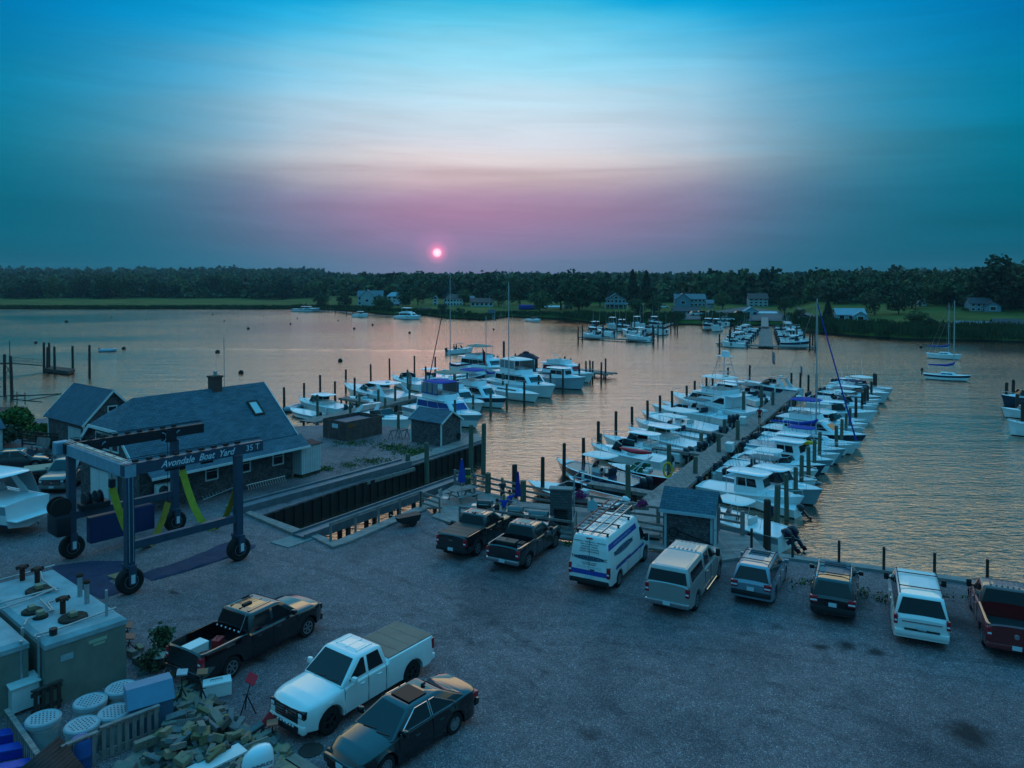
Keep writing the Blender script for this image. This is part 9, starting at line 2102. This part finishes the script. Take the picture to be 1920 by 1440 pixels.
cp0 = house('open shelter with flat white roof beside the pale blue hut', 1442, 589, 34, 6, m_hw['grey'], m_hr['white'], floors=1, wins=3, depth=6, name='boat_shelter', cat='shelter')
house('pale blue cottage with two white gables on the right bank', 1604, 601, 50, 24, m_hw['aqua'], m_hr['aqua'], floors=1, wins=3, wing=(0.05, 26, 19, 0), gable_front=False)
house('dark hilltop house with white framed windows under the huge trees', 1850, 583, 36, 26, m_hw['blue'], m_hr['dark'], wins=4, wing=(0.2, 26, 20, 0))
house('long low dark shed with pale roof on the right-hand meadow', 1836, 614, 60, 13, m_hw['grey'], m_hr['grey'], floors=1, wins=6, depth=5, name='meadow_shed', cat='shed')
house('shed with row of white framed windows at the right edge', 1900, 618, 44, 21, m_hw['grey'], m_hr['dark'], floors=2, wins=4, depth=6, name='window_shed', cat='shed')
house('white house half hidden in trees behind the right-hand meadow', 1737, 575, 14, 13, m_hw['white'], m_hr['grey'], wins=2, gable_front=True)
house('second white house in the trees, nearer the huge trees', 1808, 572, 20, 14, m_hw['white'], m_hr['grey'], wins=3)
for px, py, w, h, lab in ((417, 556, 16, 9, 'white house peeping out of the wood behind the marsh'), (500, 540, 8, 5, 'tiny white gable higher in the wood behind the marsh'), (170, 556, 10, 5, 'pale roof at the wood edge behind the marsh'), (246, 554, 12, 6, 'dim pale house at the wood edge, left of the white one')): house(lab, px, py, w, h + 4, m_hw['white'], m_hr['grey'], floors=1, wins=2, depth=7)
tag(MB().rbox(-4.5, -1.5, 0, 4.5, 1.5, 1.9, 0.4).build('tarp_covered_boat', m_cblue), 'blue tarpaulin covered boat at the back of the far lawn', 'covered boat'); bpy.data.objects['tarp_covered_boat'].location = G(992, 580)
m_asph = M('far_asphalt', (0.10, 0.105, 0.11), 0.9, var=0.2, vs=0.3)
for nm, poly in (('far_parking_lot', [(1190, 594), (1240, 588), (1340, 586), (1395, 577), (1462, 585), (1480, 604), (1400, 603), (1330, 601), (1250, 604), (1185, 603)]), ('boat_ramp_ground', [(1450, 590), (1482, 592), (1492, 607), (1450, 610)]), ('far_road', [(1494, 577), (1498, 577), (1506, 592), (1540, 602), (1524, 604), (1500, 597)])):
 pts = [G(x, y) for x, y in poly]; c_ = sum(pts, Vector()) / len(pts); b = MB(); n = len(pts); dense = []
 for i in range(n):
  for k in range(6): dense.append(pts[i] + (pts[(i + 1) % n] - pts[i]) * (k / 6))
 rings = []
 for j in range(7):
  f = 1 - j / 6.0 * 0.999; ring = []
  for p in dense:
   q = c_ + (p - c_) * f; ppx = CX + F * q.x / q.y; tt = q.y - shoreY(ppx); q.z = ground_h(ppx, tt) + 0.30; ring.append(q)
  rings.append(ring)
 b.loft(rings, closed=True); struct(b.build(nm, m_asph))
def mini_car(m):
 t = thing('parked_car', 'x', 'car'); b = MB(); b.vprism([(-2.2, 0.35), (2.2, 0.35), (2.25, 0.75), (1.1, 0.95), (-2.1, 1.0), (-2.2, 0.8)], -0.88, 0.88); b.build('body', m, t)
 MB().vprism([(-2.0, 1.0), (1.0, 0.95), (0.3, 1.45), (-1.6, 1.5)], -0.75, 0.75).build('cabin', m_glass, t); MB().box(-1.5, -0.70, 1.5, 0.25, 0.70, 1.54).build('roof', m, t)
 for x in (-1.35, 1.35):
  for s in (1, -1): MB().lathe([(0.32, -0.1), (0.34, 0), (0.32, 0.1)], 14, (x, s * 0.82, 0.34), 'y').build('wheel', m_tyre, t)
 return t
cars_ = [mini_car(pn_white), mini_car(pn_black), mini_car(pn_blue)]; us_ = set()
for i, (px, py, k, rz, lab) in enumerate(((1244, 579, 0, 0, 'white car parked by the track left of the large blue house'), (1318, 592, 2, 10, 'blue-grey car in front of the long boat shop'), (1337, 592, 1, 10, 'dark car right of the blue-grey one in the far lot'), (1353, 596, 1, 5, 'dark low car in the middle of the far lot'), (1374, 596, 0, 0, 'white car in the middle of the far lot'), (1388, 593, 1, 8, 'dark car left of the pale blue hut'), (1364, 603, 0, 4, 'white car at the front edge of the far lot'), (1510, 601, 2, -20, 'pale car on the road right of the boat ramp'), (1222, 594, 2, 0, 'blue-grey car by the path left of the boat shop'), (1305, 593, 0, 10, 'white car at the corner of the long boat shop'))):
 g = G(px, py); g.z += 0.3; o = cars_[k] if k not in us_ else dup(cars_[k], g, R(rz), lab); us_.add(k); o.location = g; o.rotation_euler = (0, 0, R(rz)); o['label'] = lab
# ------------------------------------------------------------------ far docks with boats
def far_dock(label, pts, w, z=-0.9): return dock('far_float', label, pts, w, z=z, pw=14.0, th=0.3)
far_dock('outer float of the left far dock', [(1086, 631), (1180, 636), (1228, 637)], 2.2); far_dock('walkway of the left far dock towards the bank', [(1200, 630), (1262, 604)], 1.8)
far_dock('outer float of the right far dock', [(1346, 643), (1436, 648), (1532, 650)], 2.4); far_dock('wide pale walkway of the right far dock', [(1436, 648), (1434, 612)], 3.2); far_dock('small landing between the two far docks', [(1322, 617), (1350, 612)], 2.0)
tag(MB().bar(G(1434, 598) + Vector((0, 0, 0.5)), P(1434, 613, -0.4), 2.2, 0.2).build('dock_ramp', m_plank), 'pale ramp joining the right far dock to the bank', 'ramp')
random.seed(5)
def far_boat(kind, label, bow, stern, grp, **kw): return make_boat(kind, label, bow, stern, group=grp, **kw)
fp_ = {'cc': make_boat('cc', 'x', (1100, 626), (1130, 628), eng=1, fb=0.8, top=m_gel), 'bow': make_boat('bow', 'x', (1100, 626), (1130, 628), eng=1, fb=0.8), 'walk': make_boat('walk', 'x', (1100, 626), (1130, 628), eng=1, fb=0.9, top=m_gel)}
fpL = {k: v for k, v in zip(('cc', 'bow', 'walk'), [b_[1] for b_ in ALLB[-3:]])}
def put_far(k, bow, stern, label, grp, first=set()):
 a, b = P(*bow, WZ + 1), P(*stern, WZ + 1); d = a - b; c = (a + b) / 2; s = min(7.5, max(5.5, d.length)) / fpL[k]; rz = math.atan2(d.y, d.x)
 if k not in first: first.add(k); o = fp_[k]; o.location = (c.x, c.y, WZ); o.rotation_euler = (0, 0, rz); o.scale = (s, s, s); o['label'] = label; o['group'] = grp
 else: dup(fp_[k], (c.x, c.y, WZ), rz, label, grp, s)
GA, LA_ = 'boats at the left far dock', 'white motor boat berthed at the left one of the two far docks'
for i, (b, s) in enumerate((((1092, 627), (1128, 629)), ((1120, 622), (1150, 625)), ((1100, 620), (1130, 617)), ((1172, 632), (1222, 634)), ((1165, 622), (1205, 625)), ((1150, 616), (1180, 612)), ((1178, 611), (1208, 608)), ((1196, 618), (1238, 620)), ((1212, 609), (1240, 606)), ((1135, 613), (1160, 610)), ((1225, 625), (1255, 618)))): put_far(('cc', 'bow', 'walk')[i % 3], b, s, LA_, GA)
GB, LB_ = 'boats left of the wide far walkway', 'white motor boat berthed left of the wide pale walkway of the right far dock'
for i in range(7): y = 645 - i * 4.3; put_far(('bow', 'cc', 'walk')[i % 3], (1352 + i * 5, y - 3), (1398 + i * 4, y - 1), LB_, GB)
GC, LC_ = 'boats right of the wide far walkway', 'white motor boat berthed right of the wide pale walkway of the right far dock'
for i in range(7): y = 647 - i * 4.3; put_far(('walk', 'bow', 'cc')[i % 3], (1518 - i * 3, y - 2), (1464 - i * 1.5, y - 4), LC_, GC)
for i, (b, s) in enumerate((((1316, 613), (1338, 610)), ((1333, 617), (1352, 613)), ((1345, 608), (1362, 606)))): put_far(('walk', 'cc', 'bow')[i], b, s, 'white motor boat at the small landing between the two far docks', 'boats at the small landing')
for lst, lab, grp in (([(1084, 612), (1092, 609), (1118, 600), (1131, 606), (1157, 598), (1167, 597), (1184, 596), (1190, 597), (1205, 590), (1224, 609), (1234, 609), (1243, 610), (1258, 598), (1266, 598), (1270, 600), (1226, 613), (1264, 590)], 'slim pale-capped piling at the left one of the far docks', 'pilings of the left far dock'),
                      ([(1349, 626), (1368, 618), (1370, 613), (1377, 607), (1483, 610), (1494, 612), (1507, 616), (1509, 614), (1524, 619), (1519, 622), (1528, 624)], 'slim pale-capped piling at the right one of the far docks', 'pilings of the right far dock'), ([(596, 566), (604, 567), (615, 568), (628, 570), (650, 573), (660, 575), (562, 568), (574, 568)], 'thin dark post of the jetties at the end of the marsh', 'posts of the marsh jetties')):
 for px, yt in lst: pile(px, yt, zt=2.6 if grp[-5:] != 'ties' else 2.4, label=lab, group=grp, r=0.18, kind='d')
dock('low_jetty', 'low dark jetty at the end of the marsh', [(548, 580), (640, 584), (668, 588)], 2.0, z=-0.8, pw=16); dock('low_jetty', 'dark jetty with ramp below the two-gabled house', [(668, 590), (740, 592), (780, 594)], 2.0, z=-0.8, pw=16)
tag(MB().tube([G(1029, 560) , G(1029, 560) + Vector((0, 0, 9))], 0.12, 6).build('utility_pole', m_pile), 'utility pole above the right side of the far lawn', 'pole') if False else None
for px, py, h, lab in ((918, 580, 26, 'thin flagpole on the far lawn'), (1717, 585, 40, 'tall bare pole among the trees above the right-hand meadow'), (1328, 600, 26, 'flagpole beside the boat shop'), (1206, 600, 30, 'mast-like pole at the left far dock')):
 g = G(px, py); tag(MB().tube([g - Vector((0, 0, 0.5)), g + Vector((0, 0, h / F * g.y))], 0.14, 6, r2=0.08).build('tall_pole', m_galv if h < 35 else m_pile), lab, 'pole')
wk = MB(); rings = []
for i in range(60):
 f = i / 59; px = 838 - f * 860; y_ = 657 + f * -6 + 0.5 * math.sin(i * 0.9); p = P(px, y_, WZ); h = 0.10 * (1 - 0.6 * f) * (0.6 + 0.4 * math.sin(i * 1.7)); w = 0.8 + 1.2 * f
 rings.append([p + Vector((0, -w, -0.005)), p + Vector((0, -w * 0.4, h * 0.6)), p + Vector((0, 0, h)), p + Vector((0, w * 0.4, h * 0.6)), p + Vector((0, w, -0.005))])
wk.loft(rings); struct(wk.build('water_wake', m_water, smooth=80))
# ------------------------------------------------------------------ evening haze over the river
hz = MB().box(-2480, -55, -6, 2480, 2480, 60).build('haze')
hm = bpy.data.materials.new('haze_air'); hm.use_nodes = True; hn = hm.node_tree; hn.nodes.clear()
ho = hn.nodes.new('ShaderNodeOutputMaterial'); hv = hn.nodes.new('ShaderNodeVolumePrincipled'); hv.inputs['Color'].default_value = (0.62, 0.78, 0.86, 1); hv.inputs['Density'].default_value = 0.00013
hn.links.new(hv.outputs[0], ho.inputs['Volume']); hz.data.materials.append(hm); hz['kind'] = 'stuff'; hz['label'] = 'thin evening haze over the river'
